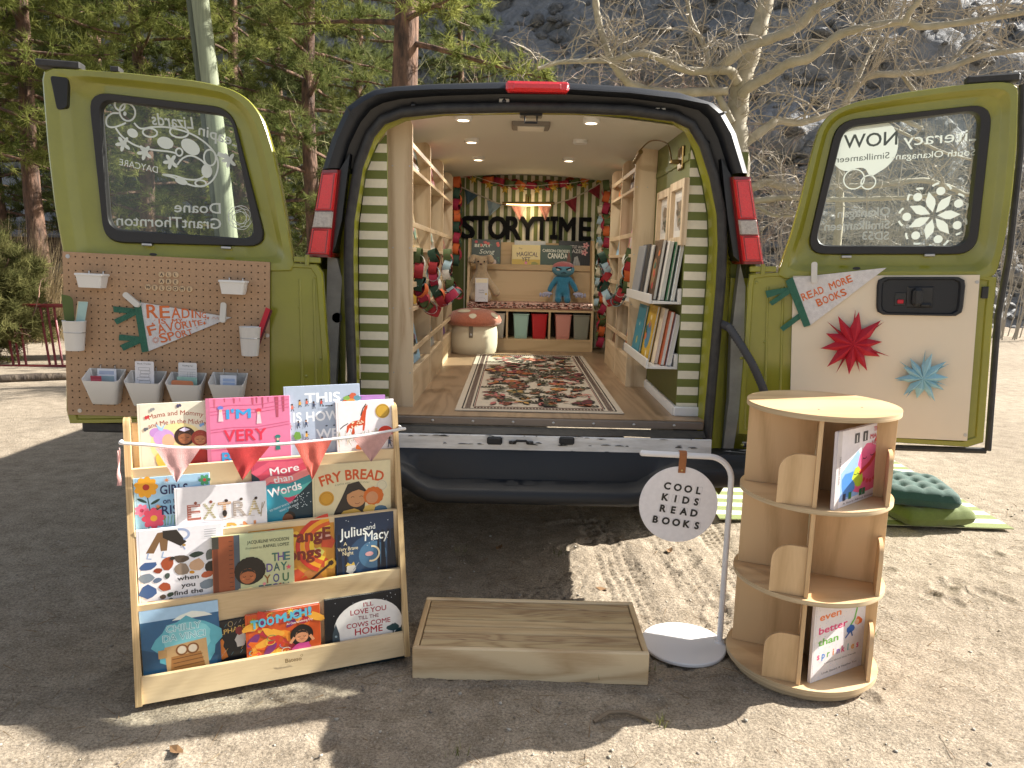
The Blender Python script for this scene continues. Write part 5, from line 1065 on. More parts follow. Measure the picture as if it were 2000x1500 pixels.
# ---- fabric buntings
def cloth(name, c, bump=.5):
    return mat('fabric_'+name, c, rough=.85, bump=bump, bscale=420, noise=.18, nscale=60, sheen=.2)
def pennant(A_, B_, C_, nrm, m, parent, seed=0, wave=.004, th=.0016, n=14):
    """hanging cloth triangle A-B-C with soft folds and a hem"""
    r = random.Random(seed); A_, B_, C_ = Vector(A_), Vector(B_), Vector(C_); f1, f2, ph = r.uniform(9, 14), r.uniform(3, 5), r.uniform(0, 6); b = MB()
    rows = []
    for i in range(n+1):
        t = i/n; L = A_.lerp(C_, t); Rr = B_.lerp(C_, t); k = 10
        rows.append([L.lerp(Rr, j/k)+nrm*(wave*(.4+t)*(math.sin(f1*j/k*(1-t*.6)+ph)+.6*math.sin(f2*t+ph+j))) for j in range(k+1)])
    k = 11; fr = [tuple(p) for row in rows for p in row]; bk = [tuple(p+nrm*-th) for row in rows for p in row]; N = len(fr); fs = []
    for i in range(n):
        for j in range(k-1):
            q = [i*k+j, i*k+j+1, (i+1)*k+j+1, (i+1)*k+j]; fs += [q, [N+x for x in q[::-1]]]
    for i in range(n):
        for j in (0, k-1): fs.append([i*k+j, (i+1)*k+j, N+(i+1)*k+j, N+i*k+j])
    for j in range(k-1): fs.append([j, j+1, N+j+1, N+j])
    b.add(fr+bk, fs); return b.build('pennant', m, parent, 70)
CORD = mat('white_cord', (.72, .70, .68), rough=.9, bump=.6, bscale=500)
bt = thing('bunting', 'white cord with pink, red and coral gauze pennants tied across the tiered rack', 'bunting', BM, None)
def rk(px, py, y): p = onpl(px, py, BM @ Vector((0, y, 0)), BM.to_3x3() @ Vector((0, 1, 0))); return BINV @ p
cp_ = [rk(x, y, .118) for x, y in ((243, 866), (290, 869), (340, 874), (400, 874), (460, 872), (520, 869), (600, 863), (700, 852), (784, 838))]
cp_ = [Vector((-.004, .15, cp_[0].z+.0)), Vector((-.006, .128, cp_[0].z))]+cp_+[Vector((RW_+.005, .12, cp_[-1].z)), Vector((RW_+.004, .16, cp_[-1].z))]
b = MB(); b.tube([Vector(q) for q in spl([tuple(v) for v in cp_], 5)], .0052, 8); b.build('cord', CORD, bt, 60)
GA = Vector((0, -1, 0))
for i, (A_, B_, C_, c) in enumerate((((303, 875), (391, 876), (345, 942), ('pink', (.68, .38, .36))), ((442, 876), (527, 871), (473, 938), ('red', (.50, .03, .03))), ((575, 867), (648, 860), (610, 937), ('coral', (.66, .13, .09))), ((690, 856), (768, 843), (725, 902), ('dusty_pink', (.52, .29, .26))))):
    pennant(rk(*A_, .110), rk(*B_, .110), rk(*C_, .098), GA, cloth(*c), bt, i, .0022)
pennant(Vector((-.010, .15, .80)), Vector((-.012, .09, .80)), Vector((-.016, .12, .69)), Vector((-1, 0, 0)), cloth('pink', (.6, .35, .34)), bt, 9, .003)
# ---- wooden step
PINE = wood('pine_board', (.68, .53, .33), (.46, .31, .165), 'X', 5, .45, 16)
stm = thing('wooden_step', 'low wide pine step box with a slatted top on the sand below the bumper', 'step', frame(Vector((-.319, 2.237, 0)), (1, -.006, 0)))
SW, SD, SH = .783, .375, .115
def part(b, name, m, parent, s=35): return b.build(name, m, parent, s)
part(MB().box(0, SW, 0, .019, 0, SH, .004), 'front_board', PINE, stm); part(MB().box(0, SW, SD-.019, SD, 0, SH, .004), 'back_board', PINE, stm)
PINEY = wood('pine_board_side', (.60, .44, .25), (.44, .29, .15), 'Y', 5, .45, 16)
for x in (0, SW-.019): part(MB().box(x, x+.019, .0195, SD-.0195, 0, SH-.002, .003), 'side_board', PINEY, stm)
b = MB(); y = .021
PINE2 = wood('pine_slat', (.50, .37, .20), (.30, .19, .09), 'X', 9, .5, 22)
for k in range(7): b.box(.022, SW-.022, y, y+.0435, SH-.020, SH-.003-.002*((k*3) % 4)/3, .003, m=(0, 1, 2)[(k*2+k//3) % 3]); y += .0477
part(b, 'slatted_top', [PINE2, wood('pine_slat_light', (.58, .43, .24), (.40, .27, .14), 'X', 7, .5, 15), wood('pine_slat_brown', (.46, .33, .18), (.27, .16, .08), 'X', 11, .5, 26)], stm)
# ---- sign stand and round sign
WMET = mat('white_metal', (.74, .73, .74), rough=.38)
ss_ = thing('sign_stand', 'slim white metal stand with a round foot and bent arm, beside the wooden step', 'stand', (.641, 2.50, 0))
part(MB().lathe([(0, 0), (.150, 0), (.152, .004), (.152, .010), (.149, .013), (0, .013)], 56), 'foot', WMET, ss_, 30)
sx = .775-.641
arm = [(sx, .008, .012), (sx, .008, .3), (sx, .008, .60)]+[(sx-.085+.085*math.cos(t), .008, .63+.085*math.sin(t)) for t in [k*PI/2/9 for k in range(10)]]+[(.457-.641, .008, .722)]
part(MB().tube(arm, .0105, 14), 'pole', WMET, ss_, 60)
part(MB().ell((.457-.641, .008, .722), (.0115, .0108, .0108), 12, 8), 'end_cap', WMET, ss_); part(MB().lathe([(0, .012), (.02, .012), (.016, .02), (0, .02)], 20, cx=sx, cy=.008), 'collar', WMET, ss_)
SM = frame(Vector((.592, 2.503, .538)), (1, 0, -.03)); sg = thing('round_sign', 'round white sign with black letter tiles hanging from the stand by a tan leather tab', 'sign', SM)
a = Art(-.0025, .00006); b_ = MB(); a.M = Matrix.Rotation(PI/2, 4, 'X'); a.lathe([(0, .0025), (.1385, .0025), (.1395, .0015), (.1395, -.0015), (.1385, -.0025), (0, -.0025)], 64, c='#e6e2e4'); a.M = Matrix.Identity(4)
for row, z, n in (('COOL', .062, 4), ('KIDS', .020, 4), ('READ', -.022, 4), ('BOOKS', -.066, 5)):
    for i, ch in enumerate(row):
        x = (i-(n-1)/2)*.0375; rr = rad(-6); X_ = x*math.cos(rr)-z*math.sin(rr)+.004; Z_ = x*math.sin(rr)+z*math.cos(rr)
        a.ringl(X_, Z_, .0175, .0195, .0009, '#b8b4b6', 4, PI/4, PI/4+2*PI, rr); a.text(ch, X_-.001, Z_-.012, .0245, '#141416', rot=rr, bold=.035)
a.build('sign_disc', print_mat('sign_print', .4), sg, 30)
LEATHER = mat('tan_leather', (.36, .125, .035), rough=.5, bump=.2, bscale=300, noise=.2, nscale=40)
b = MB(); tb = .178; b.box(-.013, .013, -.0075, -.005, .118, tb+.006, .002); b.box(-.013, .013, .005, .0165, tb+.014, tb+.0165, .001); b.loft([[(-.013, -.0062, tb+.004), (.013, -.0062, tb+.004), (.013, -.004, tb+.004), (-.013, -.004, tb+.004)], [(-.013, -.0062, tb+.012), (.013, -.0062, tb+.012), (.013, -.004, tb+.010), (-.013, -.004, tb+.010)], [(-.013, .004, tb+.0185), (.013, .004, tb+.0185), (.013, .004, tb+.0165), (-.013, .004, tb+.0165)]]); tab = b.build('leather_tab', LEATHER, sg)
part(MB().ell((0, -.008, .128), (.004, .0025, .004), 12, 8), 'rivet', mat('brass', (.6, .42, .18), rough=.3, metal=1), sg)
# ---- round revolving shelf
RC = Vector((1.022, 2.392, 0)); RS = thing('round_shelf', 'tall drum shaped plywood bookshelf with three open tiers, standing on the sand', 'bookshelf', RC)
MAPLE = wood('maple_ply', (.68, .48, .27), (.52, .335, .17), 'X', 4, .38, 8); MAPLEV = wood('maple_upright', (.67, .46, .25), (.50, .32, .155), 'Z', 4, .4, 8)
EDGE = mat('disc_edge', (.62, .50, .33), rough=.6, noise=.4, nscale=30, c2=(.40, .28, .15), stretch=(.1, .1, 8))
def disc(r, z0, z1, name):
    b = MB(); b.lathe([(0, z1), (r-.003, z1)], 72, m=0); b.lathe([(r-.003, z1), (r, z1-.002), (r, z0+.002), (r-.003, z0)], 72, m=1); b.lathe([(r-.003, z0), (0, z0)], 72, m=0)
    # stitched as one board
    return b.build(name, [MAPLE, EDGE], RS, 30)
def disc2(r, z0, z1, name):
    b = MB(); n = 72; b.prism([(r*math.cos(2*PI*i/n), r*math.sin(2*PI*i/n)) for i in range(n)], z0, z1, 'xy'); o = b.build(name, [MAPLE, EDGE], RS, 30)
    for p in o.data.polygons:
        if abs(p.normal.z) < .5: p.material_index = 1
    return o
disc2(.228, .002, .016, 'turntable'); disc2(.248, .028, .046, 'base'); disc2(.243, .330, .345, 'shelf'); disc2(.241, .628, .643, 'shelf'); disc2(.238, .921, .938, 'top')
part(MB().lathe([(0, .016), (.1, .016), (.1, .028), (0, .028)], 24), 'spindle', STEEL, RS)
PH = [rad(-112+90*k) for k in range(4)]
for zi, (z0, z1) in enumerate(((.046, .330), (.345, .628), (.643, .921))):
    for k, ph in enumerate(PH):
        d = Vector((math.cos(ph), math.sin(ph), 0)); M = Matrix(((d.x, -d.y, 0, 0), (d.y, d.x, 0, 0), (0, 0, 1, 0), (0, 0, 0, 1)))
        b = MB(); b.M = M; b.box(.008 if k % 2 else -.007, .228, -.0065, .0065, z0+.0005, z1-.0005, .001); w = b.build('partition', MAPLEV, RS, 20)
        # book stop at the outer end, rounded at the top
        h = .165; sgn = -1
        O = [(0, z0+.001), (sgn*.105, z0+.001), (sgn*.105, z0+h-.06)]+[(sgn*(.045+.06*math.cos(t)), z0+h-.06+.06*math.sin(t)) for t in [q*PI/2/6 for q in range(1, 7)]]+[(sgn*.0, z0+h)]
        O = [(y-.007, z) for y, z in O]
        b = MB(); b.M = M; b.prism(O, .206, .218, 'yz'); b.build('book_stop', MAPLEV, RS, 20)
for x, y in ((-.06, -.12), (.10, -.07)): part(MB().tube([(x, y, .9375), (x, y, .9392)], .004, 8), 'screw', STEEL, RS)
def free_book(BL, BR, z, TL, T, base, art, label, lean=0):
    A_, B_ = gr(*BL, z), gr(*BR, z); xd = (B_-A_); W = xd.length; xd.normalize(); zd = Vector((0, 0, 1)); fn = zd.cross(xd)
    Hh = TL if not isinstance(TL, tuple) else onpl(*TL, A_, fn).z-z
    return book(frame(A_, xd, zd+fn*lean), W, Hh, T, art, base, label, 'picture books in the round shelf')
def cR(a, W, H):
    p = lambda x, t: (x*W, H-t*H)
    a.rect(0, 0, .09*W, H, '#c4bcbc'); a.poly([p(.1, .55), p(.45, .30), p(.62, .55), p(.5, .9), p(.1, .92)], '#8fb0e2'); a.blob(*p(.72, .5), .24*W, .26*H, '#e2608a', 16, .1); a.blob(*p(.66, .78), .3*W, .12*H, '#e2608a', 14, .1)
    for q in range(12): t = 1.2-q*.3; a.blob(*p(.74+.26*math.cos(t), .48-.28*math.sin(t)), .035*W, .028*H, '#d23a4a', 8)
    a.blob(*p(.28, .72), .15*W, .16*H, '#4a84cc', 12, .15); a.blob(*p(.47, .66), .11*W, .13*H, '#b4c83a', 12, .2); a.line([p(.5, .62), p(.72, .52), p(.85, .4)], .05*W, '#c83a3a')
    for x, t in ((.6, .42), (.76, .40), (.42, .6), (.5, .6)): a.ringl(*p(x, t), .04*W, .02*H, .008*W, '#25202a', 8, PI, 2*PI)
    for x in (.4, .58): a.rect((x-.05)*W, H*.80, (x+.05)*W, H*.93, '#2c2c34'); a.line([p(x, .1), p(x, .19)], .015*W, '#e6e2e4')
    for x in (.2, .32, .55, .62): a.rect((x-.03)*W, H*.08, (x+.03)*W, H*.17, R_.choice(['#2c6a4a', '#1e2a4a', '#3a7a3a']))
    for s, t, w, c in (('THE', .10, .16, '#c8485a'), ('MAGIC', .19, .30, '#c8485a'), ('HUG', .28, .2, '#c8485a')): a.text(s, *p(.84, t), .06*H, c, w=w*W, bold=.01)
    a.text('A Story About Emotions', *p(.55, .97), .024*H, '#3a3a40', w=.75*W); a.text('THE MAGIC HUG', .055*W, H*.5, .035*H, '#5a5050', w=.36*H, rot=-PI/2)
def cS(a, W, H):
    p = lambda x, t: (x*W, H-t*H)
    a.hold = True
    for q in range(240): x, t = R_.random(), R_.random(); u = R_.uniform(0, 3); a.line([p(x, t), (p(x, t)[0]+.016*W*math.cos(u), p(x, t)[1]+.016*W*math.sin(u))], .006*W, R_.choice(['#b8b8d0', '#d8a8b0', '#b8d0b0', '#d8c8a0', '#a8b8d8']))
    a.hold = False
    for s, t, w, c in (('even', .24, .40, '#e07a3a'), ('better', .41, .54, '#d8487a'), ('than', .56, .38, '#6aa84a')): a.text(s, *p(.1, t), .085*H, c, w=w*W, align='L', bold=.02, rot=.02)
    for i, (ch, c) in enumerate(zip('sprinkles', ('#d8487a', '#4a84c8', '#6aa84a', '#e07a3a', '#8a5ab0', '#d8487a', '#4aa8a8', '#e0a03a', '#d8487a'))): a.text(ch, *p(.12+.095*i, .73), .085*H, c, bold=.02)
    a.text('a story about best friends', *p(.55, .81), .022*H, '#4a4a50', w=.62*W); a.text('Linda Skeers & Heather Fox', *p(.55, .93), .026*H, '#34343a', w=.68*W, rot=.02)
    a.line([p(.66, .46), p(.78, .34), p(.82, .18)], .03*W, '#6ab04a'); a.blob(*p(.72, .46), .08*W, .05*H, '#3a6ab0'); a.blob(*p(.86, .38), .07*W, .055*H, '#d8642a', 10, .25); a.ellp(*p(.83, .39), .045*W, .035*H, '#e2b08a'); a.ellp(*p(.82, .12), .08*W, .06*H, '#5a3420'); a.ellp(*p(.82, .13), .05*W, .04*H, '#8a5a3a')
    for x, t in ((.62, .56), (.76, .56)): a.line([p(.72, .48), p(x, t)], .025*W, '#2f5a9a')
free_book((1628, 997), (1717, 964), .6435, (1640, 846), .012, '#dcd6da', cR, 'white book with pink and blue monsters in the top tier of the round shelf', .03)
free_book((1582, 1335), (1682, 1299), .0465, .275, .012, '#dfd8d8', cS, 'speckled white book with multicoloured lettering in the bottom tier of the round shelf', .02)

# ================================================================ INSIDE THE VAN
PINEV = wood('pine_upright', (.64, .50, .33), (.45, .31, .18), 'Z', 6, .5, 12)
PINEL = wood('pine_batten', (.58, .44, .28), (.46, .33, .19), 'Y', 6, .5, 12)
def wall_shelf(label, ys, xa, xw, levels, rails, top, sgn):
    """front-facing wall shelf along Y; xa aisle side, xw wall side"""
    t = thing('wall_shelf', label, 'bookshelf', (xw, ys[0], FZ)); O = Vector((xw, ys[0], FZ))
    def nb(): b = MB(); b.M = Matrix.Translation(-O); return b
    w = abs(xa-xw)
    for i, y in enumerate(ys):
        r_ = .035; out = [(xw, FZ), (xa, FZ), (xa, top-r_)]+[(xa-sgn*r_*(1-math.cos(a)), top-r_+r_*math.sin(a)) for a in [q*PI/2/6 for q in range(1, 7)]]+[(xw, top)]
        b = nb(); b.prism(out, y, y+.019, 'xz'); o = b.build('end_panel' if i in (0, len(ys)-1) else 'divider', PINEV, t, 0)
        if i == 0:
            b = nb()
            for z in levels:
                for x in (xa-sgn*.012, xa-sgn*w*.6): b.tube([(x, y-.0012, z+.006), (x, y+.002, z+.006)], .003, 8)
            b.build('screw', STEEL, o)
    for z in levels: b = nb(); b.box(xw, xa-sgn*.001, ys[0]+.0195, ys[-1]-.0005, z-.008, z+.008, .001); b.build('shelf', PINEL, t)
    for z in rails: b = nb(); b.box(xa-sgn*.012, xa-sgn*.0015, ys[0]+.0195, ys[-1]-.0005, z-.011, z+.011, .001); b.build('rail', PINEL, t)
    b = nb(); b.box(xa-sgn*.014, xa-sgn*.002, ys[0]+.0195, ys[-1]-.0005, FZ, levels[-1]-.009); b.build('base_board', PINEL, t)
    return t
xa = at(806, 500, 3.15).x
LV = [1.755, 1.42, 1.165, .885]; RL = [1.85, 1.525, 1.27, .985]
wall_shelf('tall pine wall shelf with three bays along the left wall of the van', [3.15, 3.79, 4.43, 5.055], xa, LW+.002, LV, RL, 1.955, 1)
xb = at(1238, 400, 3.81).x
wall_shelf('tall pine wall shelf with two bays along the right wall of the van', [3.81, 4.27, 4.73], xb, RW-.002, LV, RL, 1.95, -1)
NAMED = [('yellow', '#d8b030'), ('red', '#a82a26'), ('teal', '#2a7a86'), ('white', '#dcd8d0'), ('black', '#1c1c22'), ('orange', '#d0702a'), ('dark green', '#24482f'), ('sky blue', '#86b4d2'), ('pink', '#d890a0'), ('beige', '#c8b490'), ('navy', '#22305a'), ('purple', '#64407a'), ('brown', '#6a4428'), ('mint', '#98c4b0'), ('grey', '#8a8a8c')]
def shelf_books(side, ys, xw, xa, sgn, skip=()):
    r_ = random.Random(17 if sgn > 0 else 23); tn = ['top', 'second', 'third', 'bottom']; bn = ['nearest', 'middle', 'farthest'] if len(ys) > 3 else ['nearer', 'farther']
    for k, z in enumerate(LV):
        for i in range(len(ys)-1):
            y = ys[i]+.035; cs = r_.sample(NAMED, 3)
            for q in range(2):
                W = r_.uniform(.19, .25)*(1 if sgn > 0 else .82); H = min(r_.uniform(.19, .27), (1.93-z) if k == 0 else .25); nm, c = cs[q]; c2 = cs[2][1]
                lean = .16; M = frame(Vector((xa-sgn*.034, y if sgn < 0 else y+W, z+.009)), (0, 1 if sgn < 0 else -1, 0), Vector((-sgn*.20, 0, 1)))
                if sgn < 0: M = frame(Vector((xa+.030, y+W, z+.009)), (0, -1, 0), Vector((.2, 0, 1)))
                else: M = frame(Vector((xa-.030, y, z+.009)), (0, 1, 0), Vector((-.2, 0, 1)))
                def art(a, W, H, c2=c2, r_=r_):
                    a.ellp(W*.5, H*.4, W*.3, H*.24, c2, 14); a.rect(W*.15, H*.76, W*.85, H*.86, '#e8e0d0')
                    for j in range(4): a.blob(W*r_.uniform(.15, .85), H*r_.uniform(.12, .6), W*.1, H*.07, r_.choice(NAMED)[1], 7)
                book(M, W, H, .010, art, c, f'{nm} book in the {bn[i]} bay of the {side} wall shelf, {tn[k]} tier', f'books in the {side} wall shelf')
                y += W+.015
                if y+.19 > ys[i+1]: break
shelf_books('left', [3.15, 3.79, 4.43, 5.055], LW, xa, 1); shelf_books('right', [3.81, 4.27, 4.73], RW, xb, -1)
# ---- rug
f0, f1, b0_, b1_ = gr(888, 803, FZ), gr(1218, 808, FZ), gr(941, 690, FZ), gr(1126, 688, FZ)
RUW = (f1.x-f0.x); RUL = 5.0-f0.y; RM = frame(Vector((f0.x, f0.y, FZ+.001)), (1, .004, 0), (0, 1, 0))
a = Art(-.0065, .00002); a.box(0, RUW, -.006, 0, 0, RUL, .002, c='#b9ac9a'); r_ = random.Random(12); rw, rl = RUW, RUL
DK, RU, OL, MR = '#2b211c', '#8a4526', '#4c4a30', '#6e2a2c'
for m_, w_, c in ((.03, .004, DK), (.075, .003, DK), (.082, .0022, MR)):
    for L in ([(m_, m_), (rw-m_, m_)], [(rw-m_, m_), (rw-m_, rl-m_)], [(rw-m_, rl-m_), (m_, rl-m_)], [(m_, rl-m_), (m_, m_)]): a.line(L, w_*1.6, c)
n = int(rl/.018)
a.hold = True
for i in range(n):
    for x in (.052, rw-.052): a.rect(x-.012, .04+i*(rl-.08)/n, x+.012, .04+i*(rl-.08)/n+.010, '#4a2a20')
for i in range(int(rw/.018)):
    for z in (.052, rl-.052): a.rect(.08+i*(rw-.16)/int(rw/.018), z-.012, .08+i*(rw-.16)/int(rw/.018)+.010, z+.012, '#4a2a20')
a.hold = False
pal = ['#8a4526', '#a3602e', '#6e2a2c', '#a8605a', '#b88a4a', '#4c4a30', '#5c5a3a', '#c08a80']
PX = []
for tr in range(900):
    x, z, s = r_.uniform(.13, rw-.13), r_.uniform(.13, rl-.13), r_.uniform(.035, .085)
    if all(math.hypot(x-q[0], z-q[1]) > (s+q[2])*.62 for q in PX): PX.append((x, z, s))
for ip, (x, z, s) in enumerate(PX):
    a.k = 60+(ip % 9)*26; k = r_.randrange(4); t0 = r_.uniform(0, 6.28); c1, c2 = r_.sample(pal, 2)
    if k == 0:
        a.ellp(x, z, s*.8, s*.8, DK, 22)
        for q in range(11): t = t0+q*2*PI/11; a.ellp(x+math.cos(t)*s*.5, z+math.sin(t)*s*.5, s*.34, s*.15, c1 if q % 2 else c2, 10, rot=t)
        a.ellp(x, z, s*.26, s*.26, c2, 14); a.ellp(x, z, s*.12, s*.12, DK, 10)
    elif k == 1:
        u, v = math.cos(t0), math.sin(t0); a.line([(x-u*s*1.2, z-v*s*1.2), (x+u*s*1.1, z+v*s*1.1)], .006, DK)
        for q in range(6):
            for sg in (-1, 1): tt = -1+.36*q; a.ellp(x+u*s*tt-v*sg*s*.26, z+v*s*tt+u*sg*s*.26, s*.30, s*.10, OL if q % 2 else DK, 10, rot=t0+sg*.8)
    elif k == 2:
        a.poly([(x+s*.95*math.cos(t0+t), z+s*.95*math.sin(t0+t)) for t in [PI*q/12 for q in range(13)]], DK); a.poly([(x+s*.8*math.cos(t0+t), z+s*.8*math.sin(t0+t)) for t in [PI*q/12 for q in range(13)]], c1)
        for q in range(6): t = t0+.3+q*.5; a.line([(x, z), (x+s*.8*math.cos(t), z+s*.8*math.sin(t))], .006, DK)
        a.ellp(x, z, s*.22, s*.22, c2, 12)
    else:
        for q in range(3): a.ellp(x+s*.4*math.cos(t0+q*2.1), z+s*.4*math.sin(t0+q*2.1), s*.5, s*.24, DK, 14, rot=t0+q*2.1); a.ellp(x+s*.4*math.cos(t0+q*2.1), z+s*.4*math.sin(t0+q*2.1), s*.42, s*.17, c1 if q else OL, 14, rot=t0+q*2.1)
a.k = 320; a.hold = True
for tr in range(160):
    x, z, t, s = r_.uniform(.11, rw-.11), r_.uniform(.11, rl-.11), r_.uniform(0, 6.28), r_.uniform(.015, .035); a.ellp(x, z, s, s*.35, r_.choice([OL, RU, DK, '#a8605a']), 9, rot=t)
rug = a.build('floor_rug', print_mat('rug_pile', .95, .6), None, 0); rug.matrix_world = RM; tag(rug, 'cream rug with rust and dark green flowers on the floor of the van', 'rug')
# ---- storage bench at the back
BY = 5.28; zz = lambda y, Y=BY: at(1000, y, Y).z
bx0, bx1 = at(911, 600, BY).x, at(1160, 600, BY).x
BO = Vector((bx0, BY, FZ)); bench = thing('storage_bench', 'pale wood storage bench with a patterned seat pad against the back wall', 'bench', BO)
def nb(O=BO): b = MB(); b.M = Matrix.Translation(-O); return b
OAK = wood('pale_oak', (.56, .40, .22), (.46, .315, .16), 'X', 6, .5, 10); OAKV = wood('pale_oak_upright', (.56, .40, .22), (.46, .315, .16), 'Z', 6, .5, 10)
zs, zc_, zk = zz(592), zz(607), zz(664); ztp = zz(467, 5.42)
for x in (bx0, bx1-.017): b = nb(); b.prism([(BY, FZ), (BY, zs), (BY+.13, ztp), (BY+.29, ztp), (BY+.29, FZ)], x, x+.017, 'yz'); b.build('side_panel', OAKV, bench)
b = nb(); b.box(bx0+.0175, bx1-.0175, BY+.004, BY+.28, zk-.008, zk+.008); b.build('shelf', OAK, bench)
b = nb(); b.box(bx0+.0175, bx1-.0175, BY+.006, BY+.02, FZ, zk-.0085); b.build('plinth', OAK, bench)
b = nb(); b.box(bx0+.0175, bx1-.0175, BY+.0, BY+.28, zc_-.004, zc_+.012); b.build('seat_board', OAK, bench)
for px in (990, 1073): x = at(px, 640, BY).x; b = nb(); b.box(x-.007, x+.007, BY+.003, BY+.28, zk+.0085, zc_-.0045); b.build('divider', OAKV, bench)
b = nb(); b.box(bx0+.0175, bx1-.0175, BY+.26, BY+.275, FZ, zc_-.006); b.build('back_board', mat('bench_back', (.10, .07, .04), rough=.7), bench)
b = nb(); b.prism([(BY+.17, zs-.02), (BY+.215, zz(527, 5.46)), (BY+.228, zz(527, 5.46)), (BY+.183, zs-.02)], bx0+.0175, bx1-.0175, 'yz'); b.build('backrest', OAK, bench)
b = nb(); b.box(bx0+.0175, bx1-.0175, BY+.20, BY+.212, zz(527, 5.48), zz(516, 5.48)); b.build('book_ledge', OAK, bench)
b = nb(); b.box(bx0+.0175, bx1-.0175, BY+.268, BY+.28, zs, ztp-.02); b.build('display_back', OAK, bench)
a = Art(0); a.M = Matrix.Translation(-BO); a.box(bx0+.004, bx1-.004, BY-.012, BY+.19, zc_+.0125, zs+.006, .012, c='#c9a091'); r_ = random.Random(6)
for k in range(520):
    x, y = r_.uniform(bx0+.01, bx1-.01), r_.uniform(BY-.008, BY+.18); c = r_.choice(['#7a2a22', '#2b2320', '#d8c8b8', '#a85a4a', '#4a3a30'])
    s = r_.uniform(.004, .009); a.add([(x-s, y, zs+.0064), (x+s, y-s*.4, zs+.0064), (x+s*.5, y+s, zs+.0064), (x-s*.6, y+s*.9, zs+.0064)], [(0, 1, 2, 3)], c)
    z = r_.uniform(zc_+.02, zs); a.add([(x-s, BY-.0124, z), (x+s, BY-.0124, z-s*.3), (x+s*.4, BY-.0124, z+s*.6), (x-s*.6, BY-.0124, z+s*.5)], [(0, 1, 2, 3)], c)
a.build('seat_pad', print_mat('printed_cotton', .9, .5), bench, 40)
def tub(b, x0, x1, y0, y1, z0, z1, k=.82, wall=.0025, rim=.004, c=None, rnd=.012):
    """open tapered tub with a rolled rim"""
    cx, cy = (x0+x1)/2, (y0+y1)/2
    def R(t, g, z): return [(cx+(x-cx), cy+(y-cy), z) for x, y in round_poly([(cx+(x0-cx)*t-(-g if 0 else g), cy+(y0-cy)*t-g), (cx+(x1-cx)*t+g, cy+(y0-cy)*t-g), (cx+(x1-cx)*t+g, cy+(y1-cy)*t+g), (cx+(x0-cx)*t-g, cy+(y1-cy)*t+g)], rnd, 4)]
    b.loft([R(k, 0, z0), R(1-.012, 0, z1-.009), R(1, rim*.8, z1-.008), R(1, rim, z1-.003), R(1, rim*.5, z1), R(1, -wall, z1), R(k, -wall, z0+wall)], True, True, c=c); return b
for i, (pa, pbx, c, nm) in enumerate(((949, 988, (.55, .52, .44), 'cream'), (1001, 1034, (.32, .50, .44), 'mint green'), (1037, 1070, (.45, .015, .02), 'bright red'), (1083, 1117, (.60, .26, .21), 'salmon pink'), (1118, 1153, (.24, .24, .19), 'olive grey'))):
    x0, x1 = at(pa, 630, BY+.04).x, at(pbx, 630, BY+.04).x; z1 = zz(613, BY+.04)+.004
    t = thing('storage_bin', nm+' tapered plastic bin in the cubbies under the bench', 'bin', Vector(((x0+x1)/2, BY+.12, zk+.0085)), 'bins under the bench')
    b = MB(); b.M = Matrix.Translation(-t.location); tub(b, x0+.004, x1-.004, BY+.02, BY+.22, zk+.009, z1, .80); b.build('tub', mat('bin_'+nm.replace(' ', '_'), c, rough=.4), t, 40)
    b = MB(); b.M = Matrix.Translation(-t.location); xc = (x0+x1)/2; b.box(xc-(x1-x0)*.37, xc+(x1-x0)*.37, BY+.0245, BY+.0275, zk+.035, zk+.037); b.build('moulded_line', mat('bin_'+nm.replace(' ', '_'), c), t, 0)
# books on the bench ledge
def bench_book(x0, x1, yt, Y, zb, base, art, label, lean=.18):
    A_, B_ = at(x0, yt, Y), at(x1, yt, Y); H = (A_.z-zb); return book(frame(Vector((A_.x, Y-.0, zb)), (1, 0, 0), (0, lean, 1)), B_.x-A_.x, H*1.015, .01, art, base, label, 'books on the bench ledge')
zl = zz(527, 5.48)+.002
def b1(a, W, H):
    p = lambda x, t: (x*W, H-t*H); r_ = random.Random(2); a.text('BERRY', *p(.42, .26), .10*H, '#dfe4d4', w=.52*W, bold=.02); a.text('Song', *p(.56, .48), .15*H, '#dfe4d4', w=.5*W, shear=.25)
    for q in range(12): a.ellp(*p(r_.uniform(.04, .96), r_.choice([r_.uniform(.05, .2), r_.uniform(.65, .97)])), .05*W, .05*W, r_.choice(['#b82a30', '#d0503a', '#8a2030']), 10)
    for q in range(18): a.ellp(*p(r_.uniform(.02, .98), r_.uniform(.02, .98)), .05*W, .02*W, '#3c6a44', 8, rot=r_.uniform(0, 3)) if q % 2 else None
    a.ellp(*p(.78, .76), .09*W, .09*W, '#c2a9a0', 16)
def b2(a, W, H):
    p = lambda x, t: (x*W, H-t*H); a.rect(0.01*W, 0.01*H, W*.99, H*.42, '#c2a53a'); a.text('The', *p(.3, .18), .07*H, '#5a3a50', w=.12*W); a.text('MAGICAL', *p(.55, .44), .17*H, '#43303c', w=.72*W, bold=.01, arc=2*W); a.text('YET', *p(.5, .66), .17*H, '#43303c', w=.3*W, bold=.01); a.ellp(*p(.5, .98), .16*W, .18*H, '#7a2a44', 16, a0=0, a1=PI); a.ellp(*p(.5, .72), .05*W, .05*W, '#d8809a', 10); a.blob(*p(.8, .75), .12*W, .08*H, '#8a8a3a')
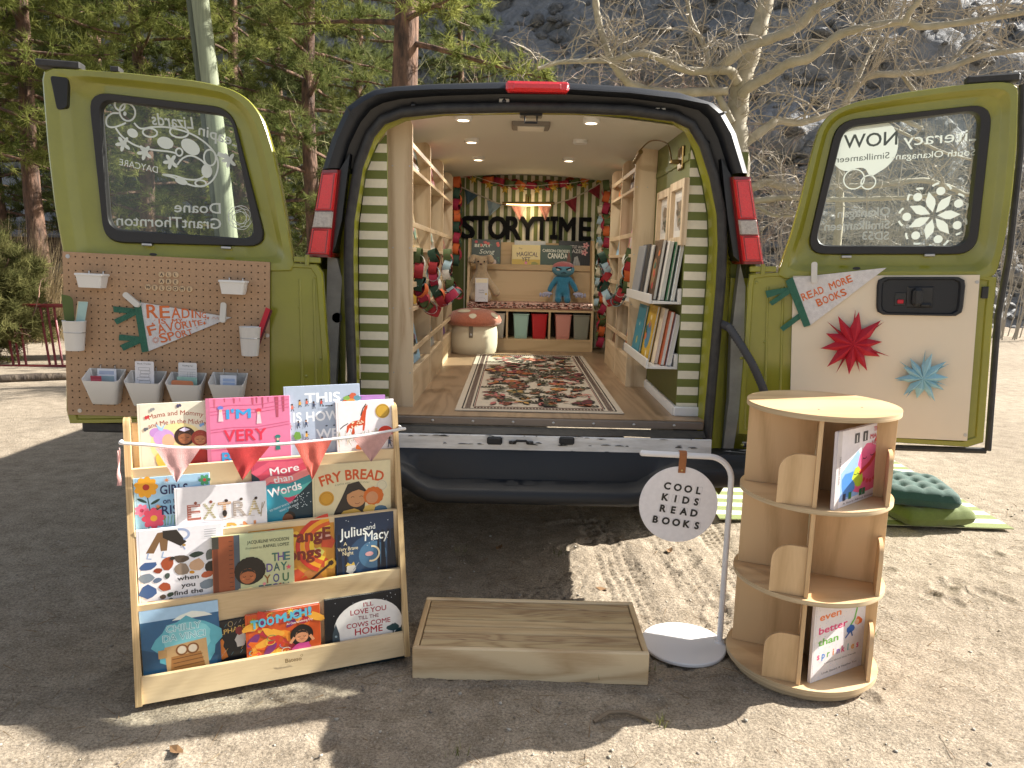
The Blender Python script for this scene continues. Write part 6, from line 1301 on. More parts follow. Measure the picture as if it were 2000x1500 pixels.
def b3(a, W, H):
    p = lambda x, t: (x*W, H-t*H); a.text('CARSON CROSSES', *p(.5, .28), .11*H, '#dfe0d0', w=.86*W, bold=.015, rot=-.02); a.text('CANADA', *p(.55, .52), .20*H, '#dfe0d0', w=.62*W, bold=.02)
    for q in range(10): a.poly([p(.05+.1*q, 1), p(.1+.1*q, .62+.05*(q % 3)), p(.15+.1*q, 1)], '#1c3a22')
    a.blob(*p(.55, .85), .16*W, .14*H, '#4a2a1c'); a.blob(*p(.9, .6), .06*W, .3*H, '#6a3a1c')
def b4(a, W, H):
    p = lambda x, t: (x*W, H-t*H); a.text('THE LITTLE WITCH', *p(.5, .24), .10*H, '#c8c4c0', w=.8*W, bold=.01, arc=1.5*W); a.text('HAZEL', *p(.55, .40), .12*H, '#c8c4c0', w=.46*W, bold=.012); a.poly([p(.42, 1), p(.5, .55), p(.6, .5), p(.68, .75), p(.72, 1)], '#a8a8a6')
    for x, t in ((.86, .14), (.82, .38)): flower(a, *p(x, t), .10*W, '#d8a0a0', '#a04050', 5)
    for q in range(14): a.line([p(.05+.07*q, 1), p(.07+.07*q, .6)], .006*W, '#3a3c3a')
bench_book(917.5, 978, 466.5, 5.49, zl, '#15301f', b1, 'dark green book with berries and white lettering above the pale plush')
bench_book(1005, 1066, 470, 5.515, zl, '#b8bcc0', None, 'pale grey book standing behind the yellow book on the bench ledge', .12)
bench_book(1000, 1056, 477.5, 5.49, zl, '#d8c890', b2, 'cream and yellow book in the middle of the bench ledge')
bench_book(1092, 1154, 470.5, 5.51, zl, '#181a1a', b4, 'black book with pink flowers at the right end of the bench ledge', .12)
bench_book(1056, 1118, 478, 5.49, zl, '#20402a', b3, 'green book with forest and white capitals above the blue plush')
# ---- soft toys: one skin each, grown from joints
def skin(name, V, E, Rr, m, parent, sub=2, origin=Vector((0, 0, 0))):
    me = bpy.data.meshes.new(name); me.from_pydata([tuple(Vector(v)-origin) for v in V], E, []); o = bpy.data.objects.new(name, me); col.objects.link(o)
    o.modifiers.new('s', 'SKIN'); s = o.modifiers.new('d', 'SUBSURF'); s.levels = s.render_levels = sub
    for i, r in enumerate(Rr): me.skin_vertices[0].data[i].radius = r if hasattr(r, '__len__') else (r, r)
    me.skin_vertices[0].data[0].use_root = True
    dg = bpy.context.evaluated_depsgraph_get(); m2 = bpy.data.meshes.new_from_object(o.evaluated_get(dg)); bpy.data.objects.remove(o); bpy.data.meshes.remove(me)
    m2.name = name; m2.materials.clear(); m2.materials.append(m); m2.polygons.foreach_set('use_smooth', [True]*len(m2.polygons)); o = bpy.data.objects.new(name, m2); col.objects.link(o); o.parent = parent; return o
def plush(name, c): return mat(name, c, rough=.95, bump=1.0, bscale=350, noise=.25, nscale=70, sheen=.4)
BT = Vector((at(940, 560, BY+.07).x, BY+.075, zs+.008)); bun = thing('plush_toy', 'pale beige long eared plush sitting at the left end of the bench', 'soft toy', BT)
V = [(0, 0, .075), (0, .01, .15), (0, 0, .215), (0, -.012, .262), (0, -.03, .255), (-.06, -.01, .13), (-.085, -.03, .06), (-.075, -.035, .015), (.06, -.01, .13), (.10, -.02, .08), (.125, -.03, .035), (-.045, -.06, .03), (-.05, -.10, .022), (.045, -.06, .03), (.05, -.10, .022), (-.035, .0, .30), (-.066, -.004, .312), (-.078, -.01, .27), (.035, 0, .30), (.062, -.004, .308), (.072, -.01, .268)]
E = [(0, 1), (1, 2), (2, 3), (3, 4), (1, 5), (5, 6), (6, 7), (1, 8), (8, 9), (9, 10), (0, 11), (11, 12), (0, 13), (13, 14), (3, 15), (15, 16), (16, 17), (3, 18), (18, 19), (19, 20)]
R0 = [.062, .05, .036, .052, .034, .03, .028, .03, .03, .028, .03, .035, .034, .035, .034, .02, .02, .022, .02, .02, .022]
V[3] = (0, -.012, .268); V[4] = (0, -.045, .258); V[15:21] = [(-.035, .0, .305), (-.062, -.012, .318), (-.078, -.03, .268), (.035, 0, .305), (.062, -.012, .318), (.076, -.03, .268)]; R0[3] = .05; R0[4] = .03; R0[15:21] = [.022, .024, .026, .022, .024, .026]
BEIGE = plush('beige_plush', (.52, .38, .24)); skin('body', V, E, R0, BEIGE, bun)
DARKP = mat('toy_black', (.01, .01, .012), rough=.2)
for x in (-.022, .022): b = MB(); b.ell((x, -.060, .282), .0065); b.build('eye', DARKP, bun)
b = MB(); b.ell((0, -.076, .264), (.010, .007, .007)); b.build('nose', mat('toy_nose', (.10, .05, .04), rough=.5), bun)
PT = Vector((at(1099, 560, BY+.08).x, BY+.085, zs+.008)); blu = thing('plush_toy', 'blue furry plush with a broad rosy topped head and lilac hands on the bench', 'soft toy', PT)
V = [(0, 0, .10), (0, 0, .155), (0, 0, .195), (-.05, -.01, .165), (-.085, -.02, .115), (-.10, -.025, .075), (.05, -.01, .165), (.085, -.02, .115), (.10, -.025, .078), (-.028, -.02, .06), (-.032, -.05, .022), (-.034, -.075, .012), (.028, -.02, .06), (.032, -.05, .022), (.034, -.075, .012)]
E = [(0, 1), (1, 2), (1, 3), (3, 4), (4, 5), (1, 6), (6, 7), (7, 8), (0, 9), (9, 10), (10, 11), (0, 12), (12, 13), (13, 14)]
BLUE = plush('blue_plush', (.03, .20, .33)); skin('body', V, E, [.056, .048, .03, .024, .02, .018, .024, .02, .018, .028, .026, .028, .028, .026, .028], BLUE, blu)
b = MB(); b.ell((0, -.012, .235), (.082, .062, .052), 24, 14); hd_ = b.build('head', mat('plush_head', (.10, .24, .32), rough=.95, bump=.8, bscale=350), blu, 60)
b = MB(); b.ell((0, -.008, .252), (.079, .060, .043), 24, 14); b.build('crown_patch', plush('rosy_plush', (.45, .12, .13)), hd_, 60)
for sg in (-1, 1): b = MB(); b.ell((sg*.036, -.064, .237), (.017, .01, .010), 12, 8); e = b.build('eye', mat('toy_white', (.6, .6, .6), rough=.4), hd_); b = MB(); b.tube([(sg*.018, -.075, .238), (sg*.058, -.066, .252)], .005, 6); b.build('brow', DARKP, hd_)
b = MB(); b.tube([(-.018, -.073, .212), (0, -.076, .216), (.018, -.073, .212)], .0022, 6); b.build('mouth', DARKP, hd_)
LIL = plush('lilac_plush', (.42, .42, .58))
for sg in (-1, 1):
    b = MB(); b.ell((sg*.112, -.03, .062), (.038, .02, .014), 14, 8)
    for q in range(4): b.ell((sg*(.10+.02*q), -.035, .050+.004*(q % 2)), (.010, .012, .016), 10, 6)
    b.build('hand', LIL, blu, 60)
# white booklets leaning by the toys
def c5(a, W, H): a.rect(.05*W, .8*H, .95*W, .97*H, '#e2d6b8'); a.text('Little', W*.5, H*.46, .06*H, '#55505a', w=.4*W); a.text('Moon', W*.5, H*.36, .06*H, '#55505a', w=.4*W); a.ringl(W*.5, H*.02, W*.36, H*.16, .01*W, '#8a8690', 16, 0, PI); a.ellp(W*.85, H*.33, .08*W, .08*W, '#c8a84a', 12)
book(frame(Vector((at(928, 588, BY).x, BY-.03, zs+.007)), (1, 0, 0), (0, .1, 1)), .092, .168, .012, c5, '#cfcdd2', 'white booklet leaning against the beige plush on the bench', 'booklets by the toys')
book(frame(Vector((at(1080, 590, BY+.13).x, BY+.15, zs+.007)), (1, 0, 0), (0, .08, 1)), .12, .20, .012, lambda a, W, H: (a.ellp(W*.5, H*.3, .2*W, .2*H, '#b0b4b8'), a.text('STORIES', W*.5, H*.8, .07*H, '#6a7a80', w=.8*W)), '#cfc9b8', 'pale booklet standing behind the blue plush', 'booklets by the toys')
# ---- mushroom pouf
mc = at(922, 690, 4.98); MC = Vector((mc.x, 5.125, FZ)); mush = thing('pouf', 'mushroom shaped pouf with a coral spotted cap and cream base beside the bench', 'pouf', MC)
FELT = plush('coral_felt', (.47, .15, .085)); CRF = mat('cream_fabric', (.60, .53, .40), rough=.9, bump=.5, bscale=300)
b = MB(); b.lathe([(0, .0), (.150, .0), (.160, .012), (.168, .06), (.168, .15), (.158, .20), (0, .20)], 48); b.build('base', CRF, mush, 40)
capP = [(.10, .198), (.17, .196), (.192, .212), (.196, .232), (.182, .262), (.15, .287), (.10, .303), (.05, .31), (0, .312)]
b = MB(); b.lathe(capP[:-1]+[(.001, .312)], 48); b.build('cap', FELT, mush, 60)
def capz(r):
    for (r0, z0), (r1, z1) in zip(capP[3:], capP[4:]):
        if r1 <= r <= r0: return z0+(z1-z0)*(r-r0)/(r1-r0)
    return .232
for th, r, s in ((-2.1, .12, .05), (-1.55, .172, .026), (-.55, .17, .032), (-1.2, .06, .03), (2.6, .12, .035), (.6, .1, .04)):
    cx, cy = r*math.cos(th), r*math.sin(th); b = MB(); ring = []
    pts = []
    for q in range(20):
        a_ = 2*PI*q/20; u, v = s*math.cos(a_)*.75, s*math.sin(a_); x = (r+u*.8)*math.cos(th)-v*math.sin(th); y = (r+u*.8)*math.sin(th)+v*math.cos(th); rr = math.hypot(x, y)
        if rr > .19: x *= .19/rr; y *= .19/rr; rr = .19
        pts.append((x*1.012, y*1.012, capz(rr)+.0025))
    b.add(pts+[(cx*1.015, cy*1.015, capz(min(r, .19))+.004)], [(q, (q+1) % 20, 20) for q in range(20)]); b.build('spot', CRF, mush, 60)
b = MB(); b.box(-.022, .006, -.173, -.166, .12, .20, .004); tb_ = b.build('pull_tab', mat('taupe_felt', (.15, .13, .10), rough=.8), mush); b = MB(); b.ell((-.008, -.174, .14), (.008, .003, .008), 12, 8); b.build('snap', STEEL, tb_)
# ---- STORYTIME letters on the back wall
LT = thing('letter_sign', 'large black letters spelling a word on the striped back wall', 'letters', Vector((.09, BW-.03, 1.5)))
BLK = mat('black_letter', (.004, .004, .005), rough=.7, spec=.15)
def letter(ch, cx, cz, h, w, th, parent, m, bold=.03, off=Vector((0, 0, 0)), name='letter'):
    Vg, Fg = glyphs(ch, 0); b_ = MB(); xs = [p[0] for p in Vg]; zs_ = [p[1] for p in Vg]; x0, x1, z0, z1 = min(xs), max(xs), min(zs_), max(zs_)
    P = [((x-(x0+x1)/2)*w/(x1-x0)+cx, (z-z0)*h/(z1-z0)+cz) for x, z in Vg]; n = len(P); cnt = {}
    for f in Fg:
        for i in range(len(f)): e = (f[i], f[(i+1) % len(f)]); cnt[e] = 1
    fs = [list(f) for f in Fg]+[[n+i for i in f[::-1]] for f in Fg]+[[e[1], e[0], n+e[0], n+e[1]] for e in cnt if (e[1], e[0]) not in cnt]; k = bold*h
    for i, (ox, oz) in enumerate(((0, 0), (k, 0), (-k, 0), (0, k), (0, -k), (k, k), (-k, k), (k, -k), (-k, -k))):
        e_ = i*.0002; b_.add([(x-off.x+ox, -th-e_, z-off.z+oz) for x, z in P]+[(x-off.x+ox, 0, z-off.z+oz) for x, z in P], fs)
    return b_.build(name, m, parent, 0, recalc=False)
for ch, cx, w in zip('STORYTME', (230, 315, 435, 545, 645, 742, 920, 1045), (88, 105, 122, 98, 110, 98, 108, 78)):
    c = at(850+cx/3.571, 300+(515+(cx-230)*.015)/3.571, BW-.03); letter(ch, c.x, c.z-.078, .158, w/3.571*5.4/F_PX, .012, LT, BLK, .034, LT.location)
c = at(850+828/3.571, 300+(515+598*.015)/3.571, BW-.03); u_ = 5.4/F_PX/3.571; b = MB(); b.M = Matrix.Translation(-LT.location)
for x0, x1, z0, z1 in ((-11, 11, 27, 113), (-27, 27, 113, 140), (-27, 27, 0, 27)): b.box(c.x+x0*u_, c.x+x1*u_, BW-.043, BW-.03, c.z-.078+z0*u_*1.13, c.z-.078+z1*u_*1.13)
b.build('letter', BLK, LT, 0)
# ---- paper chains
CH = {k: mat('paper_'+k, c, rough=.75) for k, c in dict(red=(.30, .015, .02), orange=(.50, .10, .02), green=(.07, .10, .03), deep=(.015, .05, .03), white=(.62, .60, .54), blue=(.36, .50, .56), cream=(.55, .50, .36), crimson=(.28, .01, .04)).items()}
def chain(P, n, r, w, cols, label, seed=0):
    """paper rings hooked along a path"""
    P = [Vector(p) for p in P]; d = [0]
    for a_, b_ in zip(P, P[1:]): d.append(d[-1]+(b_-a_).length)
    t = thing('paper_chain', label, 'paper chain', P[0]); r_ = random.Random(seed)
    for i in range(n):
        s = d[-1]*i/(n-1); k = max(q for q in range(len(P)-1) if d[q] <= s+1e-9); u = (s-d[k])/(d[k+1]-d[k]); p = P[k].lerp(P[k+1], u)-P[0]; tn = (P[k+1]-P[k]).normalized()
        ax = Vector((0, -1, 0)) if i % 2 else tn.cross(Vector((0, -1, 0))).normalized()
        ax = (ax+Vector((r_.uniform(-.35, .35), r_.uniform(-.2, .2), r_.uniform(-.35, .35)))).normalized(); e1 = (tn-ax*tn.dot(ax)).normalized(); e2 = ax.cross(e1); b = MB(); N = 16
        rr = r*r_.uniform(.92, 1.08)
        ringf = lambda q, rad_, h: tuple(p+e1*(rad_*1.12*math.cos(q))+e2*(rad_*.9*math.sin(q))+ax*h)
        b.loft([[ringf(2*PI*j/N, rr, -w/2) for j in range(N)], [ringf(2*PI*j/N, rr, w/2) for j in range(N)], [ringf(2*PI*j/N, rr-.0008, w/2) for j in range(N)], [ringf(2*PI*j/N, rr-.0008, -w/2) for j in range(N)], [ringf(2*PI*j/N, rr, -w/2) for j in range(N)]], True, False)
        c = cols[i % len(cols)]; b.build('link', CH[c], t, 60)
    return t
Yc = BW-.06; A2 = lambda L, Y: [at(x, y, Y) for x, y in L]
chain(A2(spl([(912, 340), (950, 350), (985, 357), (1030, 362), (1080, 361), (1125, 355), (1160, 345), (1186, 347)], 4), Yc), 27, .036, .044, ('crimson', 'orange', 'green'), 'red, orange and green paper chain sagging across the top of the back wall')
chain(A2([(893, 356), (892, 430), (891, 508)], 5.14), 15, .036, .044, ('orange', 'crimson', 'deep'), 'red, orange and dark green paper chain hanging beside the left wall shelf')
chain(A2([(1184, 362), (1184, 480), (1178, 580), (1172, 668)], 5.17), 29, .034, .044, ('green', 'crimson', 'orange'), 'long red, orange and green paper chain hanging to the floor on the right')
chain(A2([(1172, 410), (1171, 500), (1164, 600)], 5.2), 20, .026, .034, ('cream', 'deep', 'blue', 'cream'), 'pale cream and blue paper chain hanging on the right, behind the red one')
HC = ('green', 'white', 'red', 'blue', 'deep', 'orange', 'crimson', 'red')
chain([at(815, 500, 3.3), at(818, 530, 3.3), at(820, 560, 3.32), at(828, 590, 3.38), at(846, 606, 3.44)], 11, .034, .040, HC, 'paper chain hanging nearest the door on the left wall shelf', 1)
chain([at(848, 500, 3.6), at(846, 530, 3.6), at(850, 562, 3.62), at(864, 588, 3.64), at(880, 578, 3.66)], 11, .033, .040, ('deep', 'orange', 'red', 'blue', 'crimson', 'white'), 'paper chain in the middle of three on the left wall shelf', 2)
chain([at(874, 500, 3.9), at(872, 530, 3.9), at(880, 562, 3.92), at(893, 572, 3.92)], 10, .033, .040, ('green', 'red', 'blue', 'red', 'white', 'green'), 'paper chain farthest back of three on the left wall shelf', 3)
chain([at(1176, 505, 4.3), at(1186, 535, 4.3), at(1178, 560, 4.28), at(1192, 590, 4.25), at(1210, 585, 4.2)], 13, .034, .040, ('deep', 'red', 'blue', 'white', 'red', 'deep'), 'tangled paper chain hanging left on the right wall shelf', 4)
chain([at(1228, 500, 3.95), at(1226, 530, 3.95), at(1220, 560, 3.95), at(1206, 585, 3.98)], 10, .034, .040, ('green', 'white', 'red', 'blue', 'orange', 'deep'), 'paper chain by the end panel of the right wall shelf', 5)
# ---- star string and bunting at the back
sp_ = [(892, 343), (924, 351), (955, 362), (986, 370), (1018, 369), (1050, 371), (1082, 367), (1113, 366), (1142, 361), (1170, 351)]
stg = thing('star_garland', 'string of yellow paper stars hanging under the paper chain on the back wall', 'garland', at(892, 343, Yc-.05)); O = stg.location.copy()
b = MB(); b.tube([at(x, y-8, Yc-.045)-O for x, y in sp_], .0015, 5); b.build('string', CORD, stg)
GOLD = mat('yellow_card', (.50, .33, .04), rough=.5)
for i, (x, y) in enumerate(sp_):
    p = at(x, y, Yc-.05)-O; b = MB(); R1 = .033; ro = R_.uniform(-.3, .3); pts = [(p.x+(R1 if q % 2 == 0 else R1*.42)*math.sin(ro+q*PI/5), p.y, p.z+(R1 if q % 2 == 0 else R1*.42)*math.cos(ro+q*PI/5)) for q in range(10)]
    b.add(pts+[(p.x, p.y-.008, p.z)]+[(p.x, p.y+.004, p.z)], [(q, (q+1) % 10, 10) for q in range(10)]+[((q+1) % 10, q, 11) for q in range(10)]); b.build('star', GOLD, stg, 0)
vb_ = thing('bunting', 'faded bunting with blue, pink and red pennants over the black letters', 'bunting', at(900, 365, Yc-.02)); O = vb_.location.copy()
b = MB(); b.tube([at(x, y, Yc-.02)-O for x, y in spl([(900, 365), (940, 383), (980, 399), (1030, 402), (1085, 397), (1130, 382), (1172, 358)], 4)], .005, 6); b.build('cord', mat('cream_cord', (.5, .45, .36), rough=.9), vb_, 60)
for i, (A_, B_, C_, c) in enumerate((((907, 368), (934, 381), (912, 400), ('slate', (.05, .10, .14))), ((951, 391), (980, 400), (956, 423), ('pale_blue', (.22, .30, .35))), ((998, 402), (1028, 402), (1015, 431), ('blush', (.45, .20, .17))), ((1051, 401), (1079, 399), (1065, 431), ('blush', (.45, .20, .17))), ((1102, 393), (1127, 383), (1124, 416), ('wine', (.20, .01, .02))), ((1147, 372), (1172, 358), (1171, 389), ('wine', (.2, .01, .02))))):
    pennant(at(*A_, Yc-.02)-O, at(*B_, Yc-.02)-O, at(*C_, Yc-.02)-O, Vector((0, -1, 0)), cloth(*c), vb_, i+20, .003)
# ---- picture lamp at the back, reading lamp on the right
BRASS = mat('aged_brass', (.22, .15, .06), rough=.35, metal=1)
p0, p1 = at(981, 397, BW-.13), at(1083, 397, BW-.13); pl_ = thing('wall_lamp', 'brass picture lamp glowing above the black letters on the back wall', 'lamp', (p0+p1)/2); O = pl_.location.copy()
b = MB(); b.tube([p0-O, p1-O], .011, 12); b.build('shade', BRASS, pl_, 60)
b = MB(); b.box(p0.x-O.x+.03, p1.x-O.x-.03, -.010, .006, -.0135, -.009); b.build('light_strip', mat('lamp_strip', (.9, .8, .6), emit=(1, .72, .35), estr=3), pl_)
b = MB(); b.tube([(0, 0, .0), (0, .04, .045), (0, .12, .05)], .006, 8); b.box(-.022, .022, .11, .128, .0, .075, .003); b.build('bracket', BRASS, pl_)
def lamp_light(name, loc, e, parent, size=.04):
    L_ = bpy.data.lights.new(name, 'POINT'); L_.energy = e; L_.color = (1, .74, .42); L_.shadow_soft_size = size; o = bpy.data.objects.new(name, L_); col.objects.link(o); o.parent = parent; o.location = loc
lamp_light('picture_lamp', (0, .0, -.04), .35, pl_)
p0, p1 = at(1229, 316, 3.72), at(1268, 297, 3.55); rl_ = thing('wall_lamp', 'brass swing arm picture lamp on the green right wall above the framed prints', 'lamp', at(1308, 320, 3.2)); O = rl_.location.copy()
p0.x = p1.x = RW-.13; b = MB(); b.tube([p0-O, p1-O], .011, 12); b.build('shade', BRASS, rl_, 60)
q_ = Vector((RW-.012, 3.24, p1.z-.075)); b = MB(); b.tube([Vector(v) for v in spl([tuple(p1-O+Vector((0, .05, .01))), tuple(p1-O+Vector((.04, -.03, .045))), tuple(q_-O+Vector((-.04, .09, .08))), tuple(q_-O+Vector((-.035, .0, .0)))], 6)], .0035, 6); b.build('arm', BRASS, rl_, 60)
b = MB(); b.box(q_.x-O.x-.0, q_.x-O.x+.012, q_.y-O.y-.045, q_.y-O.y+.045, q_.z-O.z-.04, q_.z-O.z+.055, .004); b.box(q_.x-O.x-.04, q_.x-O.x, q_.y-O.y-.012, q_.y-O.y+.012, q_.z-O.z-.016, q_.z-O.z+.0, .003); b.build('wall_plate', BRASS, rl_)
# ---- framed prints, white ledges and their books on the right wall
def wall_frame(y0, y1, z0, z1, label, seed):
    M = frame(Vector((RW-.001, y1, z0)), (0, -1, 0)); t = thing('framed_print', label, 'framed print', M, 'prints on the right wall'); W, H = y1-y0, z1-z0; k = .034
    b = MB(); b.ring_prism([(0, 0), (W, 0), (W, H), (0, H)], [(k, k), (W-k, k), (W-k, H-k), (k, H-k)], -.022, -.001); b.build('frame', PINEV, t)
    a = Art(-.004); a.rect(k-.002, k-.002, W-k+.002, H-k+.002, '#d8d4cc'); r_ = random.Random(seed); a.rect(k+.02, k+.03, W-k-.02, H-k-.03, '#c2bfba')
    for q in range(16): x, z = W/2+r_.uniform(-.03, .03), k+.06+(H-2*k-.12)*q/15; a.blob(x, z, .045, .018, r_.choice(['#3a342e', '#5a5248', '#7a6a58', '#3c4a38', '#8a8278']), 9, .3, r_.uniform(-.7, .7), r_)
    a.build('print', PRINT, t, 0); return t
zf1, zf0 = at(1332, 346, 3.06).z, at(1325, 478, 3.06).z
wall_frame(3.07, 3.35, zf0, zf1, 'pine framed print nearest the door on the right wall', 3); wall_frame(3.37, 3.66, zf0, zf1-.01, 'pine framed print nearer the wall shelf on the right wall', 8)
LEDW = mat('white_lacquer', (.66, .64, .60), rough=.35)
def ledge(z, label):
    t = thing('book_ledge', label, 'shelf', (RW, 3.10, z)); b = MB(); b.box(-.125, -.001, 0, .66, -.010, .0, .001); b.build('shelf_board', LEDW, t); b = MB(); b.box(-.135, -.1255, 0, .66, -.010, .030, .001); b.build('lip', LEDW, t)
    b = MB(); b.box(-.016, -.0012, 0, .66, .0005, .055, .001); b.build('back_rail', LEDW, t)
zl1, zl2 = at(1297, 592, 3.1).z+.006, at(1290, 719, 3.1).z+.006
ledge(zl1, 'upper white picture ledge on the right wall holding a row of books'); ledge(zl2, 'lower white picture ledge on the right wall holding five books')
def ledge_book(x, y0, W, H, T, z, c, lean, label, art=None, grp='books on the upper white ledge'):
    """stands on edge, cover to the aisle, leaning on the wall"""
    return book(frame(Vector((RW-x, y0+W, z+.002)), (0, -1, 0), Vector((lean, 0, 1))), W, H, T, art, c, label, grp, '#d8d4c8')
def sp(c, t=None):
    def f(a, W, H):
        r_ = random.Random(hash(c) % 99 if 0 else len(c)+int(W*1000)); a.ellp(W*.5, H*.45, W*.3, H*.25, t or '#d8c080', 16)
        for q in range(7): a.blob(W*r_.uniform(.15, .85), H*r_.uniform(.1, .9), W*.09, H*.06, r_.choice(['#3a2a20', '#c86a3a', '#e8d8b0', '#3a6a5a', '#b03a3a']), 8)
    return f
UP = [(.030, 3.115, .20, .245, .014, '#d2d4d2', 'pale grey green', None), (.048, 3.13, .20, .25, .010, '#3c6a4a', 'green patterned', '#8aa07a'), (.072, 3.15, .19, .255, .018, '#d8d2c8', 'thick cream', None), (.094, 3.19, .19, .26, .016, '#4a3626', 'brown patterned', '#8a6a4a'), (.105, 3.32, .19, .24, .006, '#bcb8b0', 'light grey', None), (.112, 3.38, .19, .245, .006, '#2a2a2e', 'thin black', None), (.118, 3.46, .19, .24, .006, '#8a8c90', 'mid grey', None)]
for x, y, W, H, T, c, nm, t in UP: ledge_book(x+.012, y, W, H, T, zl1, c, .13, f'{nm} book leaning on the upper white ledge', sp(c, t) if t else None)
LO = [(.034, 3.115, .20, .225, .020, '#d9d6da', 'thick white', None), (.058, 3.13, .19, .235, .018, '#b8562c', 'orange and brown', '#d88a4a'), (.078, 3.17, .19, .245, .016, '#e0cfb4', 'cream', None), (.096, 3.24, .20, .25, .012, '#c8a02c', 'yellow and blue illustrated', '#3a7a9a'), (.110, 3.42, .20, .24, .010, '#1a7a8c', 'teal', '#c8b43a')]
for x, y, W, H, T, c, nm, t in LO: ledge_book(x+.012, y, W, H, T, zl2, c, .15, f'{nm} book leaning on the lower white ledge', (sp(c, t) if nm != 'teal' else (lambda a, W, H: (a.ellp(W*.5, H*.3, W*.07, H*.08, '#c8b43a'), a.star(W*.5, H*.62, W*.06, '#d8d0b0')))) if t else None, 'books on the lower white ledge')

# ================================================================ ON THE DOORS
BINW = mat('white_bin_plastic', (.66, .645, .62), rough=.4)
def hang(D, name, label, cat, x, z, group=None, y=0): return thing(name, label, cat, D.M @ Matrix.Translation(Vector((x, y, z))), group)
FB = PBY-.0005                                             # front face of the pegboard
def tag_xy(b): return b
# letter tiles
TW = mat('light_wood_tile', (.56, .40, .24), rough=.55, noise=.2, nscale=40)
TILE = [('A', 315.4, 536.2, 'first'), ('L', 329, 536.4, 'second'), ('L', 342.8, 536.6, 'third'), ('A', 315.4, 549.4, 'first'), ('R', 329, 549.8, 'second'), ('E', 342.6, 550.6, 'third'), ('W', 288.8, 560.8, 'first'), ('E', 302, 561.9, 'second'), ('L', 315.8, 562.5, 'third'), ('C', 329.4, 563, 'fourth'), ('O', 342.8, 563.6, 'fifth'), ('M', 356, 564.3, 'sixth'), ('E', 370, 564.9, 'seventh')]
for i, (ch, px, py, od) in enumerate(TILE):
    row = 'top' if i < 3 else 'middle' if i < 6 else 'bottom'; x, z = DL.l(px, py, FB-.004); t = hang(DL, 'letter_tile', f'round wooden tile with the letter {ch}, {od} of the {row} row on the pegboard', 'letter tile', x, z, 'letter tiles on the pegboard', FB)
    b = MB(); b.M = Matrix.Rotation(PI/2, 4, 'X'); b.lathe([(0, .004), (.0110, .004), (.0117, .003), (.0117, 0), (0, 0)], 24); b.build('disc', TW, t, 40)
    a = Art(-.0041, .0001); a.text(ch, 0, -.0055, .0112, '#15110e', bold=.02, rot=R_.uniform(-.12, .12)); a.build('letter', PRINT, t, 0)
# small bins, cups and pockets
def small_bin(px, py, label, filled):
    x, z = DL.l(px, py, FB-.035); t = hang(DL, 'small_bin', label, 'bin', x, z, 'small bins on the pegboard', FB)
    b = MB(); tub(b, -.046, .046, -.072, -.004, -.026, .026, .84, .002, .003, rnd=.006); b.build('tub', BINW, t, 40)
    for sx in (-.025, .025): b = MB(); b.tube([(sx, -.005, .022), (sx, -.004, .034), (sx, .004, .036)], .002, 6); b.build('hook', STEEL, t)
    if filled:
        a = Art(0); r_ = random.Random(4)
        for k in range(60): a.ell((r_.uniform(-.04, .04), r_.uniform(-.066, -.01), .015+r_.uniform(0, .006)), (.006, .006, .003), 8, 5, c=r_.choice(['#b89468', '#8a6a48', '#d2b48a', '#3a2a20']))
        o = a.build('wooden_tokens', PRINT, None, 0); o.matrix_world = t.matrix_world.copy() if 0 else (DL.M @ Matrix.Translation(Vector((x, FB, z)))); tag(o, 'heap of loose wooden letter tokens filling the left small white bin', 'tokens', kind='stuff')
small_bin(181, 548, 'small white bin of wooden tokens at the upper left of the pegboard', True); small_bin(457, 561, 'small empty white bin at the upper right of the pegboard', False)
CARD = print_mat('card', .6)
def cup(px, py, label, strips):
    x, z = DL.l(px, py, FB-.04); t = hang(DL, 'cup', label, 'cup', x, z, 'cups on the pegboard', FB)
    b = MB(); b.lathe([(0, -.056), (.0295, -.056), (.031, -.053), (.0395, .052), (.041, .054), (.0395, .0555), (.037, .054), (.029, -.05), (0, -.05)], 36, cx=0, cy=-.045); b.build('cup_body', BINW, t, 40)
    b = MB(); N = 28; b.tube([(.0372*math.cos(2*PI*q/N), -.045+.0372*math.sin(2*PI*q/N), .012) for q in range(N+1)], .0016, 6); b.tube([(0, -.008, .012), (0, .004, .016)], .002, 6); b.build('ring_holder', STEEL, t, 60)
    for nm, lab, P, c, dy in strips:
        s = MB(); s.prism(P, -.045+dy, -.044+dy, 'xz', c=c); o = s.build(nm, CARD, None, 0); o.matrix_world = DL.M @ Matrix.Translation(Vector((x, FB, z))); tag(o, lab, 'bookmark', 'bookmarks in the pegboard cups')
cup(147, 655, 'white cup with green and mint bookmarks at the left edge of the pegboard', [
    ('bookmark', 'long olive green bookmark with a rounded top in the left cup', round_poly([(-.03, -.04), (.0, -.04), (-.008, .145), (-.048, .15)], [0, 0, .025, .002], 5), '#4c5c26', .012), ('bookmark', 'narrow cream bookmark behind the mint one in the left cup', [(-.012, -.04), (.016, -.04), (.044, .128), (.012, .128)], '#cdbb94', .004), ('bookmark', 'pale mint bookmark in front in the left cup', [(-.006, -.04), (.022, -.04), (.052, .127), (.019, .127)], '#9cb8b4', -.004)])
cup(489, 666, 'white cup with red bookmarks at the right edge of the pegboard', [
    ('bookmark', 'bright red bookmark leaning to the right in the right cup', [(.0, -.04), (.02, -.04), (.075, .125), (.058, .132)], '#b0122a', .0), ('bookmark', 'dark red bookmark under the bright one in the right cup', [(.01, -.04), (.026, -.04), (.082, .12), (.070, .126)], '#5a1620', .006)])
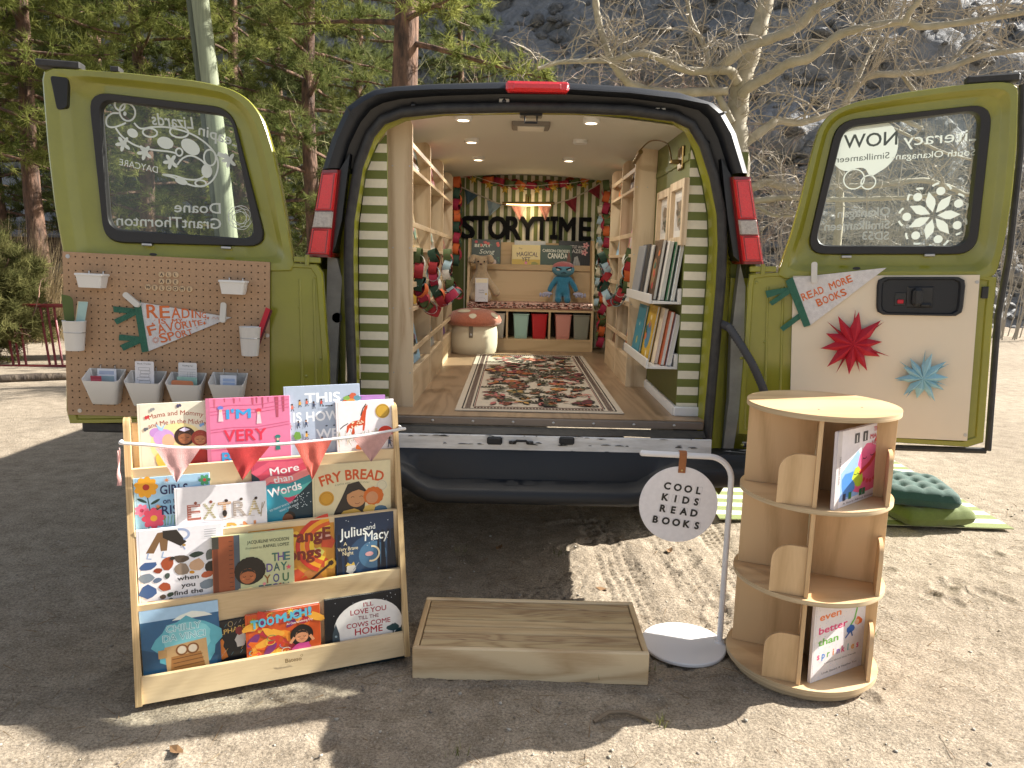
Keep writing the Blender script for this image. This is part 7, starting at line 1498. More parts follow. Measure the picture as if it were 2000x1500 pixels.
def pocket(px, py, label):
    x, z = DL.l(px, py, FB-.04); t = hang(DL, 'pocket_bin', label, 'bin', x, z, 'large pocket bins on the pegboard', FB); b = MB()
    def R(w, y0, zf, zb, g=0):
        pts = round_poly([(-w-g, y0-g), (w+g, y0-g), (w+g, -.004+g*.2), (-w-g, -.004+g*.2)], [.018, .018, .003, .003], 5); return [(p, q, zf+(zb-zf)*((q-y0)/(-.004-y0))) for p, q in pts]
    b.loft([R(.044, -.048, -.062, -.062), R(.046, -.052, -.058, -.058), R(.066, -.086, .030, .068), R(.0665, -.0865, .0325, .0705), R(.0635, -.083, .032, .07), R(.043, -.047, -.057, -.057)], True, True); b.build('tub', BINW, t, 45)
    for sx in (-.026, .026): b = MB(); b.tube([(sx, -.004, .06), (sx, -.0055, .082), (sx, .004, .086)], .0022, 6); b.build('hook', STEEL, t)
    return x, z, t
def card(x, z, P, c, y, label, art=None, name='card', grp='cards in the pegboard bins'):
    a = Art(y-.0008, .0001); a.prism(P, y-.0007, y, 'xz', c=c)
    if art: art(a)
    o = a.build(name, CARD, None, 0); o.matrix_world = DL.M @ Matrix.Translation(Vector((x, FB, z))); tag(o, label, 'card', grp)
x, z, t = pocket(204, 758, 'white pocket bin with red and blue cards, leftmost of four on the pegboard')
card(x, z, [(-.032, -.02), (.036, -.02), (.036, .072), (-.032, .072)], '#d8dce4', -.02, 'white card with blue bars in the leftmost pocket bin', lambda a: (a.rect(-.025, .050, .028, .064, '#a8b4cc'), a.rect(-.025, .02, .028, .044, '#9ab0b8')))
card(x, z, [(-.040, -.02), (-.004, -.02), (-.006, .047), (-.045, .047)], '#c0505e', -.05, 'red card in front in the leftmost pocket bin', lambda a: a.rect(-.043, .036, -.006, .046, '#a83848'))
x, z, t = pocket(285, 762, 'white pocket bin with a tall white card, second from the left of four')
def tracker(a):
    a.text('Book Tracker', 0, .100, .0055, '#303034', w=.05); r_ = random.Random(9)
    for k in range(9):
        w = r_.uniform(.016, .024); zc = .088-.0125*k; xo = r_.uniform(-.004, .004)
        for L in ([(xo-w, zc), (xo+w, zc)], [(xo-w, zc-.010), (xo+w, zc-.010)], [(xo-w, zc), (xo-w, zc-.010)], [(xo+w, zc), (xo+w, zc-.010)]): a.line(L, .0009, '#6a6a6e')
card(x, z, round_poly([(-.034, -.03), (.034, -.03), (.034, .112), (-.034, .112)], [0, 0, .006, .006], 4), '#d8d6da', -.05, 'tall white card with outlined book stack in the second pocket bin', tracker)
x, z, t = pocket(364, 765, 'white pocket bin with a ruled card and orange slips, third of four')
def log(a):
    a.text('Reading log', 0, .096, .0055, '#303034', w=.036)
    for zz_ in (.085, .074, .066, .058, .050, .042): a.line([(-.03, zz_), (.03, zz_)], .0008, '#8a8a8e')
    for xx_ in (0, .01, .017): a.line([(xx_, .074), (xx_, .036)], .0008, '#8a8a8e')
card(x, z, round_poly([(-.034, -.03), (.034, -.03), (.034, .110), (-.034, .110)], [0, 0, .006, .006], 4), '#d6d5d6', -.022, 'white ruled log card in the third pocket bin', log)
card(x, z, [(-.036, -.03), (.040, -.03), (.040, .056), (-.034, .058)], '#96bcb0', -.04, 'mint slip in the third pocket bin'); card(x, z, round_poly([(-.05, -.03), (.032, -.03), (.030, .044), (-.05, .046)], [0, 0, .01, .01], 3), '#d08258', -.055, 'orange slip in front in the third pocket bin')
x, z, t = pocket(446, 765, 'white pocket bin with blue and white cards, rightmost of four')
card(x, z, [(-.030, -.03), (.030, -.03), (.030, .064), (-.030, .064)], '#d4d8e2', -.04, 'blue and white striped card in the rightmost pocket bin', lambda a: [a.rect(-.02, .01+.015*k, .024, .021+.015*k, '#a4b6d4') for k in range(3)])
# ---- felt pennants
FELTW = cloth('white_felt', (.66, .65, .66), .6); FELTG = cloth('green_felt', (.028, .13, .085), .7); ORG = '#c9642a'
def felt(D, y, outline, band, tails, label, words, sgn):
    P = [D.l(a, b, y) for a, b in outline]; x0, z0 = P[0]; t = hang(D, 'pennant_flag', label, 'pennant', x0, z0, None, y); sh = lambda L: [(a-x0, b-z0) for a, b in L]
    b = MB(); b.prism(sh(P), -.003, 0); b.build('felt_field', FELTW, t, 0)
    b = MB(); b.prism(sh([D.l(a, c, y) for a, c in band]), -.0055, .001); b.build('band', FELTG, t, 0)
    for i, q in enumerate(tails): b = MB(); b.prism(sh([D.l(a, c, y) for a, c in q]), -.0015-.002*(i % 2), .001-.002*(i % 2)); b.build('tail', FELTG, t, 0)
    a = Art(-.0032, .00006)
    def put(word, p0, p1, h0, h1, bold):
        A_, B_ = sh([D.l(*p0, y), D.l(*p1, y)]); n = len(word); ws = [.55 if c in 'I' else (1.25 if c in 'MW' else 1) for c in word]; ws = [w*(1+(h1/h0-1)*i/max(1, n-1)) for i, w in enumerate(ws)]; tot = sum(ws); u = 0; L = math.hypot(B_[0]-A_[0], B_[1]-A_[1]); r = math.atan2(B_[1]-A_[1], B_[0]-A_[0])
        for i, c in enumerate(word):
            m = (u+ws[i]/2)/tot; u += ws[i]; h = (h0+(h1-h0)*i/max(1, n-1))*.00192
            if c != ' ': a.text(c, A_[0]+(B_[0]-A_[0])*m, A_[1]+(B_[1]-A_[1])*m, h, ORG, w=ws[i]/tot*L*(.84 if c != 'I' else .36), rot=r, bold=bold)
    for w in words: put(*w)
    if sgn < 0:
        for px, py, R0_ in ((299, 632, 3), (377, 625, 2), (407, 621, 3.5), (400, 631, 4.5), (303, 625, 1.6), (385, 640, 1.6), (365, 627, 1.6), (402, 624, 1.8), (352, 650, 1.5)): u, v = sh([D.l(px, py, y)])[0]; a.star(u, v, R0_*.0019, ORG, 5 if R0_ != 4.5 else 4, .4)
        u, v = sh([D.l(305, 664, y)])[0]
        for q in range(12): tt = q*PI/6; a.line([(u+.006*math.cos(tt), v+.006*math.sin(tt)), (u+.013*math.cos(tt), v+.013*math.sin(tt))], .0016, ORG)
        a.line([(p[0], p[1]) for p in sh([D.l(px, py, y) for px, py in ((415, 622), (419, 619), (422, 623), (425, 619), (428, 624))])], .0014, ORG)
    a.build('printed_lettering', PRINT, t, 0); return t
felt(DL, FB-.006, [(272, 590), (452, 620), (288, 687)], [(263, 598), (275, 588), (291, 686), (278, 688)], [[(221, 598), (266, 603), (266, 613), (222, 610)], [(223, 624), (265, 605), (268, 614), (229, 634)], [(233, 653), (277, 658), (278, 666), (232, 665)], [(235, 674), (276, 657), (277, 669), (242, 685)]],
    'white and green felt pennant with orange lettering clipped to the pegboard', [('READING', (286, 621), (404, 621), 27, 11, .010), ('IS MY', (309, 632), (358, 631), 10, 9, .012), ('FAVORITE', (291, 656), (397, 634), 20, 10, .010), ('SPORT', (315, 670), (378, 652), 18, 11, .010)], -1)
felt(DR, -.012, [(1544, 543), (1731, 523), (1580, 637)], [(1534, 549), (1548, 541), (1583, 635), (1570, 639)], [[(1495, 568), (1540, 561), (1543, 568), (1498, 582)], [(1502, 590), (1541, 563), (1546, 571), (1508, 597)], [(1523, 640), (1560, 612), (1564, 622), (1530, 647)]],
    'white and green felt pennant with orange capitals clipped to the right door', [('READ MORE', (1568, 588), (1666, 549), 15, 14, .016), ('BOOKS', (1597, 599), (1655, 575), 15, 14, .016)], 1)
CLIP = mat('clip_plastic', (.58, .56, .52), rough=.4)
def clip(D, p0, p1, y, label):
    a_, b_ = D.l(*p0, y), D.l(*p1, y); cx, cz = (a_[0]+b_[0])/2, (a_[1]+b_[1])/2; L = math.hypot(a_[0]-b_[0], a_[1]-b_[1]); r = math.atan2(b_[1]-a_[1], b_[0]-a_[0])-PI/2
    t = thing('clothes_peg', label, 'peg', D.M @ Matrix.Translation(Vector((cx, y, cz))) @ Matrix.Rotation(-r, 4, 'Y'), 'pegs holding the pennants'); O = round_poly([(-.0105, -L/2), (.0105, -L/2), (.0105, L/2), (-.0105, L/2)], .010, 6)
    for y0, tt in ((-.011, .08), (-.002, -.06)): b = MB(); b.M = Matrix.Rotation(tt, 4, 'X'); b.prism(O, y0-.004, y0); b.build('jaw', CLIP, t, 30)
    b = MB(); b.tube([(-.009, -.006, 0), (.009, -.006, 0)], .004, 8); b.build('spring', STEEL, t)
clip(DL, (244, 573), (274, 598), FB-.012, 'light plastic peg slanting at the band end of the pegboard pennant'); clip(DL, (438, 591), (436, 630), FB-.012, 'light plastic peg upright near the tip of the pegboard pennant'); clip(DR, (1590, 512), (1589, 553), -.018, 'light plastic peg on the pennant of the right door')
# ---- folded paper stars on the cream panel
def paper_star(px, py, rpx, m, label, seed, n=11):
    x, z = DR.l(px, py, -.006); R = rpx*.00188; r_ = random.Random(seed); b = MB(); N = n
    for ly, (k, off, nn, ww) in enumerate(((1.08, .5, 7, .045), (1.0, 0, 10, .17))):
        for q in range(nn):
            th = 2*PI*(q+off)/nn+r_.uniform(-.10, .10)+.15; Lr = R*k*r_.uniform(.84, 1.06); w = R*ww*r_.uniform(.75, 1.15); y0 = -.006-.012*ly; tipy = -.010-.03*r_.random(); u, v = math.cos(th), math.sin(th); rm = Lr*.46
            P = [(0, y0-.02, 0), (u*rm-v*w, y0-.004, v*rm+u*w), (u*Lr, tipy, v*Lr), (u*rm+v*w, y0-.004, v*rm-u*w), (u*rm, y0-.028, v*rm)]
            b.add(P, [(0, 1, 4), (1, 2, 4), (2, 3, 4), (3, 0, 4)])
    o = b.build('paper_star', m, None, 0, recalc=False); o.matrix_world = DR.M @ Matrix.Translation(Vector((x, -.006, z))); tag(o, label, 'paper star', 'paper stars on the cream panel')
paper_star(1664, 671, 66, mat('red_paper', (.42, .012, .03), rough=.7), 'large red folded paper star on the cream panel of the right door', 2); paper_star(1798, 737, 51, mat('blue_paper', (.30, .52, .60), rough=.7), 'smaller pale blue folded paper star on the cream panel', 5)

# ================================================================ ON THE GROUND AND BEHIND
def leaf_mat(name, tr=.45, rough=.6):
    m = bpy.data.materials.new(name); m.use_nodes = True; n = m.node_tree.nodes; l = m.node_tree.links
    for q in list(n): n.remove(q)
    o = n.new('ShaderNodeOutputMaterial'); a = n.new('ShaderNodeAttribute'); a.attribute_name = 'Col'; d = n.new('ShaderNodeBsdfDiffuse'); t = n.new('ShaderNodeBsdfTranslucent'); x = n.new('ShaderNodeMixShader'); x.inputs[0].default_value = tr
    l.new(a.outputs['Color'], d.inputs[0]); l.new(a.outputs['Color'], t.inputs[0]); l.new(d.outputs[0], x.inputs[1]); l.new(t.outputs[0], x.inputs[2]); l.new(x.outputs[0], o.inputs[0]); return m
NEEDLE = leaf_mat('pine_needles', .5); GRASSM = leaf_mat('grass_blades', .3)
def bark(name, c, c2, sc=9):
    m = mat(name, c, rough=.95, noise=.5, nscale=sc, c2=c2, bump=1.0, bscale=sc*2.2, stretch=(1, 1, .3)); m.node_tree.nodes['Bump'].inputs['Distance'].default_value = .03; return m
PBARK = bark('pine_bark', (.23, .13, .085), (.045, .030, .024)); PLBARK = mat('plane_bark', (.40, .355, .27), rough=.85, noise=.5, nscale=5, c2=(.27, .24, .17), bump=.3, bscale=40); TWIGP = mat('pale_twig', (.41, .36, .29), rough=.9, noise=.3, nscale=8); TWIGB = mat('brown_twig', (.30, .215, .155), rough=.95)
def blades(C, D, L, W, seed, colr, nseg=1):
    """one thin triangle per blade: base C, direction D, length L, width W"""
    r = np.random.default_rng(seed); n = len(C); side = np.cross(D, r.normal(size=(n, 3))); side /= np.linalg.norm(side, axis=1)[:, None]+1e-9
    V = np.empty((n, 3, 3)); V[:, 0] = C-side*W[:, None]/2; V[:, 1] = C+side*W[:, None]/2; V[:, 2] = C+D*L[:, None]
    return V.reshape(-1, 3), np.arange(3*n).reshape(n, 3), np.repeat(colr, 3, 0)
def tufts(P, Dm, nn, Ln, Wd, seed, c1, c2, spread=.9):
    r = np.random.default_rng(seed); n = len(P); C = np.repeat(P, nn, 0)+r.normal(size=(n*nn, 3))*.02; D = np.repeat(Dm, nn, 0)*.75+r.normal(size=(n*nn, 3))*spread; D /= np.linalg.norm(D, axis=1)[:, None]
    k = np.repeat(r.random(n), nn)[:, None]*.8+r.random((n*nn, 1))*.2; cl = np.array(c1)*(1-k)+np.array(c2)*k
    return blades(C, D, Ln*r.uniform(.7, 1.2, n*nn), np.full(n*nn, Wd), seed+1, cl)
def pine(px, py, Y, r0, label, h=11, zlow=1.6, nbr=70, seed=0, blen=2.3, lean=0, c1=(.06, .085, .02), c2=(.30, .31, .09), trunk_c=None, wd=.013, nn=26, ln=.20):
    b0 = at(px, py, Y); x, y = b0.x, b0.y; t = thing('pine_tree', label, 'pine tree', (x, y, -.05), 'pine trees behind the van'); r_ = random.Random(seed); rr = np.random.default_rng(seed)
    b = MB(); n = 14; pts = []; rad_ = []
    for i in range(n+1):
        z = h*i/n; pts.append((lean*z+.03*math.sin(z*1.3+seed), .03*math.cos(z+seed), z)); rad_.append(r0*(1.25 if i == 0 else 1)*(1-.8*i/n))
    b.tube(pts, rad_, 14)
    tips = []; dirs = []
    for k in range(nbr):
        z = zlow+(h-zlow-.3)*((k+r_.random())/nbr); a_ = k*2.4+r_.uniform(-.5, .5); L = blen*(1-.72*max(0, (z-zlow)/(h-zlow)))*r_.uniform(.6, 1.15); up = r_.uniform(-.25, .35); d = Vector((math.cos(a_), math.sin(a_), up)).normalized(); o = Vector((lean*z, 0, z)); P = []
        for q in range(6): u = q/5; P.append(o+d*L*u+Vector((0, 0, -.25*L*u*u+.18*L*u**3))+Vector((r_.uniform(-.05, .05), r_.uniform(-.05, .05), r_.uniform(-.04, .04)))*u)
        b.tube(P, [.035*(1-.75*q/5)*(r0/.15)**.5 for q in range(6)], 5)
        for s in range(int(10+L*9)):
            u = r_.uniform(.28, 1); i = min(4, int(u*5)); p = P[i].lerp(P[i+1], u*5-i); sd = Vector((r_.uniform(-1, 1), r_.uniform(-1, 1), r_.uniform(-.35, .6))).normalized()*r_.uniform(.05, .42)*(1.2-u*.5)
            tips.append(p+sd); dirs.append((sd.normalized()*.8+d*.5+Vector((0, 0, .25))).normalized())
    b.build('trunk', trunk_c or PBARK, t, 80)
    V, Fa_, cl = tufts(np.array(tips), np.array(dirs), nn, ln, wd, seed+5, c1, c2); npmesh('crown', V, Fa_, NEEDLE, t, colr=cl); return t
pine(72, 430, 13, .17, 'pine with a bare reddish trunk behind the shrub at the far left', seed=1, zlow=3.2, blen=2.4)
pine(-90, 400, 11.5, .16, 'pine cut off by the left edge of the photo', seed=2, zlow=3.0, blen=2.6, nbr=80)
pine(290, 430, 15, .17, 'pine whose trunk shows through the left door window', seed=3, zlow=1.7, blen=2.5)
pine(215, 430, 18, .15, 'darker pine standing farther back above the left door', seed=4, zlow=1.4, blen=2.8, c1=(.045, .065, .022), c2=(.19, .21, .075), wd=.017)
pine(455, 60, 16, .16, 'pine just right of the utility pole', seed=5, zlow=2.0, blen=2.3)
pine(606, 230, 13.5, .16, 'pine with light needles between the left door and the van roof', seed=6, zlow=1.9, blen=2.2, c1=(.06, .085, .025), c2=(.20, .21, .07))
pine(792, 80, 11.0, .25, 'thick red barked pine trunk rising behind the van roof', seed=7, h=12, zlow=4.4, blen=2.4, nbr=44)
pine(540, 120, 21, .2, 'shaded pine far back between two nearer pines', seed=8, h=13, zlow=2, blen=3.2, nbr=80, c1=(.05, .065, .025), c2=(.20, .22, .08), wd=.02, ln=.24)
pine(130, 120, 22, .2, 'tall shaded pine far back at the left', seed=9, h=13, zlow=2.4, blen=3.4, nbr=90, c1=(.045, .06, .022), c2=(.19, .21, .075), wd=.02, ln=.24)
pine(370, 120, 23, .2, 'dark pine far back behind the utility pole', seed=10, h=13, zlow=1.5, blen=3.4, nbr=90, c1=(.045, .06, .022), c2=(.19, .21, .075), wd=.02, ln=.24)
pine(700, 60, 18, .17, 'pale needled pine left of the thick trunk', seed=11, h=11, zlow=2.2, blen=2.8, nbr=70, c1=(.06, .08, .03), c2=(.18, .20, .08), wd=.016)
pine(-30, 120, 19, .2, 'dark pine far back at the left edge', seed=12, h=12, zlow=2.4, blen=3.2, nbr=90, c1=(.045, .06, .022), c2=(.19, .21, .075), wd=.018, ln=.22)
pine(900, 40, 21, .16, 'light green pine behind the bare bushes right of the thick trunk', seed=13, h=10, zlow=1.5, blen=2.4, nbr=60, c1=(.07, .09, .03), c2=(.22, .24, .09), wd=.018)
# ---- utility pole
p1_, p0_ = at(386, -40, 10), at(452, 497, 10); d_ = p1_-p0_; bp_ = p0_-d_*(p0_.z/d_.z); up_ = thing('utility_pole', 'weathered green treated utility pole leaning left behind the left door', 'pole', bp_)
top_ = d_*(7.5/d_.z); mpole = mat('treated_wood', (.30, .33, .22), rough=.9, noise=.5, nscale=6, c2=(.17, .19, .13), stretch=(6, 6, .25), bump=.6, bscale=60)
b = MB(); b.tube([(0, 0, -.1), top_*.5, top_], [.118, .108, .098], 18); b.build('pole', mpole, up_, 60)
b = MB(); b.tube([Vector((-.15, .06, -.1)), top_*.5+Vector((-.145, .06, 0)), top_+Vector((-.14, .06, 0))], [.062, .058, .05], 12); b.build('brace_pole', mat('dark_treated_wood', (.12, .14, .10), rough=.9, noise=.4, nscale=6, stretch=(6, 6, .3)), up_, 60)
# ---- plane tree with pale limbs
def px_line(L, Y0, dY=0, seed=0):
    r_ = random.Random(seed); P = [(x, y, Y0+dY*i/(len(L)-1)) for i, (x, y) in enumerate(L)]
    return [at(x, y, Y) for x, y, Y in spl(P, 5)]
def twigs(b, pts, n, seed, L0=.9, r0=.011, lv=3, grav=-.05, nsd=4, up=.35):
    r_ = random.Random(seed)
    def grow(p, d, L, r, k):
        P = [p]; q = d.copy()
        m = 5
        for i in range(m): q = (q+Vector((r_.uniform(-.4, .4), r_.uniform(-.4, .4), r_.uniform(-.3, .35)+grav))).normalized(); p = p+q*(L/m); P.append(p)
        b.tube(P, [r*(1-.7*i/m) for i in range(m+1)], nsd if k > 1 else 3, caps=False)
        if k > 1:
            for j in range(r_.randint(2, 4)): i = r_.randint(1, m); grow(P[i], (q+Vector((r_.uniform(-1, 1), r_.uniform(-1, 1), r_.uniform(-.6, .8)))).normalized(), L*r_.uniform(.4, .7), r*.6, k-1)
    for k in range(n):
        i = r_.randrange(1, len(pts)); p = Vector(pts[i]); d = Vector((r_.uniform(-1, 1), r_.uniform(-.7, .7), r_.uniform(-.5, .8)+up)).normalized(); grow(p, d, L0*r_.uniform(.4, 1.1), r0*r_.uniform(.6, 1.2), lv)
def plane_tree(label, limbs, Yb, seed, ntw):
    P0 = px_line(limbs[0][0], limbs[0][3], limbs[0][4]); base = Vector((P0[0].x, P0[0].y, 0)); t = thing('plane_tree', label, 'bare tree', base, None); tr = MB(); allp = []
    tw = MB()
    for i, (L, w0, w1, Y, dY) in enumerate(limbs):
        P = px_line(L, Y, dY, i); m = len(P); R0 = [(w0+(w1-w0)*k/(m-1))/2/F_PX*Y*(1+.10*math.sin(k*1.9+i)) for k in range(m)]
        if i == 0: P = [base]+P; R0 = [R0[0]*1.2]+R0
        tr.tube([p-base for p in P], R0, 10 if w0 > 9 else 7); q = [p-base for p in P]; twigs(tw, q[len(q)//4:], int(ntw*len(L)/6), seed+i)
    tr.build('trunk', PLBARK, t, 80); tw.build('twigs', TWIGP, t, 0, recalc=False); return t
plane_tree('bare plane tree with pale mottled bark and spreading limbs behind the van', [
    ([(1442, 420), (1438, 300), (1438, 230), (1452, 150), (1478, 70), (1496, 0), (1515, -90)], 50, 24, 9.5, .2),
    ([(1440, 160), (1424, 138), (1388, 138), (1336, 136), (1260, 104), (1200, 116), (1140, 119), (1090, 122), (1050, 134)], 18, 6, 9.5, -.8),
    ([(1400, 137), (1452, 96), (1504, 76), (1560, 52), (1592, 16), (1640, -8), (1700, -60)], 20, 14, 9.4, -.5),
    ([(1448, 190), (1460, 172), (1504, 148), (1540, 124), (1584, 112), (1632, 72), (1680, 56), (1768, 42), (1800, 52), (1880, 44), (2000, 24), (2080, 10)], 21, 8, 9.5, -1.2),
    ([(1768, 44), (1778, 22), (1800, -5), (1830, -60)], 12, 9, 8.6, -.2),
    ([(1436, 290), (1450, 284), (1504, 244), (1520, 236), (1560, 240), (1592, 232), (1660, 215), (1740, 226), (1800, 250)], 19, 8, 9.5, .6),
    ([(1440, 372), (1476, 364), (1496, 356), (1540, 366), (1620, 364), (1712, 362), (1800, 352), (1860, 368), (1892, 380), (1960, 372)], 17, 8, 9.5, .5),
    ([(1440, 394), (1480, 392), (1540, 386), (1620, 390), (1720, 388), (1800, 384), (1850, 372)], 14, 6, 9.4, -.3),
    ([(1445, 400), (1484, 406), (1508, 420), (1536, 422), (1570, 418)], 9, 4, 9.4, -.2),
    ([(1160, -40), (1163, 0), (1170, 45), (1191, 112), (1216, 150), (1240, 168), (1300, 180), (1420, 178)], 12, 16, 9.0, .4),
    ([(1430, 240), (1400, 180), (1385, 140), (1380, 100), (1350, 40), (1340, -20)], 14, 7, 9.4, .2)], 9.5, 50, 17)
plane_tree('second bare plane tree, its thin limbs crossing above the right door', [
    ([(1640, 420), (1642, 300), (1650, 210), (1668, 176), (1700, 148), (1760, 144), (1840, 136), (1920, 108), (2000, 96), (2100, 80)], 15, 9, 11, -.6),
    ([(1660, 190), (1690, 120), (1720, 60), (1745, -10)], 9, 5, 11, .3), ([(1760, 144), (1800, 190), (1850, 180), (1930, 165), (2010, 170)], 8, 4, 10.8, -.5),
    ([(1840, 136), (1900, 80), (1950, 30), (1990, -20)], 8, 4, 10.7, .5), ([(1650, 240), (1740, 250), (1850, 300), (1990, 330)], 7, 4, 11, .4)], 11, 90, 22)
# ---- leafless and dry bushes
def bush(px, Y, w, h, label, m, n, seed, zb=0, r0=.010, lv=3, grow_up=.9):
    c = at(px, 500, Y); t = thing('bare_shrub', label, 'bush', (c.x, c.y, zb), 'bare bushes at the foot of the cliff'); b = MB(); r_ = random.Random(seed); pts = []
    for k in range(n): pts.append((r_.uniform(-w, w)*.5, r_.uniform(-.6, .6), 0))
    for k, p in enumerate(pts):
        top = Vector((p[0]*1.6+r_.uniform(-.4, .4), p[1]*1.5+r_.uniform(-.3, .3), h*r_.uniform(.55, 1))); P = [Vector(p).lerp(top, q/5)+Vector((r_.uniform(-.08, .08), r_.uniform(-.08, .08), 0))*(q > 0) for q in range(6)]
        b.tube(P, [r0*1.4*(1-.7*q/5) for q in range(6)], 3, caps=False); twigs(b, P[1:], 5, seed*77+k, h*.34, r0*.7, lv-1, nsd=3)
    b.build('branches', m, t, 0, recalc=False); return t
TW2 = mat('pinkish_twig', (.36, .27, .21), rough=.95); TW3 = mat('olive_twig', (.30, .29, .14), rough=.95); TW4 = mat('grey_twig', (.36, .33, .28), rough=.95)
for i, a_ in enumerate(((880, 15, 2.6, 4.6, 'olive bare bush just right of the thick pine trunk', TW3, 46), (1000, 16, 2.6, 4.4, 'olive bare bush behind the red brake light', TW3, 46), (1100, 15.5, 2.2, 4.6, 'pinkish bare bush behind the right half of the van roof', TW2, 46), (1215, 16.5, 2.4, 5.2, 'tall pinkish bare bush left of the plane tree', TW2, 50), (1330, 16, 2.2, 4.2, 'pinkish brown bare bush close by the plane tree trunk', TW2, 42), (1560, 15.5, 2.4, 3.4, 'grey bare bush between tail light and right door', TW4, 36), (1680, 16.5, 2.6, 3.6, 'grey bare bush seen through the right door window', TW4, 36), (1800, 17, 2.4, 4.0, 'grey bare bush above the right door', TW4, 34), (1960, 15.5, 2.4, 3.8, 'pale bare bush at the right edge beyond the open door', TW4, 40), (730, 17, 2.4, 3.8, 'olive bare bush left of the thick pine trunk', TW3, 40), (1900, 21, 3, 8.0, 'straggly bare bush high up at the right', TW4, 40))): bush(*a_[:5], a_[5], a_[6], 200+i)
# dry grass clump and evergreen shrub at the left edge
def tuft_plant(name, label, cat, px, py, Y, n, seed, L, Wd, c1, c2, sx, sy, kind=None, up=.9, group=None):
    c = at(px, py, Y); r = np.random.default_rng(seed); C = np.c_[r.normal(0, sx, n), r.normal(0, sy, n), np.zeros(n)]; D = np.c_[r.normal(0, .28, n)+C[:, 0]*.3, r.normal(0, .25, n), np.full(n, up)]; D /= np.linalg.norm(D, axis=1)[:, None]; k = r.random((n, 1)); V, Fa_, cl = blades(C, D, L*r.uniform(.5, 1.1, n), np.full(n, Wd), seed, np.array(c1)*(1-k)+np.array(c2)*k)
    o = npmesh(name, V, Fa_, GRASSM, None, colr=cl); o.location = (c.x, c.y, 0); tag(o, label, cat, group, kind); return o
tuft_plant('dry_grass', 'tall dry tan grass clump behind the evergreen shrub', 'grass', 25, 600, 11.5, 1300, 3, 1.9, .014, (.42, .33, .19), (.30, .23, .13), .40, .3)
def shrub():
    c = at(-10, 690, 9.0); t = thing('evergreen_shrub', 'bushy green juniper shrub at the left edge behind the red rack', 'shrub', (c.x-.12, c.y, 0)); r = np.random.default_rng(5); n = 1500; P = []; D = []
    while len(P) < n:
        p = r.normal(size=3); p /= np.linalg.norm(p); k = r.random()**.35*(1+.22*math.sin(p[0]*5+p[2]*6)+.12*math.sin(p[2]*13+p[1]*9)); q = p*np.array([.72, .6, .70])*k+np.array([0, 0, .74])
        if q[2] > .02: P.append(q); D.append(p*.7+np.array([0, 0, .5]))
    V, Fa_, cl = tufts(np.array(P), np.array(D), 26, .13, .012, 8, (.07, .078, .028), (.24, .23, .09), .7); npmesh('foliage', V, Fa_, NEEDLE, t, colr=cl)
    b = MB(); twigs(b, [Vector((0, 0, .05*k)) for k in range(12)], 26, 4, .8, .02, 3); b.tube([(0, 0, -.05), (.03, 0, .5), (0, .05, 1.2)], [.06, .045, .02], 8); b.build('stems', PBARK, t, 0, recalc=False)
shrub()
# ---- shed, parked car, red rack, log at the left
TIMB = mat('dark_timber', (.16, .095, .06), rough=.9, noise=.4, nscale=5, stretch=(.2, 1, 3)); sx0, sx1 = at(-260, 470, 27).x, at(640, 470, 27).x
sh_ = thing('timber_shed', 'long low dark brown timber shed behind the pines', 'shed', ((sx0+sx1)/2, 27, 0)); W_ = (sx1-sx0)/2
b = MB()
for k in range(10): b.box(-W_, W_, -.03-.006*(k % 2), .0, .08+.19*k, .08+.19*k+.182, .006)
b.box(-W_+.02, W_-.02, .005, 3, 0, 1.95); b.build('plank_wall', TIMB, sh_)
b = MB(); b.prism([(-.25, 1.96), (1.5, 2.5), (3.2, 1.96), (3.2, 1.9), (1.5, 2.42), (-.25, 1.88)], -W_-.2, W_+.2, 'yz'); b.build('roof', mat('grey_roof', (.10, .10, .105), rough=.8), sh_)
cw = at(92, 538, 22); car = thing('parked_car', 'black parked car half hidden behind the shrub and the left door', 'car', (cw.x, 22, 0)); CARP = mat('black_car_paint', (.012, .013, .016), rough=.2, coat=1)
prof = [(-.75, .30), (-.75, .62), (-.62, .80), (-.3, .90), (.2, .97), (.7, 1.32), (1.1, 1.46), (2.2, 1.48), (2.9, 1.28), (3.3, 1.0), (3.42, .85), (3.42, .3)]
b = MB(); c_ = (1.3, .8)
b.loft([[(c_[0]+(x-c_[0])*k, y, c_[1]+(z-c_[1])*(k if z > .9 else 1)) for x, z in prof] for k, y in ((.93, 0), (1, .12), (1, 1.6), (.93, 1.75))]); body_ = b.build('body', CARP, car, 30)
b = MB(); b.prism([(.75, 1.0), (1.0, 1.36), (2.2, 1.39), (2.8, 1.05)], -.012, -.004); b.build('side_window', mat('car_glass', (.02, .025, .03), rough=.05), car)
for x in (0, 2.65):
    b = MB(); b.M = Matrix.Translation((x, .02, .33)) @ Matrix.Rotation(PI/2, 4, 'X'); b.lathe([(.2, -.1), (.31, -.1), (.33, -.07), (.33, .05), (.31, .08), (.2, .08)], 28); w_ = b.build('wheel', RUBBER, car, 40)
    b = MB()
    for q in range(7): t_ = q*2*PI/7; b.tube([(x, -.075, .33), (x+.2*math.cos(t_), -.07, .33+.2*math.sin(t_))], .016, 6)
    b.tube([(x+.205*math.cos(q*PI/12), -.07, .33+.205*math.sin(q*PI/12)) for q in range(25)], .012, 6); b.build('rim', STEEL, w_)
b = MB(); b.box(.40, .52, -.02, -.005, .60, .72, .01); b.build('tail_light', RED, car)
REDM = mat('red_painted_steel', (.17, .018, .018), rough=.5, noise=.2, nscale=20); bk0 = gr(60, 716); bk = thing('bike_rack', 'red painted steel bicycle rack at the left beside the evergreen shrub', 'bike rack', (bk0.x, bk0.y, 0)); O = bk.location.copy(); YR = bk0.y
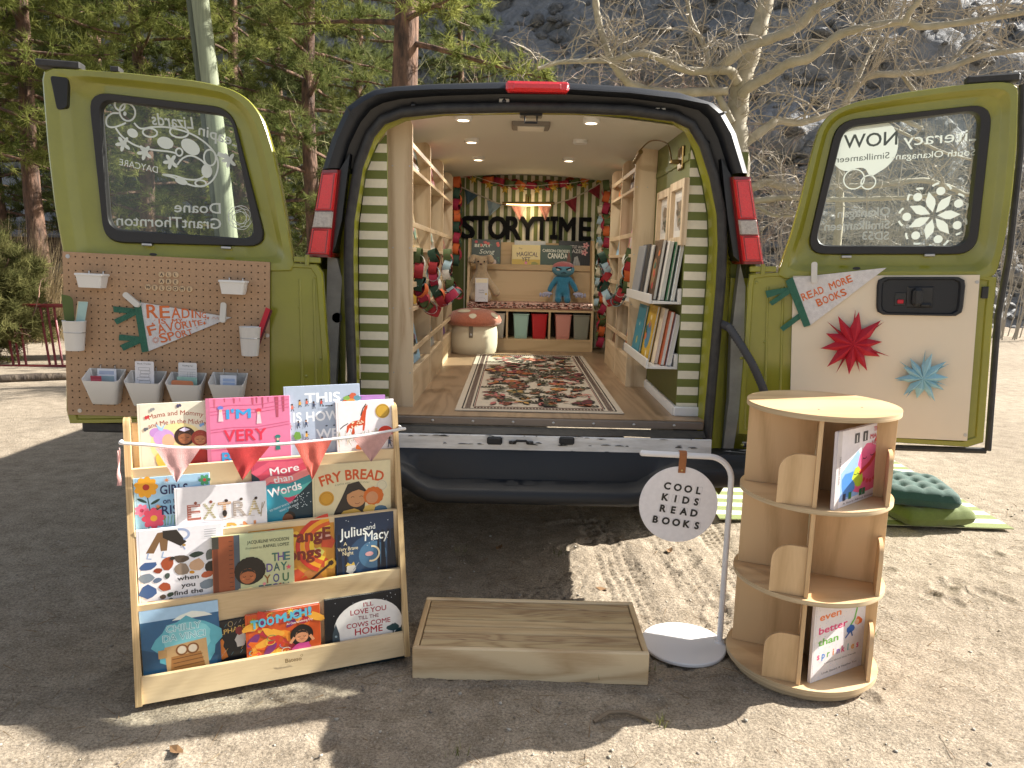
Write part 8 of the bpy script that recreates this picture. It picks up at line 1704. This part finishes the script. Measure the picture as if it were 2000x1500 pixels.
rt0, rt1 = at(-40, 597, YR+.3), at(150, 597, YR+.3)
b = MB(); b.tube([rt0-O, rt1-O], .024, 10); b.build('rail', REDM, bk); b = MB(); p0, p1 = at(-40, 716, YR), at(150, 716, YR); b.tube([p0-O, p1-O], .024, 10); b.build('rail', REDM, bk)
for (x0, y0), (x1, y1) in (((8, 600), (27, 716)), ((22, 600), (38, 716)), ((34, 599), (52, 716)), ((78, 598), (98, 716)), ((92, 598), (110, 716)), ((105, 598), (123, 716)), ((-20, 600), (-2, 716))): b = MB(); b.tube([at(x0, y0, YR+.3)-O, at(x1, y1, YR)-O], .014, 8); b.build('bar', REDM, bk)
for x in (-30, 140): b = MB(); q = at(x, 716, YR)-O; b.tube([q, (q.x, q.y, -.05)], .02, 8); q2 = at(x, 597, YR+.3)-O; b.tube([q2, (q2.x, q2.y+.05, -.05)], .02, 8); b.build('leg', REDM, bk)
lg0, lg1 = gr(-120, 752), gr(230, 738); b = MB(); b.tube([lg0+Vector((0, 0, .03)), lg0.lerp(lg1, .5)+Vector((0, .03, .035)), lg1+Vector((0, 0, .03))], [.045, .05, .04], 12); o = b.build('fallen_log', bark('log_bark', (.13, .10, .07), (.04, .03, .025)), None, 60); tag(o, 'grey brown log lying on the sand in front of the red rack', 'log')
# ---- picnic mat and cushions by the right door
m0, m1, m2 = gr(1405, 1020), gr(1980, 1040), gr(1742, 905); mx = (m1-m0); 
a = Art(0); a.M = Matrix.Identity(4); W_, L_ = mx.length, 1.55; k = 22
for i in range(k):
    for j in range(14):
        z = .006; x0, x1 = W_*j/14, W_*(j+1)/14; a.add([(x0, L_*i/k, z), (x1, L_*i/k, z), (x1, L_*(i+1)/k, z), (x0, L_*(i+1)/k, z)], [(0, 1, 2, 3)], '#c4c5b2' if i % 2 else '#7d8652')
a.box(0, W_, 0, L_, .0, .0045, c='#b4b58c'); 
ang = math.atan2(mx.y, mx.x); o = a.build('picnic_mat', print_mat('woven_mat', .9, .8), None, 0); o.location = (m0.x, m0.y, max(gz(m0.x+.5, m0.y+.5), gz(m1.x-.3, m1.y+.4), .012)+.004); o.rotation_euler = (0, 0, ang); tag(o, 'white and olive striped woven mat on the sand beside the right door', 'mat'); MZ = o.location.z
def cushion(name, label, c, x, y, z, w, d, h, rot, mtl):
    n = 30; V = []; b = MB(); fs = []
    tp = lambda u, v: (max(0, 1-abs(u)**6)*max(0, 1-abs(v)**6))**.42
    for sgn in (1, -1):
        base = len(V)
        for i in range(n+1):
            for j in range(n+1):
                u, v = -1+2*i/n, -1+2*j/n; e = tp(u, v); q = 1
                for bu in (-.5, 0, .5):
                    for bv in (-.5, 0, .5): q -= .34*math.exp(-((u-bu)**2+(v-bv)**2)/.018)
                for bu in (-.5, 0, .5): q -= .09*math.exp(-((u-bu)**2)/.006)+.09*math.exp(-((v-bu)**2)/.006)
                pin = 1-.05*(abs(u)*abs(v))**2; V.append((u*w/2*pin, v*d/2*pin, sgn*h/2*e*max(.3, q)))
        for i in range(n):
            for j in range(n): p = base+i*(n+1)+j; fs.append([p, p+n+1, p+n+2, p+1] if sgn > 0 else [p, p+1, p+n+2, p+n+1])
    b.add(V, fs); o = b.build(name, mtl, None, 80); o.location = (x, y, z); o.rotation_euler = rot; tag(o, label, 'cushion', None); return o
q = gr(1806, 1004, MZ+.04); cushion('floor_cushion', 'olive green tufted cushion lying flat on the striped mat', None, q.x+.0, q.y+.05, MZ+.006+.055, .41, .40, .115, (0, 0, .12), cloth('olive', (.11, .15, .015)))
q = gr(1790, 968, MZ+.14); cushion('floor_cushion', 'dark green tufted cushion stacked on the olive one', None, q.x, q.y+.05, MZ+.165, .39, .38, .115, (.05, .05, -.12), cloth('dark_green', (.012, .062, .045)))
# ---- small litter: grass tufts, leaves, needles, sticks
for i, (px, py, n_) in enumerate(((1555, 1352, 26), (900, 1075, 14), (1300, 1420, 22), (880, 1478, 14), (1172, 1330, 10), (1095, 1082, 10), (1275, 1310, 8), (1700, 1240, 10))):
    q = gr(px, py); o = tuft_plant('grass_tuft', f'small green grass tuft in the sand {["at the foot of the round shelf", "in the shade under the bumper", "in front of the white sign foot", "at the bottom edge of the photo", "in front of the wooden step", "beside the sunlit tyre tracks", "between step and sign foot", "right of the round shelf"][i]}', 'grass', px, py, q.y, n_, 60+i, .055, .0028, (.10, .13, .03), (.22, .21, .08), .02, .015, None, .9, None); o.location.z = gz(q.x, q.y)-.003
def litter():
    r = np.random.default_rng(15); n = 1500; x = r.uniform(-2.2, 3.0, n); y = r.uniform(1.45, 4.6, n); z = np.array([gz(a_, b_) for a_, b_ in zip(x, y)])+.003; th = r.uniform(0, 6.28, n); D = np.c_[np.cos(th), np.sin(th), r.normal(0, .08, n)]; k = r.random((n, 1)); return blades(np.c_[x, y, z], D, r.uniform(.03, .13, n), np.full(n, .0022), 3, np.array((.20, .11, .05))*(1-k)+np.array((.30, .24, .15))*k)
V, Fa_, cl = litter(); o = npmesh('pine_litter', V, Fa_, GRASSM, None, colr=cl); tag(o, 'fallen dry pine needles scattered over the sand', 'needles', kind='stuff')
LEAFM = mat('dead_leaf', (.22, .12, .05), rough=.9, noise=.3, nscale=60)
for px, py, lab in ((345, 1476, 'brown dead leaf on the lit sand in front of the book rack'), (1178, 1147, 'curled brown leaf beside the sunlit tyre tracks'), (1308, 1075, 'pale dry leaf below the round white sign'), (975, 1068, 'small pale leaf in the shade under the bumper')):
    q = gr(px, py); b = MB(); s_ = .032
    for i in range(6):
        pass
    P = [(-s_, 0, .008), (-s_*.4, s_*.4, .012), (s_*.3, s_*.45, .004), (s_, .0, .012), (s_*.3, -s_*.4, .010), (-s_*.4, -s_*.35, .003)]; b.add(P+[(0, 0, .002)], [(i, (i+1) % 6, 6) for i in range(6)]); o = b.build('dead_leaf', LEAFM, None, 0); o.location = (q.x, q.y, gz(q.x, q.y)); o.rotation_euler = (0, 0, px); tag(o, lab, 'leaf')
b = MB(); q0 = gr(1160, 1410); P = [gr(x, y)+Vector((0, 0, .006+.012*k)) for k, (x, y) in zip((0, 1, .6, 0, 0), ((1160, 1412), (1188, 1398), (1225, 1396), (1250, 1408), (1275, 1416)))]
b.tube([p+Vector((0, 0, gz(p.x, p.y))) for p in P], [.006, .007, .006, .005, .003], 7); o = b.build('dry_stick', mat('stick_bark', (.20, .15, .10), rough=.9), None, 60); tag(o, 'dry grey stick lying on the shaded sand in the foreground', 'stick')
